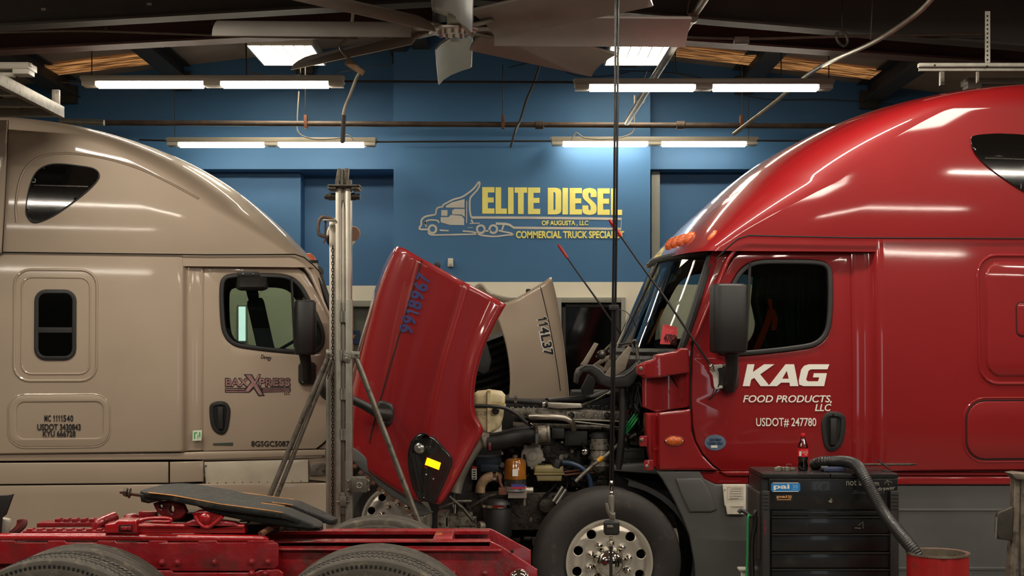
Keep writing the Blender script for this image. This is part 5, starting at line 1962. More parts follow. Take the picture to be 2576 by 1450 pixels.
# convex look-down mirror above the window
m = M()
rows = []
for (dz_, w_, dp) in ((0, 34, .02), (3, 37, .07), (14, 39, .12), (26, 41, .15), (32, 38, .13), (36, 28, .07)):
    rows.append([T.pt(634 + w_ * (k / 12 - 0.5) * 2, 696 + dz_, 0.05 - dp * math.sqrt(max(0, 1 - (k / 6 - 1) ** 6))) for k in range(13)])
m.grid(rows)
lm = m.build('lookdown_mirror', BLACKP, btruck, angle=50)
M().box((T.pt(624, 690, 0.06)), (0.18, 0.03, 0.04), Matrix.Rotation(math.radians(10), 3, 'Z')).build('mirror_mount', BLACKP, lm, bevel=0.008)
m = M()
for x in (612, 637):
    m.lathe([(0.009, 0), (0.006, 0.008), (0, 0.009)], T.pt(x, 690, 0.043), -T.l, 10)
m.build('screw', CHROME, lm)
mir = mirror(T, btruck, 741, 755, 797, 893, [(766, 890, -0.12), (772, 925, -0.08), (773, 950, 0.0)], -0.30, False)
m = M(); side_slab(m, T, px_rrect(T, 751, 912, 795, 968, 10, 0.0), 0.02, 0.06, 0.012, curved=False); m.build('mirror_foot', BLACKP, mir)
M().ball(T.pt(762, 962, 0.015), 0.008, 8, 6).build('screw', CHROME, mir)
for v in (0.5, 0.85, 1.17):
    brow_marker(T, bbvh, btruck, v, 2.80)
# lower trims
sk([(-300, 1141), (425, 1140), (512, 1137), (820, 1132), (820, 1147), (512, 1158), (425, 1158), (-300, 1164)], 0.05, 0.04, 0.012, 'sill_strip', BEIGE, btruck)
sk([(-300, 1167), (424, 1163), (424, 1216), (-300, 1222)], 0.02, 0.03, 0.01, 'side_skirt', BEIGE, btruck)
sk([(427, 1163), (512, 1161), (512, 1213), (427, 1216)], 0.02, 0.03, 0.01, 'side_skirt', BEIGE, btruck)
sk([(-300, 1225), (512, 1218), (830, 1216), (830, 1500), (-300, 1520)], 0.03, 0.03, 0.01, 'lower_skirt', BEIGE, btruck)
sk([(508, 1150), (840, 1140), (840, 1230), (508, 1230)], 0.14, 0.03, 0.004, 'step_recess', BEIGE, btruck)
ap = sk([(513, 1163), (775, 1157), (776, 1214), (518, 1221)], 0.06, 0.02, 0.003, 'step_cover', mat('dull_white_aluminium', (196, 186, 166), 0.45, 0.25, var=0.1, vscale=6), btruck)
ap['label'] = 'dull white aluminium step cover'
m = M()
for k in range(12):
    m.lathe([(0.006, 0), (0.0, 0.004)], T.pt(526 + k * 21, 1216 - k * 0.45, 0.059), -T.l, 8)
m.lathe([(0.009, 0), (0.0, 0.006)], T.pt(518, 1173, 0.058), -T.l, 8)
m.build('rivet', STEEL, ap)
sk([(772, 1157), (822, 1150), (822, 1212), (776, 1208)], 0.10, 0.02, 0.004, 'step_end', BEIGE, btruck)
sk([(779, 1168), (818, 1166), (818, 1197), (781, 1198)], 0.07, 0.03, 0.006, 'step_bracket', STEEL, btruck)
# front wheel and fender liner of the beige truck
wcb = T.loc(1000, 1318, 0.06)
wheel(T.l, btruck, T.W(wcb[0], 0.12, 0.51), 0.51, 0.297, 0.29, ALUP, TYRE2, hub=False)
R3 = Matrix.Rotation(math.atan2(T.f.y, T.f.x), 3, 'Z')
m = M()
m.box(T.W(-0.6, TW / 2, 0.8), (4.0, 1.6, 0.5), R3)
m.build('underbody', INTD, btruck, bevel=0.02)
m = M()
for v in (0.72, 1.62):
    m.box(T.W(1.6, v, 0.75), (3.2, 0.09, 0.28), R3)
m.build('frame_rail', DKSTEEL, btruck, bevel=0.01)
# ribbed dark liner inside the beige hood's wheel arch
m = M()
uz = [T.loc(x, y, 0.25) for x, y in ((1190, 800), (1235, 800), (1270, 860), (1285, 930), (1285, 1010), (1190, 1010))]
rows = []
for k in range(34):
    y = 850 + 165 * k / 33
    off = 0.03 * math.cos(k * PI / 2)
    rows.append([T.pt(1185, y + 10, 0.34 + off), T.pt(1225, y, 0.28 + off), T.pt(1262, y - 14, 0.22 + off), T.pt(1292, y - 30, 0.16 + off)])
m.grid(rows)
m.build('hood_inner_liner', RUBBER, bhood, angle=20)
m = M()
q = [(1213, 835), (1228, 870), (1238, 905), (1232, 935), (1218, 945), (1196, 935), (1190, 870)]
side_slab(m, T, [T.loc(x, y, 0.05) for x, y in q], 0.05, 0.05, 0.015, curved=False)
m.build('inner_duct', BLACKP, bhood)
# ================================================================ ENGINE BAY OF THE RED TRUCK
T = RT
rnd = random.Random(7)
eng = M()
eng.pbox(1262, 1085, 1575, 1335, 10.85, 0.75)
eng.pbox(1300, 1052, 1600, 1100, 10.75, 0.6)
eng.pbox(1290, 1110, 1470, 1180, 10.7, 0.2)
engine = eng.build('engine', DKSTEEL, truck, bevel=0.01)
def ep(nm, m, mt, bevel=0.0, par=None, label=None, angle=38, split=False):
    return m.build(nm, mt, par or engine, bevel=bevel, label=label, angle=angle, split=split)
# cast clutter on the block
m = M()
for k in range(70):
    x = rnd.uniform(1265, 1590); y = rnd.uniform(1085, 1330)
    s_ = rnd.uniform(5, 17); h_ = rnd.uniform(4, 14)
    m.pbox(x - s_, y - h_, x + s_, y + h_, rnd.uniform(10.62, 10.82), 0.2)
ep('block_casting', m, DKSTEEL, 0.006, split=True)
m = M()
for k in range(46):
    x = rnd.uniform(1262, 1600); y = rnd.uniform(1080, 1320)
    d_ = rnd.uniform(10.52, 10.7)
    m.cyl(P(x, y, d_), P(x + rnd.uniform(-8, 8), y + rnd.uniform(-8, 8), d_ + 0.15), rnd.uniform(0.008, 0.03), 10, 0.003)
ep('engine_fitting', m, CAST, split=True)
m = M()
for k in range(30):
    x = rnd.uniform(1270, 1590); y = rnd.uniform(1070, 1290)
    p = [(x, y, 10.6)]
    for j in range(3):
        x += rnd.uniform(-30, 38); y += rnd.uniform(4, 34)
        p.append((x, y, rnd.uniform(10.48, 10.65)))
    m.ptube(p, rnd.uniform(0.005, 0.012), 6, 4)
ep('wiring_hose', m, RUBBER, split=True)
# cylinder head rail
m = M()
pslab(m, [(1283, 1028), (1400, 1027), (1600, 1036), (1612, 1040), (1612, 1064), (1590, 1066), (1470, 1058), (1340, 1056), (1290, 1048)], 10.55, 0.25, 0.008)
ep('valve_cover', m, CAST)
m = M()
pslab(m, [(1290, 1062), (1560, 1072), (1610, 1074), (1610, 1086), (1400, 1078), (1290, 1074)], 10.6, 0.12, 0.006)
ep('fuel_rail', m, CAST)
m = M()
for k in range(26):
    x = 1300 + k * 12 + rnd.uniform(-3, 3)
    y = 1022 + k * 0.35 + rnd.uniform(-3, 3)
    m.pbox(x - 5, y - 5, x + 5, y + 6, 10.58, 0.06)
ep('injector_plug', m, RUBBER, 0.006, split=True)
m = M()
for x in (1437, 1527, 1590):
    m.pbox(x - 11, 1036, x + 11, 1054, 10.52, 0.03)
ep('sensor_bracket', m, GALV, 0.004, split=True)
m = M()
for x in (1437, 1527, 1590):
    m.lathe([(0.024, 0.02), (0.024, -0.02), (0.012, -0.03), (0, -0.03)], P(x, 1045, 10.5), (0, 1, 0), 16)
ep('sensor', m, BLACKP, split=True)
m = M()
for k in range(10):
    m.lathe([(0.01, 0.01), (0.01, -0.006), (0, -0.006)], P(1312 + k * 31, 1040 + k, 10.545), (0, 1, 0), 6)
ep('cover_bolt', m, GALV, split=True)
m = M(); m.ptube([(1333, 1050, 10.5), (1370, 1049, 10.46), (1415, 1052, 10.45), (1436, 1060, 10.45), (1444, 1080, 10.5)], [0.022] * 5 and 0.024, 14, 6); ep('coolant_pipe', m, ALU)
m = M(); m.ptube([(1440, 1056, 10.5), (1520, 1059, 10.5), (1600, 1063, 10.5)], 0.008, 8); ep('steel_line', m, GALV)
m = M(); m.ptube([(1400, 1056, 10.48), (1540, 1072, 10.48), (1560, 1078, 10.5)], 0.007, 8); ep('steel_line', m, GALV)
m = M(); pslab(m, [(1376, 1014), (1462, 1017), (1466, 1027), (1410, 1029), (1378, 1026)], 10.5, 0.1, 0.004); ep('heat_shield', m, ALU)
m = M(); m.ptube([(1270, 1007, 10.5), (1310, 1010, 10.5), (1350, 1013, 10.5), (1378, 1017, 10.5)], 0.021, 12, 4); ep('coolant_hose', m, RUBBER)
m = M()
for (x, y) in ((1297, 1009), (1368, 1016)):
    m.lathe_closed([(0.022, -0.01), (0.026, -0.01), (0.026, 0.01), (0.022, 0.01)], P(x, y, 10.5), (1, 0, -0.1), 18)
    m.pbox(x - 3, y - 13, x + 3, y - 7, 10.49, 0.02)
ep('hose_clamp', m, CHROME)
m = M(); m.ptube([(1462, 1022, 10.6), (1500, 1008, 10.7), (1540, 985, 10.8)], 0.012, 8); ep('steel_line', m, GALV)
m = M(); m.ptube([(1376, 1012, 10.7), (1420, 1008, 10.8), (1480, 1003, 10.8), (1530, 990, 10.9)], 0.03, 10, 3); ep('intake_duct', m, BLACKP)
# coolant reservoir
m = M()
pslab(m, [(1192, 992), (1200, 986), (1222, 984), (1228, 982), (1250, 985), (1262, 987), (1271, 997), (1270, 1016), (1262, 1021), (1192, 1021)], 10.35, 0.28, 0.03)
pslab(m, [(1192, 1024), (1268, 1024), (1266, 1050), (1259, 1076), (1240, 1089), (1222, 1090), (1206, 1080), (1196, 1050)], 10.35, 0.28, 0.03)
m.pbox(1226, 983, 1234, 1088, 10.335, 0.03)
m.pbox(1192, 1020, 1272, 1025, 10.34, 0.28)
res = ep('coolant_reservoir', m, CREAMP, 0, truck)
m = M(); m.lathe([(0.026, 0.02), (0.026, -0.015), (0.018, -0.022), (0, -0.022)], P(1247, 1034, 10.34), (0, 1, 0), 14); ep('reservoir_sensor', m, BLACKP, 0, res)
m = M(); m.ptube([(1193, 1021, 10.26), (1240, 1023, 10.26), (1272, 1028, 10.28), (1298, 1042, 10.3), (1320, 1060, 10.32), (1340, 1074, 10.35), (1350, 1082, 10.38)], 0.014, 10, 5); ep('stay_rod', m, BLACKP, 0, truck)
m = M(); m.ptube([(1326, 1063, 10.31), (1350, 1081, 10.37)], 0.011, 8); ep('rod_end', m, CHROME, 0, truck)
# big intake hose
m = M(); m.ptube([(1226, 1112, 10.38), (1250, 1111, 10.38), (1280, 1104, 10.38), (1315, 1093, 10.4), (1350, 1092, 10.42)], 0.066, 22, 6); ep('intake_hose', m, RUBBER)
m = M()
ax = (1, 0, 0.05)
m.lathe([(0.05, -0.005), (0.062, 0.0), (0.062, 0.08), (0.07, 0.085), (0.07, 0.10), (0.05, 0.105)], P(1348, 1093, 10.42), ax, 30); ep('throttle_flange', m, CAST)
for (x, y, r_) in ((1232, 1112, 0.068), (1350, 1092, 0.068)):
    m = M(); m.lathe_closed([(r_, -0.009), (r_ + 0.006, -0.009), (r_ + 0.006, 0.009), (r_, 0.009)], P(x, y, 10.40), (1, 0, 0), 30)
    m.pbox(x - 3, y + 2, x + 3, y + 22, 10.31, 0.02)
    ep('hose_clamp', m, CHROME)
m = M(); m.ptube([(1226, 1100, 10.4), (1212, 1108, 10.4), (1190, 1135, 10.42), (1170, 1168, 10.45), (1154, 1205, 10.5), (1146, 1240, 10.5)], [0.062] * 1 + [0.06] * 35 if False else 0.045, 18, 6); ep('charge_air_pipe', m, mat('light_cast_aluminium', (160, 154, 142), 0.45, 0.5, var=0.12, vscale=20))
m = M(); m.lathe([(0.05, -0.03), (0.066, -0.02), (0.066, 0.03), (0.05, 0.04)], P(1222, 1106, 10.39), (1, 0, 0.3), 24); ep('pipe_collar', m, MATS['light_cast_aluminium'])
# pulley
m = M()
m.lathe([(0.085, 0.05), (0.086, 0.0), (0.08, -0.012), (0.05, -0.018), (0.036, -0.018), (0.034, -0.028), (0.0, -0.03)], P(1339, 1148, 10.55), (0, 1, 0), 36)
for a in range(5):
    m.lathe([(0.014, 0.03), (0.014, -0.01), (0, -0.012)], P(1339 + 29 * math.cos(a * 1.26 + .3), 1148 + 29 * math.sin(a * 1.26 + .3), 10.55), (0, 1, 0), 10)
ep('fan_drive_cover', m, mat('light_cast_aluminium', (160, 154, 142), 0.45, 0.5, var=0.12, vscale=20))
m = M(); m.pbox(1388, 1078, 1420, 1104, 10.5, 0.1); ep('control_module', m, BLACKP, 0.006)
m = M(); m.pbox(1420, 1085, 1478, 1122, 10.55, 0.1); ep('black_manifold', m, RUBBER, 0.01)
# amber fuel filter
m = M(); m.lathe([(0.0, 0.155), (0.04, 0.152), (0.068, 0.14), (0.078, 0.12), (0.08, 0.03), (0.083, 0.02), (0.083, 0.0)], P(1296, 1205, 10.42), (0, 0, 1), 36)
ff = ep('fuel_filter', m, AMBERC, 0, truck)
M().lathe([(0.02, 0.155), (0.02, 0.17), (0.012, 0.175), (0, 0.175)], P(1296, 1205, 10.42), (0, 0, 1), 12).build('top_screw', STEEL, ff)
M().lathe([(0.078, 0.0), (0.084, -0.004), (0.084, -0.04), (0.078, -0.045), (0.078, -0.08), (0.06, -0.095)], P(1296, 1205, 10.42), (0, 0, 1), 36).build('clear_bowl', mat('smoky_bowl', (70, 68, 62), 0.12, 0.5, 0.8), ff)
M().pbox(1289, 1181, 1303, 1199, 10.335, 0.004).build('paper_label', WHITEP, ff)
m = M(); m.lathe_closed([(0.078, -0.052), (0.0845, -0.052), (0.0845, -0.088), (0.078, -0.088)], P(1296, 1205, 10.42), (0, 0, 1), 36); lb = m.build('band_label', mat('silver_label', (168, 168, 172), 0.3, 0.5), ff)
m = M(); m.pbox(1284, 1226, 1322, 1231, 10.330, 0.006); m.build('red_stripe', mat('red_print', (168, 40, 44), 0.5), lb)
m = M(); m.pbox(1286, 1219, 1320, 1226, 10.332, 0.006); m.build('blue_stripe', mat('blue_print', (60, 60, 130), 0.5), lb)
m = M(); m.cyl(P(1262, 1235, 10.42), P(1342, 1235, 10.42), 0.028, 18, 0.004); m.pbox(1278, 1240, 1325, 1254, 10.38, 0.1); m.cyl(P(1320, 1253, 10.42), P(1319, 1272, 10.42), 0.012, 10); m.build('filter_base', ALU, ff)
# canister
m = M(); m.lathe([(0.0, 0.27), (0.05, 0.265), (0.09, 0.245), (0.105, 0.22), (0.106, 0.0), (0.1, -0.02), (0, -0.03)], P(1251, 1346, 10.4), (0, 0, 1), 36); cn = ep('air_dryer_canister', m, BLACKP, 0, truck)
m = M(); m.lathe_closed([(0.106, 0.205), (0.112, 0.205), (0.112, 0.225), (0.106, 0.225)], P(1251, 1346, 10.4), (0, 0, 1), 36); m.pbox(1238, 1272, 1268, 1278, 10.27, 0.02); m.build('band_clamp', CHROME, cn)
# power-steering reservoir
m = M()
pslab(m, [(1344, 1176), (1350, 1172), (1414, 1172), (1418, 1176), (1418, 1192), (1344, 1192)], 10.42, 0.16, 0.02)
pslab(m, [(1348, 1194), (1416, 1194), (1412, 1212), (1352, 1212)], 10.43, 0.15, 0.015)
m.pbox(1344, 1191, 1420, 1195, 10.415, 0.17)
pr = ep('washer_reservoir', m, mat('yellowed_plastic', (140, 127, 86), 0.4, 0, 0.2, var=0.12, vscale=14), 0, truck)
m = M(); m.cyl(P(1363, 1177, 10.5), P(1363, 1167, 10.5), 0.03, 18, 0.004); m.build('filler_cap', BLACKP, pr)
m = M(); m.lathe([(0.0, 0.04), (0.036, 0.03), (0.042, 0.0), (0.036, -0.03), (0, -0.04)], P(1402, 1168, 10.45), (0.3, 0.2, 1), 20); m.build('bulb_cap', RUBBER, pr)
m = M(); m.ptube([(1416, 1164, 10.4), (1440, 1168, 10.38), (1465, 1180, 10.38), (1482, 1202, 10.38), (1487, 1228, 10.38)], 0.019, 12, 5); ep('blue_hose', m, BLUEH, 0, None, 'blue rubber hose')
m = M()
m.lathe([(0.05, 0.24), (0.062, 0.23), (0.062, 0.19), (0.072, 0.185), (0.072, 0.15), (0.06, 0.145), (0.07, 0.11), (0.07, 0.07), (0.062, 0.065), (0.075, 0.03), (0.06, 0.0), (0.04, -0.02)], P(1508, 1182, 10.5), (0, 0, 1), 32); ep('air_compressor', m, CAST)
m = M(); m.lathe([(0.0, 0.28), (0.06, 0.27), (0.066, 0.235), (0.05, 0.22)], P(1508, 1182, 10.5), (0, 0, 1), 32); ep('compressor_cap', m, RUBBER)
m = M(); m.ptube([(1420, 1188, 10.45), (1460, 1184, 10.45), (1500, 1184, 10.5)], 0.008, 8, 3); m.ptube([(1420, 1196, 10.45), (1465, 1191, 10.45), (1500, 1190, 10.5)], 0.008, 8, 3); ep('copper_line', m, RUST, split=True)
m = M(); m.ptube([(1448, 1212, 10.35), (1482, 1180, 10.35), (1530, 1142, 10.35), (1558, 1118, 10.38), (1600, 1092, 10.4)], 0.014, 10, 3); dp = ep('dipstick_tube', m, CAST)
m = M(); m.ptube([(1504, 1161, 10.35), (1517, 1151, 10.35)], 0.018, 10); m.build('yellow_tape', mat('yellow_tape', (206, 146, 40), 0.5), dp)
m = M(); m.ptube([(1566, 975, 10.3), (1567, 1040, 10.3), (1564, 1100, 10.3), (1556, 1180, 10.32)], 0.028, 14, 5); ep('drain_hose', m, BLACKP, 0, truck)
m = M()
for (a, b, c_) in ((0, 0, 0), (5, 7, .01), (10, 15, .02)):
    m.ptube([(1572 + a * .3, 1082 + b * .6, 10.36), (1583 + a, 1062 + b * .5, 10.34), (1602 + a * .3, 1036 + b, 10.36)], 0.008, 8, 5)
ep('green_air_line', m, GREENH, 0, truck, 'green air line', split=True)
m = M(); m.ptube([(1574, 1052, 10.38), (1580, 1035, 10.38), (1592, 1015, 10.4)], 0.006, 6, 4); ep('red_air_line', m, mat('red_air_line', (120, 20, 30), 0.5), 0, truck)
m = M()
for k in range(16):
    x = rnd.uniform(1588, 1614); y = rnd.uniform(940, 1010)
    p = [(x, y, 10.42)]
    for j in range(4):
        x = min(1622, max(1580, x + rnd.uniform(-16, 16))); y += rnd.uniform(18, 45)
        p.append((x, y, rnd.uniform(10.35, 10.5)))
    m.ptube(p, rnd.uniform(0.006, 0.012), 6, 4)
ep('firewall_hose', m, RUBBER, 0, truck, split=True)
m = M()
for k in range(22):
    x = rnd.uniform(1575, 1622); y = rnd.uniform(950, 1170)
    m.pbox(x - rnd.uniform(3, 9), y - rnd.uniform(3, 8), x + rnd.uniform(3, 9), y + rnd.uniform(3, 8), rnd.uniform(10.42, 10.55), 0.1)
ep('firewall_fitting', m, DKSTEEL, 0.004, truck, split=True)
m = M(); m.pbox(1564, 1128, 1622, 1165, 10.45, 0.3); bt = ep('control_box', m, mat('dark_grey_box', (44, 44, 42), 0.5), 0.01, truck)
m = M(); m.pbox(1570, 1133, 1616, 1137, 10.445, 0.01); m.pbox(1570, 1152, 1616, 1155, 10.445, 0.01); m.build('moulded_rib', BLACKP, bt)
m = M(); pslab(m, [(1545, 1172), (1622, 1168), (1640, 1172), (1700, 1188), (1700, 1198), (1545, 1186)], 10.3, 0.2, 0.01); ep('fender_bracket', m, GREYP, 0, truck)
# cowl support: black scooped tray and grey brackets
tray = [(1450, 945), (1456, 930), (1472, 920), (1492, 920), (1508, 930), (1524, 945), (1545, 950), (1570, 946), (1592, 930), (1610, 908), (1616, 912), (1610, 938), (1596, 966), (1584, 976), (1530, 977), (1510, 968), (1498, 950), (1484, 938), (1468, 938), (1458, 952), (1455, 968), (1449, 965)]
m = M(); pslab(m, tray, 10.25, 0.45, 0.015); tr = ep('cowl_tray', m, BLACKP, 0, truck)
m = M(); m.ptube([(x, y, 10.245) for x, y in tray[1:10]], 0.006, 6); m.build('tray_edge', GREYP, tr)
BRK = mat('dusty_grey_bracket', (112, 102, 88), 0.6, 0.2, var=0.2, vscale=12)
m = M(); pslab(m, [(1460, 918), (1468, 908), (1496, 862), (1506, 866), (1478, 918), (1470, 924)], 10.4, 0.06, 0.008); ep('cowl_bracket', m, BRK, 0, truck)
m = M(); pslab(m, [(1518, 947), (1552, 905), (1582, 870), (1590, 876), (1574, 930), (1556, 944), (1540, 950)], 10.4, 0.04, 0.008); ep('cowl_bracket', m, BRK, 0, truck)
m = M(); pslab(m, [(1490, 920), (1512, 904), (1545, 888), (1552, 900), (1532, 935), (1515, 938)], 10.55, 0.05, 0.008, holes=([(1508, 918), (1528, 908), (1520, 926)],)); ep('cowl_bracket', m, BRK, 0, truck)
m = M(); m.ptube([(1500, 900, 10.5), (1520, 885, 10.5), (1535, 870, 10.5)], 0.012, 8); m.ball(P(1513, 893, 10.45), 0.035, 12, 8); m.ptube([(1536, 905, 10.45), (1536, 868, 10.45), (1542, 858, 10.45)], 0.01, 8); ep('wiper_linkage', m, DKSTEEL, 0, truck)
m = M(); m.ptube([(1588, 862, 10.4), (1598, 858, 10.4), (1602, 872, 10.4), (1604, 905, 10.35), (1612, 915, 10.3)], 0.014, 8, 3); ep('wiper_arm', m, DKSTEEL, 0, truck)
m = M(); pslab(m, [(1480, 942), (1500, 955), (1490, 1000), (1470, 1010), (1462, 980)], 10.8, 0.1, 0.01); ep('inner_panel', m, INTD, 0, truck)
m = M(); m.pbox(1440, 985, 1600, 1035, 11.0, 0.5); m.pbox(1262, 1012, 1600, 1090, 11.1, 0.5); ep('dark_engine_fill', m, INTD, 0.02, truck, split=True)  # dark boxes added to block the bright wall showing behind the engine
m = M(); m.pbox(1540, 1180, 1900, 1262, 10.5, 0.3); ep('dark_fill_panel', m, INTD, 0.02, truck)  # dark panel added to close the bright see-through gap below the cab
# radiator side, suspension and lower front end
m = M(); pslab(m, [(1147, 1145), (1190, 1120), (1196, 1160), (1178, 1310), (1146, 1310)], 10.75, 1.0, 0.01); ep('radiator', m, mat('grey_radiator_tank', (70, 70, 68), 0.5, 0.3, var=0.1), 0, truck)
m = M(); m.ptube([(1146, 1180, 10.73), (1142, 1300, 10.73)], 0.006, 6); ep('radiator_edge', m, GALV, 0, truck)
m = M(); m.pbox(1187, 1174, 1199, 1207, 10.6, 0.004); wl = ep('warning_label', m, WHITEP, 0, truck)
m = M(); m.pbox(1187, 1174, 1199, 1180, 10.597, 0.003); m.build('red_band', mat('red_print', (168, 40, 44), 0.5), wl)
m = M()
for k in range(4):
    m.pbox(1189, 1184 + k * 6, 1197, 1187 + k * 6, 10.597, 0.003)
m.build('black_marks', BLACKV, wl)
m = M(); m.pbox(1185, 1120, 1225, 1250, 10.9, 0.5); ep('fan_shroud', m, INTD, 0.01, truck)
m = M(); m.pbox(1200, 1150, 1262, 1182, 10.62, 0.2); m.pbox(1208, 1170, 1255, 1188, 10.58, 0.1); ep('blue_box', m, mat('dark_blue_grey_box', (30, 42, 56), 0.5), 0.012, truck)
m = M(); m.ptube([(1208, 1240, 10.4), (1210, 1222, 10.4), (1222, 1205, 10.4), (1242, 1199, 10.42), (1255, 1203, 10.45)], 0.036, 14, 5); ep('exhaust_elbow', m, HEATW, 0, truck)
m = M(); m.lathe_closed([(0.036, -0.012), (0.043, -0.012), (0.043, 0.012), (0.036, 0.012)], P(1244, 1200, 10.42), (1, 0, 0), 20); ep('elbow_clamp', m, CHROME, 0, truck)
m = M(); m.ptube([(1254, 1195, 10.38), (1258, 1215, 10.38), (1266, 1235, 10.38)], 0.012, 8); m.pbox(1254, 1228, 1275, 1246, 10.36, 0.05); ep('rusty_fitting', m, RUST, 0.003, truck)
m = M()
m.ptube([(1185, 1275, 10.4), (1230, 1250, 10.38), (1270, 1238, 10.4)], 0.012, 8)
m.ptube([(1130, 1250, 10.3), (1165, 1280, 10.3), (1190, 1310, 10.3)], 0.014, 8)
m.ptube([(1105, 1280, 10.3), (1150, 1262, 10.3), (1185, 1262, 10.35)], 0.012, 8)
ep('brace_rod', m, DKSTEEL, 0, truck, split=True)
m = M()
for (x0, y0, x1, y1) in ((1118, 1300, 1200, 1330), (1150, 1288, 1190, 1302), (1205, 1313, 1240, 1330), (1140, 1320, 1260, 1350), (1100, 1290, 1130, 1345)):
    m.pbox(x0, y0, x1, y1, 10.45, 0.2)
ep('steering_gear', m, CAST, 0.012, truck)
m = M(); m.cyl(P(1204, 1324, 10.35), P(1242, 1324, 10.4), 0.036, 18, 0.005); ep('bush', m, CAST, 0, truck)
m = M(); m.pbox(1095, 1330, 1262, 1500, 10.9, 1.0); m.pbox(1262, 1320, 1640, 1500, 11.0, 0.8); ep('crossmember', m, INTD, 0.02, truck)  # plain dark boxes added to keep the space under the engine dark
m = M()
for k in range(24):
    x = rnd.uniform(1270, 1420); y = rnd.uniform(1240, 1420)
    m.pbox(x - rnd.uniform(5, 18), y - rnd.uniform(4, 14), x + rnd.uniform(5, 18), y + rnd.uniform(4, 14), rnd.uniform(10.6, 10.9), 0.2)
ep('lower_casting', m, DKSTEEL, 0.008, split=True)
m = M()
for (a, b) in (((1392, 1262), (1416, 1225)), ((1400, 1268), (1424, 1232))):
    m.ptube([(a[0], a[1], 10.4), (b[0], b[1], 10.4)], 0.012, 8)
ep('threaded_rod', m, GALV, split=True)
m = M(); m.lathe([(0.06, 0.02), (0.062, 0), (0.05, -0.015), (0.02, -0.02), (0, -0.02)], P(1374, 1272, 10.5), (0, 1, 0), 26); ep('idler_pulley', m, DKSTEEL)
m = M()
m.lathe([(0.02, 0.02), (0.022, -0.01), (0.014, -0.014), (0, -0.014)], P(1471, 1138, 10.45), (0, 1, 0), 14)
m.lathe([(0.016, 0.02), (0.016, -0.01), (0, -0.01)], P(1424, 1147, 10.5), (0, 1, 0), 12)
ep('bright_fitting', m, CHROME, split=True)
# dark box added to fill the open space under the beige nose
T = BT
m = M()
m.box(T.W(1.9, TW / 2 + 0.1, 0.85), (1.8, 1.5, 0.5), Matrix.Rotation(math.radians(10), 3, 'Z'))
m.build('dark_nose_fill', INTD, btruck, bevel=0.03)

# ================================================================ CHASSIS IN FRONT
T = None
ch = thing('truck_chassis', 'bare red truck chassis with greasy coupling plate, dual tyres and no cab', 'truck chassis', P(700, 1700, 7.3) * 1.0)
ch.location = (-1.1, 7.3, 0)
m = M()
pslab(m, [(660, 1364), (1232, 1362), (1262, 1376), (1352, 1434), (1352, 1640), (660, 1640)], 6.9, 0.02, 0.006)
a, b = P(660, 1364, 6.9), P(1232, 1362, 6.9)
m.box(((a.x + b.x) / 2, 6.955, a.z - 0.01), (b.x - a.x, 0.11, 0.02))
m.build('frame_rail', CHRED, ch, angle=25)
m = M(); m.cyl(P(700, 1383, 6.888), P(1262, 1386, 6.888), 0.008, 8); m.build('rail_ridge', CHRED, ch)
m = M()
pslab(m, [(-600, 1345), (540, 1338), (541, 1332), (1232, 1331), (1244, 1336), (1336, 1386), (1336, 1640), (-600, 1640)], 7.55, 0.02, 0.006)
a, b = P(540, 1332, 7.55), P(1232, 1331, 7.55)
m.box(((a.x + b.x) / 2, 7.51, a.z - 0.008), (b.x - a.x, 0.10, 0.016))
m.build('frame_rail', CHRED, ch, angle=25)
m = M(); p = P(1288, 1388, 6.895); m.lathe([(0.009, 0.0), (0.0, -0.002)], p, (0, 1, 0), 12); m.build('hole', GAP, ch)
m = M(); m.box((-0.35, 7.25, 0.98), (0.1, 0.62, 0.16)).box((-1.7, 7.25, 0.98), (0.12, 0.62, 0.16)); m.build('crossmember', CHRED, ch, bevel=0.01, split=True)
# left-hand rail with rounded tube, tabbed plate and bolts
m = M()
q = [P(-700, 1352, 6.86), P(300, 1352, 6.86), P(664, 1357, 6.86), P(674, 1359, 6.87)]
m.tube(q, [0.019, 0.019, 0.019, 0.01], 14)
m.build('top_tube', CHRED2, ch)
tabs = [(-700, 1365)]
for (t0, t1) in ((-20, 40), (118, 166), (243, 293), (372, 422), (496, 547), (620, 690)):
    tabs += [(t0, 1366), (t0 + 3, 1361), (t1 - 3, 1361), (t1, 1366)]
tabs += [(696, 1366), (700, 1372), (700, 1424), (690, 1432), (650, 1432), (640, 1438), (432, 1438), (425, 1433), (372, 1433), (364, 1439), (300, 1438), (260, 1420), (-700, 1420)]
m = M(); pslab(m, tabs, 6.84, 0.02, 0.005); m.build('slider_side_plate', CHRED, ch, angle=25)
m = M()
pslab(m, [(-700, 1363), (690, 1363), (690, 1640), (-700, 1640)], 6.88, 0.02, 0.004)
m.build('frame_rail', CHRED, ch)
m = M()
pslab(m, [(370, 1436), (430, 1436), (436, 1442), (640, 1442), (652, 1436), (700, 1434), (712, 1442), (712, 1640), (300, 1640), (300, 1445), (364, 1443)], 6.83, 0.02, 0.005)
m.build('lower_plate', CHRED, ch)
for (x, y) in ((259, 1406), (335, 1409), (408, 1416), (447, 1416), (540, 1415), (634, 1414), (675, 1414), (1140, 1443), (1220, 1443), (634, 1444), (668, 1444)):
    dd = 6.838 if x < 700 else 6.898
    m = M(); m.lathe([(0.018, 0.0), (0.018, -0.004), (0.0125, -0.005), (0.012, -0.017), (0.006, -0.02), (0, -0.02)], P(x, y, dd if y < 1440 or x > 700 else 6.828), (0, 1, 0), 8); m.build('bolt', CHRED, ch)
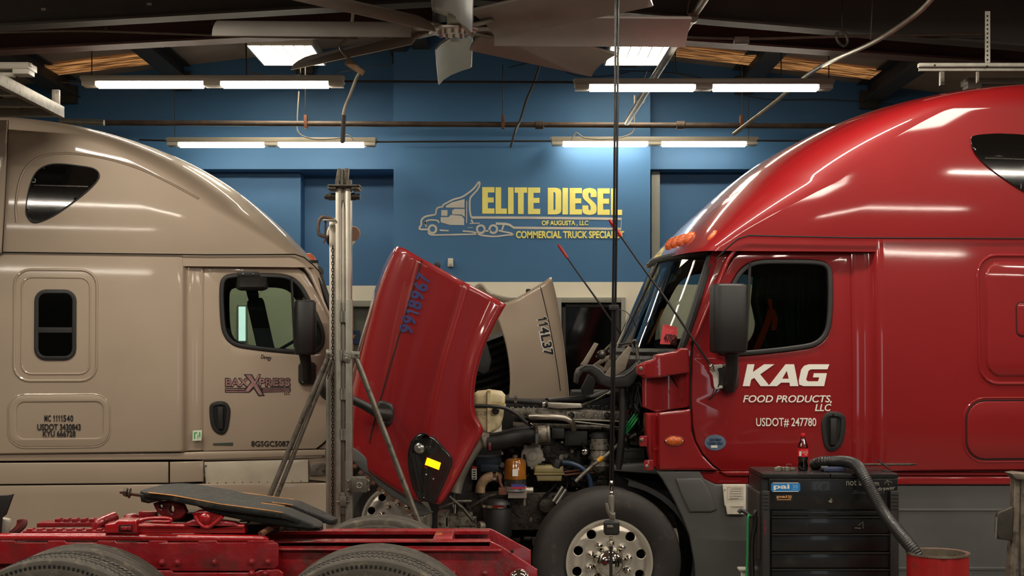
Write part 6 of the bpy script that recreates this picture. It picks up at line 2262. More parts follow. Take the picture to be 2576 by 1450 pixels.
# slider rail with teeth
m = M()
pslab(m, [(345, 1319), (614, 1320), (616, 1343), (345, 1343)], 6.86, 0.1, 0.008)
m.cyl(P(345, 1324, 6.862), P(614, 1325, 6.862), 0.011, 10)
m.build('slide_rail', CHRED2, ch)
m = M(); pslab(m, [(262, 1322), (268, 1318), (288, 1316), (294, 1309), (343, 1310), (346, 1322), (346, 1343), (262, 1343)], 6.83, 0.14, 0.01); lb = m.build('lock_block', CHRED2, ch)
m = M(); pslab(m, [(298, 1322), (332, 1321), (333, 1338), (298, 1338)], 6.823, 0.012, 0.003); m.build('lock_window', GAP, lb)
m = M(); pslab(m, [(303, 1326), (330, 1325), (330, 1336), (303, 1336)], 6.815, 0.02, 0.004); m.lathe([(0.007, 0), (0.007, -0.01), (0, -0.012)], P(316, 1331, 6.813), (0, 1, 0), 8); m.build('lock_plate', CHRED, lb)
m = M()
pslab(m, [(58, 1336), (262, 1336), (262, 1345), (56, 1345)], 6.87, 0.09, 0.004)
for k in range(8):
    x = 66 + k * 25
    pslab(m, [(x, 1336), (x + 2, 1331), (x + 14, 1331), (x + 16, 1336)], 6.87, 0.05, 0.003)
m.build('slider_rack', CHRED, ch)
m = M()
pslab(m, [(92, 1318), (100, 1315), (240, 1314), (240, 1326), (92, 1328)], 7.25, 0.08, 0.004)
for k in range(5):
    x = 137 + k * 21.5
    pslab(m, [(x, 1315), (x + 1, 1306), (x + 12, 1306), (x + 14, 1315)], 7.25, 0.06, 0.003)
m.build('slider_rack', CHRED, ch)
m = M(); m.cyl(P(242, 1322, 7.0), P(290, 1302, 7.1), 0.032, 18, 0.005); m.build('air_cylinder', CHRED, ch)
m = M(); m.ptube([(236, 1332, 6.95), (246, 1318, 6.95), (258, 1312, 6.97)], 0.022, 10); m.ball(P(330, 1302, 7.0), (0.04, 0.03, 0.02), 12, 7); m.pbox(348, 1288, 392, 1308, 7.05, 0.06); m.build('rail_casting', CHRED, ch, bevel=0.006, split=True)
m = M(); m.ptube([(351, 1311, 6.82), (372, 1306, 6.82), (400, 1304, 6.82), (424, 1305, 6.82), (430, 1309, 6.82), (424, 1313, 6.82), (380, 1313, 6.82)], 0.009, 10, 4); m.build('release_handle', CHRED2, ch)
# fifth-wheel plate
fw = thing('tmp', 'x', 'x') if False else None
def X7(px): return (px - CX) * 6.9 / F
zp = [(X7(345), 1.326), (X7(420), 1.315), (X7(560), 1.265), (X7(690), 1.232), (X7(720), 1.222), (X7(812), 1.150)]
def zprof(x):
    if x <= zp[0][0]:
        return zp[0][1]
    for (a, za), (b, zb) in zip(zp, zp[1:]):
        if x <= b:
            return za + (zb - za) * (x - a) / (b - a)
    return zp[-1][1]
ol = [(X7(352), 7.05), (X7(348), 6.95), (X7(362), 6.87), (X7(400), 6.85), (X7(560), 6.84), (X7(700), 6.84), (X7(790), 6.88), (X7(806), 6.93), (X7(806), 7.0), (X7(790), 7.06), (X7(700), 7.09), (X7(630), 7.13),
      (X7(700), 7.17), (X7(795), 7.18), (X7(822), 7.22), (X7(822), 7.30), (X7(790), 7.36), (X7(700), 7.40), (X7(560), 7.42), (X7(430), 7.40), (X7(370), 7.28)]
ol = [tuple(p)[:2] for p in cr([(x, y, 0) for x, y in ol], 3, True)]
m = M(); m.slab(ol, (), 0.03, 0.008, lambda x, y, z: (x, y, zprof(x) - 0.015 + z), 0, 0.06)
fwp = m.build('coupling_plate', GREASE, ch, angle=30)
m = M()
pslab(m, [(350, 1245), (362, 1242), (400, 1243), (560, 1271), (690, 1289), (722, 1296), (806, 1326), (806, 1334), (780, 1336), (700, 1325), (640, 1315), (600, 1308), (560, 1300), (520, 1288), (485, 1270), (455, 1260), (425, 1257), (400, 1262), (372, 1268), (354, 1264)], 6.86, 0.05, 0.012)
m.build('plate_skirt', GREASE, fwp, angle=40)
m = M(); pslab(m, [(640, 1268), (700, 1278), (818, 1312), (818, 1318), (760, 1312), (640, 1290)], 7.22, 0.05, 0.01); m.build('far_skirt', GREASE, fwp)
m = M()
m.tube([(X7(x), 6.846, zprof(X7(x)) + 0.001) for x in (380, 440, 500, 560, 620, 680, 715)], 0.0035, 6)
m.tube([(X7(x), 7.09, zprof(X7(x)) + 0.0) for x in (640, 670, 700)], 0.0035, 6)
m.tube([(X7(x), 7.17, zprof(X7(x)) + 0.0) for x in (660, 690, 715)], 0.003, 6)
m.tube([(X7(x), 7.395, zprof(X7(x)) + 0.0) for x in (560, 640, 700)], 0.0025, 6)
m.build('worn_edge', BRASSY, fwp, label='orange-brown worn edge', split=True)
m = M(); m.ptube([(358, 1246, 6.95), (330, 1242, 6.95)], 0.011, 10); m.ptube([(314, 1239, 6.95), (302, 1238, 6.95)], 0.009, 8); m.lathe([(0.02, -0.012), (0.024, -0.004), (0.024, 0.006), (0.015, 0.012)], P(317, 1239, 6.95), (1, 0, -0.1), 6); m.lathe([(0.026, -0.003), (0.026, 0.003)], P(326, 1241, 6.95), (1, 0, -0.1), 14); m.ptube([(332, 1242, 6.95), (316, 1240, 6.95)], 0.009, 8)
m.build('adjuster_bolt', mat('brown_oily_bolt', (84, 70, 58), 0.5, 0.4), fwp)
m = M(); pslab(m, [(384, 1268), (400, 1262), (440, 1262), (462, 1272), (470, 1290), (455, 1306), (420, 1310), (400, 1296), (390, 1282)], 6.93, 0.05, 0.01, holes=(circle(404, 1275, 4, 5, 12), circle(432, 1282, 5, 9, 12))); m.build('plate_web', CHRED, fwp)
m = M(); pslab(m, [(480, 1294), (500, 1284), (545, 1282), (562, 1300), (556, 1308), (540, 1318), (530, 1328), (514, 1330), (500, 1318), (492, 1306)], 6.87, 0.06, 0.014)
m.ball(P(516, 1305, 6.86), (0.03, 0.02, 0.03), 14, 8)
m.ptube([(490, 1298, 6.85), (502, 1318, 6.85), (520, 1328, 6.85), (538, 1318, 6.85), (560, 1300, 6.85)], 0.009, 8, 4)
m.build('pivot_bracket', CHRED2, ch)
m = M(); pslab(m, [(462, 1318), (486, 1308), (500, 1310), (508, 1326), (530, 1326), (548, 1310), (590, 1316), (600, 1322), (600, 1328), (462, 1328)], 6.85, 0.08, 0.008); m.build('pivot_base', CHRED, ch)
m = M(); m.pbox(612, 1300, 640, 1310, 6.9, 0.1); m.build('stop_block', CHRED, ch, bevel=0.006)
m = M(); m.pbox(430, 1292, 520, 1318, 7.15, 0.2); m.pbox(600, 1310, 800, 1338, 7.2, 0.2); m.pbox(615, 1322, 700, 1345, 7.0, 0.2); m.build('coupling_jaw', DKSTEEL, fwp, bevel=0.012)
m = M(); m.ptube([(655, 1345, 6.85), (700, 1318, 6.95)], 0.016, 6); m.build('stop_bar', RUST, ch)
# tyres (dual pairs)
def dual(xpx, d0, nm_):
    c0 = Vector(((xpx - CX) * d0 / F, d0, 0.543))
    w1 = wheel(Vector((0, 1, 0)), ch, c0, 0.543, 0.29, 0.27, None, TYRE, 'rear_tyre', tread=True)
    w2 = wheel(Vector((0, 1, 0)), ch, c0 + Vector((0, 0.31, 0)), 0.543, 0.29, 0.25, None, TYRE, 'rear_tyre', tread=True)
    # sipes across the tread
    m = M()
    for k in range(150):
        a = 2 * PI * k / 150
        cc = Vector((math.sin(a), 0, math.cos(a)))
        if cc.z < 0.75:
            continue
        m.box(c0 + cc * 0.5435 + Vector((0, 0.075 + 0.01 * (k % 2), 0)), (0.003, 0.05, 0.003), Matrix.Rotation(a, 3, 'Y') @ Matrix.Rotation(0.4, 3, 'Z'))
        m.box(c0 + cc * 0.5435 + Vector((0, 0.175 + 0.01 * (k % 2), 0)), (0.003, 0.05, 0.003), Matrix.Rotation(a, 3, 'Y') @ Matrix.Rotation(-0.4, 3, 'Z'))
        m.box(c0 + cc * 0.512 + Vector((0, -0.010, 0)), (0.009, 0.008, 0.014), Matrix.Rotation(a, 3, 'Y'))
    m.build('tread_sipes', GAP, w1)['kind'] = 'stuff'
    return w1
dual(126, 6.28, 'a')
dual(922, 6.28, 'b')
wheel(Vector((0, 1, 0)), ch, Vector(((951 - CX) * 7.75 / F, 7.75, 0.543)), 0.543, 0.29, 0.25, None, TYRE, 'rear_tyre', tread=True)
m = M(); m.cyl(((126 - CX) * 6.6 / F, 6.5, 0.54), ((126 - CX) * 6.6 / F, 8.0, 0.54), 0.08, 16); m.cyl(((922 - CX) * 6.6 / F, 6.5, 0.54), ((922 - CX) * 6.6 / F, 8.0, 0.54), 0.08, 16); m.build('axle', CHRED, ch)
m = M(); m.lathe([(0.055, 0.03), (0.056, 0.0), (0.048, -0.02), (0.03, -0.034), (0.0, -0.04)], P(1307, 1462, 6.84), (0, 1, 0), 30); m.build('chrome_cap', CHROME, ch)
# mud flap corner, white air can and coiled red line at the frame edge
m = M(); pslab(m, [(-40, 1250), (20, 1246), (33, 1244), (14, 1296), (4, 1304), (0, 1352), (-40, 1352)], 6.9, 0.02, 0.003); m.build('mud_flap', BLACKP, ch)
m = M(); m.lathe([(0.03, 0.0), (0.035, 0.01), (0.035, 0.07), (0.028, 0.08)], P(4, 1345, 7.0), (0.2, 0, 1), 18); m.build('air_can', mat('pale_grey_can', (150, 144, 132), 0.5), ch)
m = M()
cq = []
for k in range(150):
    t_ = k / 149
    cx_ = 22 + 34 * math.sin(t_ * PI * 0.55)
    cy_ = 1350 - 40 * t_
    cq.append(P(cx_ + 12 * math.cos(k * 0.9), cy_ + 3 * math.sin(k * 0.9), 7.05 + 0.03 * math.sin(k * 0.9)))
m.tube(cq, 0.0045, 6); m.build('coiled_air_line', mat('dull_red_line', (104, 30, 28), 0.5), ch)

# ================================================================ STEEL POST WITH LEGS
po = thing('gantry_post', 'tall worn aluminium hoist post with splayed tube legs before the red hood', 'post', (-1.1, 9.25, 0))
D9 = 9.2
yg = HY + CZ * F / D9
m = M()
m.pbox(844, 474, 858, yg, D9, 0.10); m.pbox(869, 474, 882, yg, D9, 0.10); m.pbox(856, 474, 870, yg, D9 + 0.02, 0.05)
m.build('upright', ALU, po, bevel=0.003)
m = M(); m.pbox(828, 548, 844, yg, D9 + 0.1, 0.07); m.build('rear_channel', ALU, po, bevel=0.003)
m = M(); m.pbox(846, 754, 857, yg, D9 - 0.02, 0.02); m.pbox(869, 754, 886, yg, D9 - 0.03, 0.05); m.pbox(820, 880, 828, yg, D9 + 0.12, 0.05); m.build('lower_sleeve', GALV, po, bevel=0.003)
m = M(); m.cyl(P(863, 466, D9 + 0.02), P(863, 500, D9 + 0.02), 0.004, 8); m.ptube([(863, 500, D9 + 0.02), (858, 530, D9 + 0.02), (858, 1160, D9 + 0.02)], 0.0035, 6); m.ptube([(863, 500, D9 + 0.02), (869, 530, D9 + 0.02), (868, 1160, D9 + 0.02)], 0.0035, 6); m.cyl(P(863, 505, D9 + 0.03), P(863, 1160, D9 + 0.03), 0.006, 8); m.build('lifting_rod', STEEL, po)
m = M(); m.pbox(824, 464, 904, 468, D9 - 0.06, 0.2); m.pbox(824, 468, 845, 476, D9 - 0.04, 0.16); m.pbox(884, 468, 902, 476, D9 - 0.04, 0.16); m.build('top_plate', STEEL, po, bevel=0.003)
m = M(); m.lathe([(0.012, -0.115), (0.018, -0.11), (0.018, -0.09), (0.025, -0.088), (0.025, 0.088), (0.02, 0.09), (0.02, 0.115)], P(861, 495, D9 + 0.05), (1, 0, 0), 18); m.build('cross_bolt', DKSTEEL, po)
m = M()
pslab(m, [(849, 423), (858, 424), (856, 464), (842, 464)], D9 + 0.04, 0.05, 0.003)
pslab(m, [(865, 423), (877, 424), (877, 430), (874, 464), (862, 464)], D9 + 0.04, 0.05, 0.003)
m.pbox(843, 452, 852, 466, D9, 0.06); m.pbox(871, 452, 883, 466, D9, 0.06); m.pbox(859, 426, 863, 464, D9 + 0.02, 0.04)
m.build('head_bracket', STEEL, po)
for (y0, y1) in ((783, 811), (881, 908), (978, 1006), (1080, 1108)):
    m = M(); m.pbox(855, y0, 872, y1, D9 - 0.02, 0.03); m.cyl(P(859, y0, D9 - 0.02), P(859, y1, D9 - 0.02), 0.009, 10); m.cyl(P(868, y0, D9 - 0.02), P(868, y1, D9 - 0.02), 0.009, 10); m.build('hinge_knuckle', GALV, po)
m = M(); pslab(m, circle(872, 901, 10, 11, 20), D9 - 0.05, 0.015, 0.003); m.pbox(864, 888, 880, 900, D9 - 0.05, 0.015); m.lathe([(0.012, 0), (0.012, -0.012), (0, -0.014)], P(872, 902, D9 - 0.05), (0, 1, 0), 8); m.build('round_washer', GALV, po)
m = M(); pslab(m, [(820, 884), (834, 884), (834, 900), (820, 902)], D9 - 0.04, 0.03, 0.004); pslab(m, [(884, 884), (905, 885), (904, 901), (884, 902)], D9 - 0.04, 0.03, 0.004); m.build('leg_bracket', GALV, po, split=True)
m = M()
for x in (828, 897):
    m.lathe([(0.012, 0), (0.012, -0.01), (0.006, -0.014), (0, -0.014)], P(x, 892, D9 - 0.04), (0, 1, 0), 8)
m.build('bracket_bolt', STEEL, po, split=True)
def leg(x0, y0, x1, y1, r, dd=0.0, d2=0.0):
    k = (yg - 8 - y0) / (y1 - y0)
    m = M()
    a = P(x0, y0, D9 - 0.02)
    b = P(x0 + (x1 - x0) * k, yg - 8, D9 + d2)
    m.tube([a, a.lerp(b, 0.06), b], [r * 0.8, r, r], 14)
    return m.build('leg', STEEL, po)
leg(826, 896, 676, 1255, 0.017, d2=0.0)
leg(833, 905, 694, 1257, 0.014, d2=0.01)
leg(893, 892, 1058, 1327, 0.019)
m = M(); m.ptube([(838, 912, D9), (832, 940, D9), (828, 955, D9)], 0.014, 10); m.build('leg_brace', STEEL, po)
m = M(); m.pbox(872, 1206, 928, 1238, D9 - 0.06, 0.05); m.pbox(884, 1200, 922, 1240, D9 - 0.09, 0.03); lt = m.build('latch_box', STEEL, po, bevel=0.005)
m = M()
for (x, y) in ((876, 1211), (876, 1233), (928, 1211), (928, 1233)):
    m.lathe([(0.007, 0), (0.006, -0.006), (0, -0.008)], P(x, y, D9 - 0.06), (0, 1, 0), 8)
m.lathe_closed([(0.012, 0), (0.018, -0.006), (0.022, 0)], P(904, 1222, D9 - 0.09), (0, 1, 0), 16)
m.build('latch_bolt', GALV, lt, split=True)
m = M(); m.pbox(857, 1240, 868, 1294, D9 - 0.04, 0.012); m.pbox(854, 1250, 871, 1275, D9 - 0.05, 0.02); m.cyl(P(846, 1263, D9 - 0.04), P(879, 1263, D9 - 0.04), 0.006, 8); m.build('pull_tab', STEEL, po, bevel=0.003)
m = M()
for k in range(84):
    yy = 622 + k * 8.2
    c_ = P(837, yy, D9 + 0.07)
    if k % 2:
        q = [c_ + Vector((0.007 * math.cos(a), 0, 0.014 * math.sin(a))) for a in [j * PI / 4 for j in range(8)]]
    else:
        q = [c_ + Vector((0, 0.007 * math.cos(a), 0.014 * math.sin(a))) for a in [j * PI / 4 for j in range(8)]]
    m.tube(q, 0.0028, 5, True)
chn = m.build('hoist_chain', mat('black_chain', (30, 28, 26), 0.45, 0.6), po)
cl = thing('c_clamp', 'rusty C-clamp gripping the back channel near the top of the post', 'clamp', P(815, 560, 9.2))
m = M(); m.ptube([(838, 553, 9.2), (815, 546, 9.2), (803, 556, 9.2), (801, 585, 9.2), (808, 593, 9.2), (824, 597, 9.2)], 0.011, 8, 5); m.build('frame', mat('rusty_clamp', (108, 88, 78), 0.6, 0.4, var=0.2, vscale=30), cl)
m = M(); m.cyl(P(819, 556, 9.2), P(819, 604, 9.2), 0.006, 8); m.ptube([(813, 612, 9.2), (819, 604, 9.2), (822, 600, 9.2)], 0.005, 6); m.build('screw', RUST, cl)
m = M(); m.pbox(812, 552, 844, 556, 9.17, 0.06); m.build('jaw_plate', ALU, cl, bevel=0.002)
m = M(); m.lathe([(0.085, 0.05), (0.095, 0.04), (0.095, -0.04), (0.085, -0.05), (0.05, -0.052), (0.0, -0.052)], P(859, 592, 9.44), (0, 1, 0), 30); hs = m.build('chain_hoist', mat('cream_paint_worn', (214, 204, 172), 0.5, var=0.1, vscale=12, dirt=(120, 92, 72), dirt_amt=0.1), po)
m = M(); m.lathe([(0.05, 0.0), (0.045, -0.004), (0, -0.004)], P(888, 588, 9.385), (0, 1, 0), 20); m.build('name_plate', mat('faded_pink_plate', (150, 116, 100), 0.6), hs)
m = M(); m.lathe([(0.045, 0.0), (0.04, -0.006), (0, -0.006)], P(838, 604, 9.385), (0, 1, 0), 20); m.build('chain_opening', GAP, hs)

# ================================================================ HANGING AIR HOSE
ah = thing('air_hose', 'twin black air hoses hanging straight down over the red truck wheel', 'air hose', P(1545, 600, 8.5))
Dh = 8.5
for o_ in (-3.2, 3.2):
    M().ptube([(1557 + o_, -640, Dh), (1550 + o_, 300, Dh), (1545 + o_, 760, Dh), (1538 + o_ * 0.9, 1214, Dh)], 0.0072, 10, 3).build('hose', mat('glossy_black_hose', (22, 20, 20), 0.25, 0, 0.4), ah)
m = M(); m.pbox(1533, 767, 1557, 780, Dh - 0.02, 0.04); hc_ = m.build('hose_clamp', BLACKP, ah, bevel=0.003)
m = M()
for x in (1537, 1549):
    m.lathe([(0.007, 0), (0.005, -0.004), (0, -0.005)], P(x, 773, Dh - 0.02), (0, 1, 0), 10)
m.build('clamp_screw', CHROME, hc_)
m = M(); m.lathe([(0.010, 0.0), (0.013, -0.005), (0.013, -0.06), (0.009, -0.065), (0.012, -0.07), (0.012, -0.085), (0.009, -0.09), (0.014, -0.095), (0.014, -0.13), (0.01, -0.135)], P(1538, 1210, Dh), (0, 0, 1), 16); m.build('coupling', CHROME, ah)
m = M(); m.lathe([(0.017, 0.0), (0.018, -0.01), (0.016, -0.10), (0.013, -0.12)], P(1538, 1248, Dh), (0, 0, 1), 14); m.pbox(1533, 1292, 1548, 1312, Dh - 0.02, 0.04); m.build('gun_body', GALV, ah)
m = M(); pslab(m, [(1522, 1268), (1529, 1267), (1534, 1288), (1542, 1294), (1547, 1294), (1546, 1308), (1534, 1306), (1525, 1288)], Dh - 0.03, 0.02, 0.003); m.build('trigger', STEEL, ah)
m = M(); pslab(m, rrect(1520, 1312, 1559, 1348, 7), Dh - 0.04, 0.07, 0.012); gb = m.build('gauge_box', BLACKP, ah)
M().pbox(1527, 1322, 1542, 1328, Dh - 0.045, 0.006).build('gauge_badge', GALV, gb, bevel=0.001)
m = M(); m.lathe([(0.009, 0.0), (0.013, -0.01), (0.009, -0.02), (0.009, -0.03), (0.011, -0.033), (0.010, -0.06)], P(1537, 1350, Dh), (0, 0, 1), 12); m.build('lower_coupling', ALU, ah)
M().ptube([(1537, 1372, Dh), (1537, 1450, Dh), (1538, 1560, Dh), (1540, 1700, Dh)], 0.010, 10, 3).build('lower_hose', RUBBER, ah)

# ================================================================ TOOL CABINET
DT = 8.9
zt = P(0, 1192, DT).z
x0, x1 = P(1917, 0, DT).x, P(2260, 0, DT).x
tb = thing('tool_cabinet', 'black roller tool cabinet with stickers and drawers beside the red truck', 'tool cabinet', ((x0 + x1) / 2, DT + 0.25, 0))
xm, wd = (x0 + x1) / 2, x1 - x0
m = M(); m.box((xm, DT + 0.26, (zt - 0.03 + 0.14) / 2), (wd, 0.48, zt - 0.03 - 0.14)); m.build('carcass', TBOX, tb, bevel=0.006)
xs = P(2088, 0, DT).x
for (a, b) in ((x0, xs - 0.002), (xs + 0.002, x1)):
    M().box(((a + b) / 2, DT + 0.25, zt - 0.014), (b - a, 0.52, 0.028)).build('lid', TBOX, tb, bevel=0.005)
m = M(); m.pbox(1934, 1205, 2258, 1282, DT - 0.006, 0.02); cp = m.build('chest_panel', TBOX2, tb, bevel=0.004)
for (a, b) in ((1917, 1937), (2240, 2262)):
    m = M(); m.pbox(a, 1236, b, 1680, DT - 0.035, 0.05); o = m.build('corner_pillar', mat('dark_grey_pillar', (40, 38, 36), 0.4, 0.1), tb, bevel=0.008)
    m = M()
    for k in range(5):
        m.pbox(a + 3, 1245 + k * 9, b - 3, 1247.5 + k * 9, DT - 0.038, 0.006)
    m.build('vent_slot', GAP, o)
ys = [(1284, 1297), (1301, 1342), (1345, 1387), (1391, 1429), (1433, 1475), (1479, 1521), (1525, 1610)]
for (a, b) in ys:
    m = M(); m.pbox(1941, a + 3, 2238, b, DT - 0.012, 0.03); dr = m.build('drawer', TBOX2, tb, bevel=0.003)
    if b - a > 20:
        m = M(); m.pbox(1941, a, 2238, a + 3.2, DT - 0.026, 0.02); m.build('drawer_lip', mat('dark_metal_lip', (58, 56, 52), 0.35, 0.6), dr, bevel=0.002)
m = M()
for xx in (x0 + 0.06, x1 - 0.06):
    for yy in (DT + 0.06, DT + 0.44):
        m.lathe([(0.055, -0.02), (0.06, -0.015), (0.06, 0.015), (0.055, 0.02)], (xx, yy, 0.06), (1, 0, 0), 20)
        m.box((xx, yy, 0.12), (0.06, 0.06, 0.05))
m.build('caster', RUBBER, tb, split=True)
m = M(); m.lathe([(0.016, 0.0), (0.016, -0.006), (0.008, -0.008), (0.008, -0.004), (0.0, -0.004)], P(2090, 1259, DT - 0.006), (0, 1, 0), 20); m.build('lock', CHROME, cp)
d_ = DT - 0.0065
m = M(); m.pbox(1940, 1217, 2013, 1236, d_ - 0.004, 0.004); m.pbox(1944, 1215.5, 2008, 1237.5, d_ - 0.003, 0.003); st = m.build('blue_sticker', mat('sky_blue_sticker', (32, 122, 190), 0.4), cp, label='sky blue rectangular sticker')
m = M(); m.pbox(1944, 1215, 2009, 1216.6, d_ - 0.0065, 0.003); m.pbox(1944, 1236.6, 2009, 1238, d_ - 0.0065, 0.003); ptext(m, 'pai', 1946, 1219, 1986, 1234, d_ - 0.004, 0.002, bold=0.025); m.build('sticker_letters', WHITEP, st)
m = M(); ptext(m, '50', 1994, 1220, 2007, 1229, d_ - 0.004, 0.002, bold=0.02); m.pbox(1993, 1231, 2007, 1232.5, d_ - 0.005, 0.001); m.build('sticker_number', mat('pale_blue_ink', (120, 180, 220), 0.5), st)
m = M(); m.pbox(1951, 1245, 1995, 1262, d_ - 0.002, 0.002); st = m.build('small_sticker', mat('brown_black_sticker', (30, 24, 18), 0.4), cp)
m = M(); ptext(m, 'pai', 1954, 1247, 1980, 1255, d_ - 0.002, 0.002, bold=0.025); ptext(m, '50', 1982, 1247, 1991, 1255, d_ - 0.002, 0.002, bold=0.02); m.pbox(1955, 1257, 1990, 1258.5, d_ - 0.003, 0.001); m.build('sticker_letters', mat('tan_orange_ink', (206, 150, 90), 0.5), st)
m = M(); m.tube([P(2090 + 35 * math.cos(k * PI / 20), 1225 + 18 * math.sin(k * PI / 20), d_ - 0.001) for k in range(40)], 0.0012, 5, True)
pslab(m, [(2068, 1222), (2075, 1216), (2082, 1219), (2079, 1228), (2072, 1234), (2068, 1229)], d_ - 0.002, 0.002)
m.build('oval_decal', mat('charcoal_decal', (34, 34, 32), 0.5), cp)
m = M(); ptext(m, 'Snap-on', 2143, 1234, 2226, 1246, d_, 0.002, bold=0.03, shear=0.35); m.build('maker_lettering', mat('grey_ink', (46, 46, 44), 0.4), cp)
m = M(); text(m, 'snap-on', P(1929, 1346, DT - 0.035), P(1929, 1308, DT - 0.035), P(1922, 1346, DT - 0.035), 0.002, 0.02); m.build('pillar_lettering', mat('dull_red_ink', (120, 24, 34), 0.5), tb)
CHALK = mat('chalk_scribble', (150, 146, 136), 0.9)
m = M()
def scr(m, s_, x, y, d=d_):
    pass
ptext(m, 'not a', 2129, 1209, 2168, 1222, d_, 0.001)
ptext(m, 'rm', 2196, 1214, 2211, 1223, d_, 0.001)
text(m, 'drawer', P(2208, 1236, d_), P(2252, 1232, d_), P(2208, 1226, d_), 0.001)
m.tube([P(2236, 1222, d_), P(2232, 1209, d_)], 0.0012, 5); m.tube([P(2225, 1218, d_), P(2232, 1209, d_), P(2244, 1215, d_)], 0.0012, 5)
m.build('chalk_writing', CHALK, cp)
m = M(); dd_ = DT - 0.0125
m.tube([P(2160, 1322, dd_), P(2171, 1313, dd_), P(2171, 1330, dd_)], 0.0013, 5); m.tube([P(2150, 1329, dd_), P(2165, 1330, dd_)], 0.0013, 5)
m.build('chalk_number', CHALK, tb)
m = M(); m.pbox(1878, 1216, 1915, 1450, DT + 0.2, 0.18) if False else None
m = M()
m.box((x0 - 0.012, DT + 0.2, zt - 0.33), (0.03, 0.36, 0.42)); m.build('side_shelf', mat('dark_brown_side_box', (44, 36, 30), 0.6), tb, bevel=0.006)

# things hung on the cabinet side
gl = thing('side_hook', 'black curled rubber-wrapped handle hanging on the cabinet side', 'handle', P(1890, 1300, 9.0))
M().ptube([(1858, 1288, 8.98), (1866, 1284, 8.98), (1878, 1290, 8.97), (1890, 1302, 8.95), (1898, 1296, 8.93), (1900, 1286, 8.93)], [0.012], 10, 0) if False else None
m = M(); m.ptube([(1858, 1291, 8.98), (1864, 1285, 8.98), (1876, 1290, 8.97), (1888, 1300, 8.95), (1896, 1298, 8.93), (1900, 1288, 8.93), (1907, 1286, 8.95)], 0.013, 10, 5); m.build('handle', BLACKP, gl)
m = M(); m.ptube([(1900, 1300, 8.93), (1898, 1325, 8.93), (1892, 1350, 8.93), (1890, 1400, 8.93), (1893, 1480, 8.93)], 0.018, 10, 5); m.build('wrapped_strap', mat('black_tape', (18, 18, 18), 0.3, 0, 0.4, var=0.2, vscale=20), gl)
t = cable('green_hose', 'thin green hose hanging down beside the black tool cabinet', [(1888, 1298, 8.9), (1882, 1300, 8.88), (1880.5, 1330, 8.88), (1880, 1390, 8.88), (1878, 1450, 8.88), (1878, 1560, 8.9), (1879, 1690, 8.95)], 0.0065, GREENH, 5, 'hose')
m = M(); m.pbox(1860, 1432, 1882, 1438, 9.3, 0.1); m.pbox(1866, 1436, 1876, 1690, 9.32, 0.05); m.pbox(1856, 1688, 1888, 1650, 9.3, 0.12)
tag(m.build('white_stand', mat('white_plastic', (205, 202, 190), 0.4), bevel=0.006), 'small white stand poking up between the grey fairing and green hose', 'stand')

# bottle
bx = P(2020, 0, 9.12).x
bo = thing('cola_bottle', 'half-drunk plastic cola bottle with red label and cap on the black cabinet', 'bottle', (bx, 9.12, zt))
prof = [(0.0, 0.002), (0.024, 0.0), (0.031, 0.006), (0.033, 0.02), (0.030, 0.045), (0.028, 0.06), (0.032, 0.082), (0.0335, 0.09), (0.0335, 0.135), (0.034, 0.142), (0.032, 0.155), (0.024, 0.18), (0.015, 0.20), (0.0125, 0.212), (0.0125, 0.222)]
pet = glass('clear_bottle_plastic', (236, 236, 232), 0.10, 0.02)
M().lathe(prof + [(0.0, 0.222)], (bx, 9.12, zt), (0, 0, 1), 28).build('bottle_body', pet, bo)
M().lathe([(0.0, 0.003)] + [(r - 0.002, h) for r, h in prof[1:7]] + [(0.0315, 0.096), (0.0, 0.096)], (bx, 9.12, zt), (0, 0, 1), 28).build('cola', mat('dark_cola', (12, 6, 4), 0.06, 0, 0.8), bo)
lb = M().lathe_closed([(0.0338, 0.09), (0.0346, 0.09), (0.0346, 0.142), (0.0338, 0.142)], (bx, 9.12, zt), (0, 0, 1), 28).build('label', mat('red_drink_label', (206, 22, 32), 0.35), bo)
m = M()
vs, fs = text_mesh('Coca-Cola', 0.01, 1.0, 0.25)
out = []
for v in vs:
    a = -0.55 + 1.0 * v[0] * 1.5
    out.append(Vector((bx + 0.0352 * math.sin(a), 9.12 - 0.0352 * math.cos(a), zt + 0.112 + 0.022 * v[1] + v[2] * 0.0)))
m.add(out, fs)
for k in range(3):
    m.tube([Vector((bx + 0.0352 * math.sin(a), 9.12 - 0.0352 * math.cos(a), zt + 0.098 + 0.0045 * k)) for a in (0.1, 0.25, 0.4, 0.55)], 0.0006, 4)
m.build('label_script', WHITEP, lb)
rows = []
for a in (-0.95, -0.8, -0.65, -0.5):
    rows.append([Vector((bx + 0.0351 * math.sin(a), 9.12 - 0.0351 * math.cos(a), z)) for z in (zt + 0.095, zt + 0.125)])
M().grid(rows).build('white_panel', WHITEP, lb)
M().lathe([(0.0, 0.238), (0.0135, 0.238), (0.0145, 0.235), (0.0145, 0.22), (0.0, 0.22)], (bx, 9.12, zt), (0, 0, 1), 22).build('cap', mat('red_cap', (196, 16, 30), 0.35), bo)
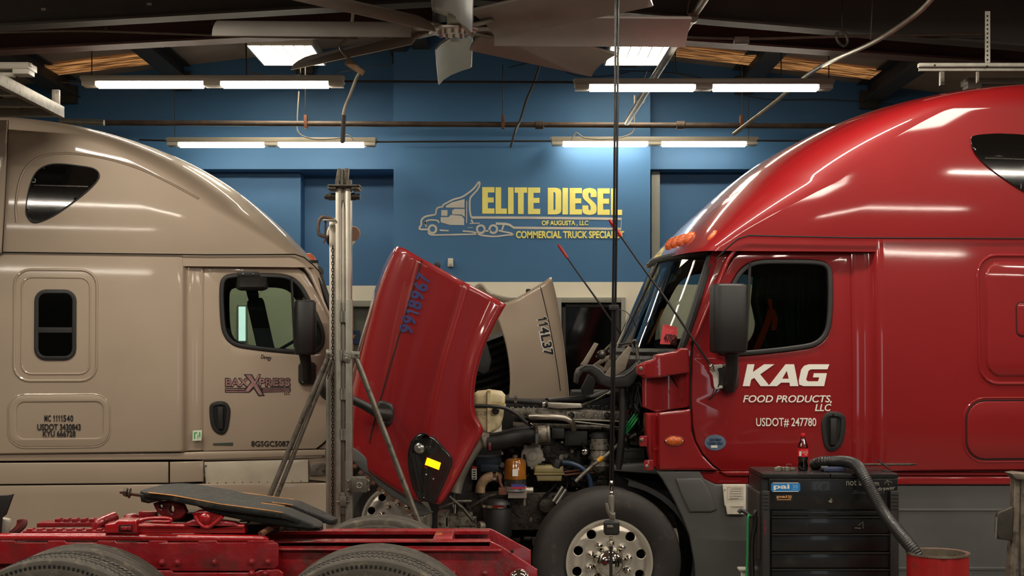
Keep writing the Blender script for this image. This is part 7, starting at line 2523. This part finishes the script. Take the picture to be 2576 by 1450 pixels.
# corrugated extraction hose
eh = thing('extraction_hose', 'thick black corrugated hose arching off the cabinet into the red drum', 'hose', P(2180, 1200, 8.9))
path = cr([P(2048, 1170, 9.2), P(2056, 1167, 9.17), P(2070, 1163, 9.13), P(2095, 1162, 9.10), P(2125, 1162, 9.03), P(2152, 1170, 8.92), P(2172, 1196, 8.78), P(2192, 1235, 8.71), P(2222, 1288, 8.6), P(2256, 1334, 8.45), P(2284, 1368, 8.34), P(2304, 1395, 8.3), P(2318, 1432, 8.3), P(2326, 1480, 8.3)], 16)
path = resample(path, 330)
rr_ = [0.036 + (0.0022 if (k % 3 == 0) else -0.0006) for k in range(330)]
M().tube(path, rr_, 22).build('hose', mat('black_ribbed_hose', (28, 27, 26), 0.42, 0, 0.1, var=0.15, vscale=20), eh, angle=30)
# drum
dx = (2359 - CX) * 8.3 / F
drm = thing('steel_drum', 'dented red steel drum with a bare metal rim at the frame bottom', 'drum', (dx, 8.3, 0))
hz = 0.825
rows = []
for (r, h) in ((0.17, 0.0), (0.176, 0.01), (0.176, 0.28), (0.181, 0.285), (0.181, 0.30), (0.176, 0.305), (0.176, 0.54), (0.181, 0.545), (0.181, 0.56), (0.176, 0.565), (0.176, 0.68), (0.176, 0.74), (0.176, hz - 0.01)):
    row = []
    for k in range(72):
        a = 2 * PI * k / 72
        dent = 0.012 * math.exp(-((a - 4.62) / 0.09) ** 2) * max(0, (h - 0.55) / 0.3) + 0.006 * math.exp(-((a - 5.1) / 0.12) ** 2)
        rr2 = r - dent
        row.append(Vector((dx + rr2 * math.cos(a), 8.3 + rr2 * math.sin(a), h)))
    rows.append(row)
m = M().grid(rows, True)
m.build('shell', mat('worn_red_drum_paint', (150, 22, 22), 0.38, 0.1, 0.3, var=0.14, vscale=8, dirt=(60, 40, 34), dirt_amt=0.1), drm)
M().lathe_closed([(0.158, hz - 0.008), (0.174, hz - 0.012), (0.182, hz - 0.012), (0.182, hz), (0.174, hz), (0.158, hz - 0.003)], (dx, 8.3, 0), (0, 0, 1), 72).build('rim', mat('bare_steel_rim', (176, 166, 150), 0.3, 0.9, var=0.2, vscale=20), drm)
M().lathe_closed([(0.158, 0.05), (0.160, 0.05), (0.160, hz - 0.004), (0.158, hz - 0.004)], (dx, 8.3, 0), (0, 0, 1), 60).build('inner_wall', mat('inner_bare_steel', (150, 140, 122), 0.35, 0.7, var=0.3, vscale=14, dirt=(56, 46, 38), dirt_amt=0.25), drm)
M().lathe([(0.0, 0.05), (0.172, 0.05)], (dx, 8.3, 0), (0, 0, 1), 40).build('drum_bottom', DKSTEEL, drm)
# tools on the cabinet
t = thing('pry_bar', 'long dark flat pry bar lying across the cabinet top past its edge', 'pry bar', P(2240, 1176, 9.15))
m = M(); m.slab([(P(2165, 0, 9.15).x, 9.10), (P(2285, 0, 9.15).x, 9.10), (P(2304, 0, 9.15).x, 9.13), (P(2285, 0, 9.15).x, 9.16), (P(2165, 0, 9.15).x, 9.16)], (), 0.012, 0.004, lambda x, y, z: (x, y, zt + 0.028 + z + 0.01)); m.build('bar', DKSTEEL, t)
t = thing('bent_pick', 'thin bent black pick standing up off the cabinet beside the pry bar', 'pick tool', P(2225, 1180, 9.05))
m = M(); m.ptube([(2208, 1158, 9.06), (2226, 1172, 9.06), (2238, 1181, 9.06), (2236, 1186, 9.06), (2218, 1184, 9.06)], 0.005, 8, 2); m.build('wire', BLACKP, t)
t = thing('air_tool', 'blue and grey hand tool lying under the arch of the black hose', 'hand tool', (P(2100, 0, 9.2).x, 9.2, zt))
m = M(); m.box((P(2095, 0, 9.05).x, 9.02, zt + 0.017), (0.14, 0.05, 0.03)); m.build('body', mat('slate_blue_tool', (58, 66, 92), 0.4, 0.2), t, bevel=0.01)
m = M(); m.cyl((P(2062, 0, 9.05).x, 9.02, zt + 0.02), (P(2080, 0, 9.05).x, 9.02, zt + 0.02), 0.018, 14, 0.003); m.build('head', BLACKP, t)
m = M(); m.box((P(2140, 0, 9.05).x, 9.02, zt + 0.012), (0.09, 0.04, 0.018)); m.build('grip', STEEL, t, bevel=0.006)
for k, (x, s_) in enumerate(((1952, 0.014), (1960, 0.018), (1972, 0.015), (1980, 0.016), (1992, 0.012), (1999, 0.011))):
    m = M(); m.lathe([(s_ * .6, 0), (s_, 0.002), (s_, s_ * 1.4), (s_ * .7, s_ * 1.6)], (P(x, 0, 9.08).x, 9.08 + 0.01 * (k % 3), zt), (0, 0, 1), 6); tag(m.build('pipe_fitting', CAST), 'one of the small dark metal fittings scattered on the cabinet beside the bottle', 'fitting', 'small metal fittings on the cabinet')
tag(M().ptube([(1976, 1180, 9.06), (1978, 1174, 9.08), (1980, 1169, 9.08), (1990, 1169, 9.08), (1993, 1176, 9.08), (1994, 1181, 9.06)], 0.0012, 5, 4).build('wire_loop', STEEL), 'thin loop of wire standing up among the small fittings on the cabinet', 'wire')
# stand at the frame edge
t = thing('jack_stand', 'dirty grey steel stand with a bolted plate at the picture edge by the drum', 'stand', (P(2560, 0, 8.6).x, 8.6, 0))
m = M(); yg8 = HY + CZ * F / 8.6
pslab(m, [(2552, 1196), (2567, 1200), (2566, 1290), (2562, 1380), (2556, 1460), (2552, yg8), (2536, yg8), (2540, 1440), (2544, 1376), (2550, 1300)], 8.6, 0.08, 0.008)
pslab(m, [(2566, 1196), (2640, 1190), (2640, yg8), (2570, yg8)], 8.66, 0.05, 0.01)
DIRT = mat('dirty_scraped_steel', (112, 102, 90), 0.55, 0.4, var=0.35, vscale=9, bump=0.3, bscale=24, dirt=(60, 50, 42), dirt_amt=0.25)
m.build('column', DIRT, t)
m = M(); pslab(m, [(2543, 1192), (2560, 1189), (2580, 1191), (2600, 1194), (2600, 1204), (2574, 1209), (2556, 1207)], 8.55, 0.12, 0.01); m.build('saddle', DIRT, t)
m = M(); pslab(m, [(2508, 1298), (2512, 1290), (2548, 1275), (2548, 1362), (2512, 1358), (2506, 1340)], 8.58, 0.04, 0.01); m.build('side_plate', mat('dark_side_plate', (62, 58, 52), 0.5, 0.4, var=0.3, vscale=9), t)
m = M(); m.ptube([(2507, 1302, 8.57), (2505, 1355, 8.57)], 0.006, 6); m.build('plate_edge', GALV, t)
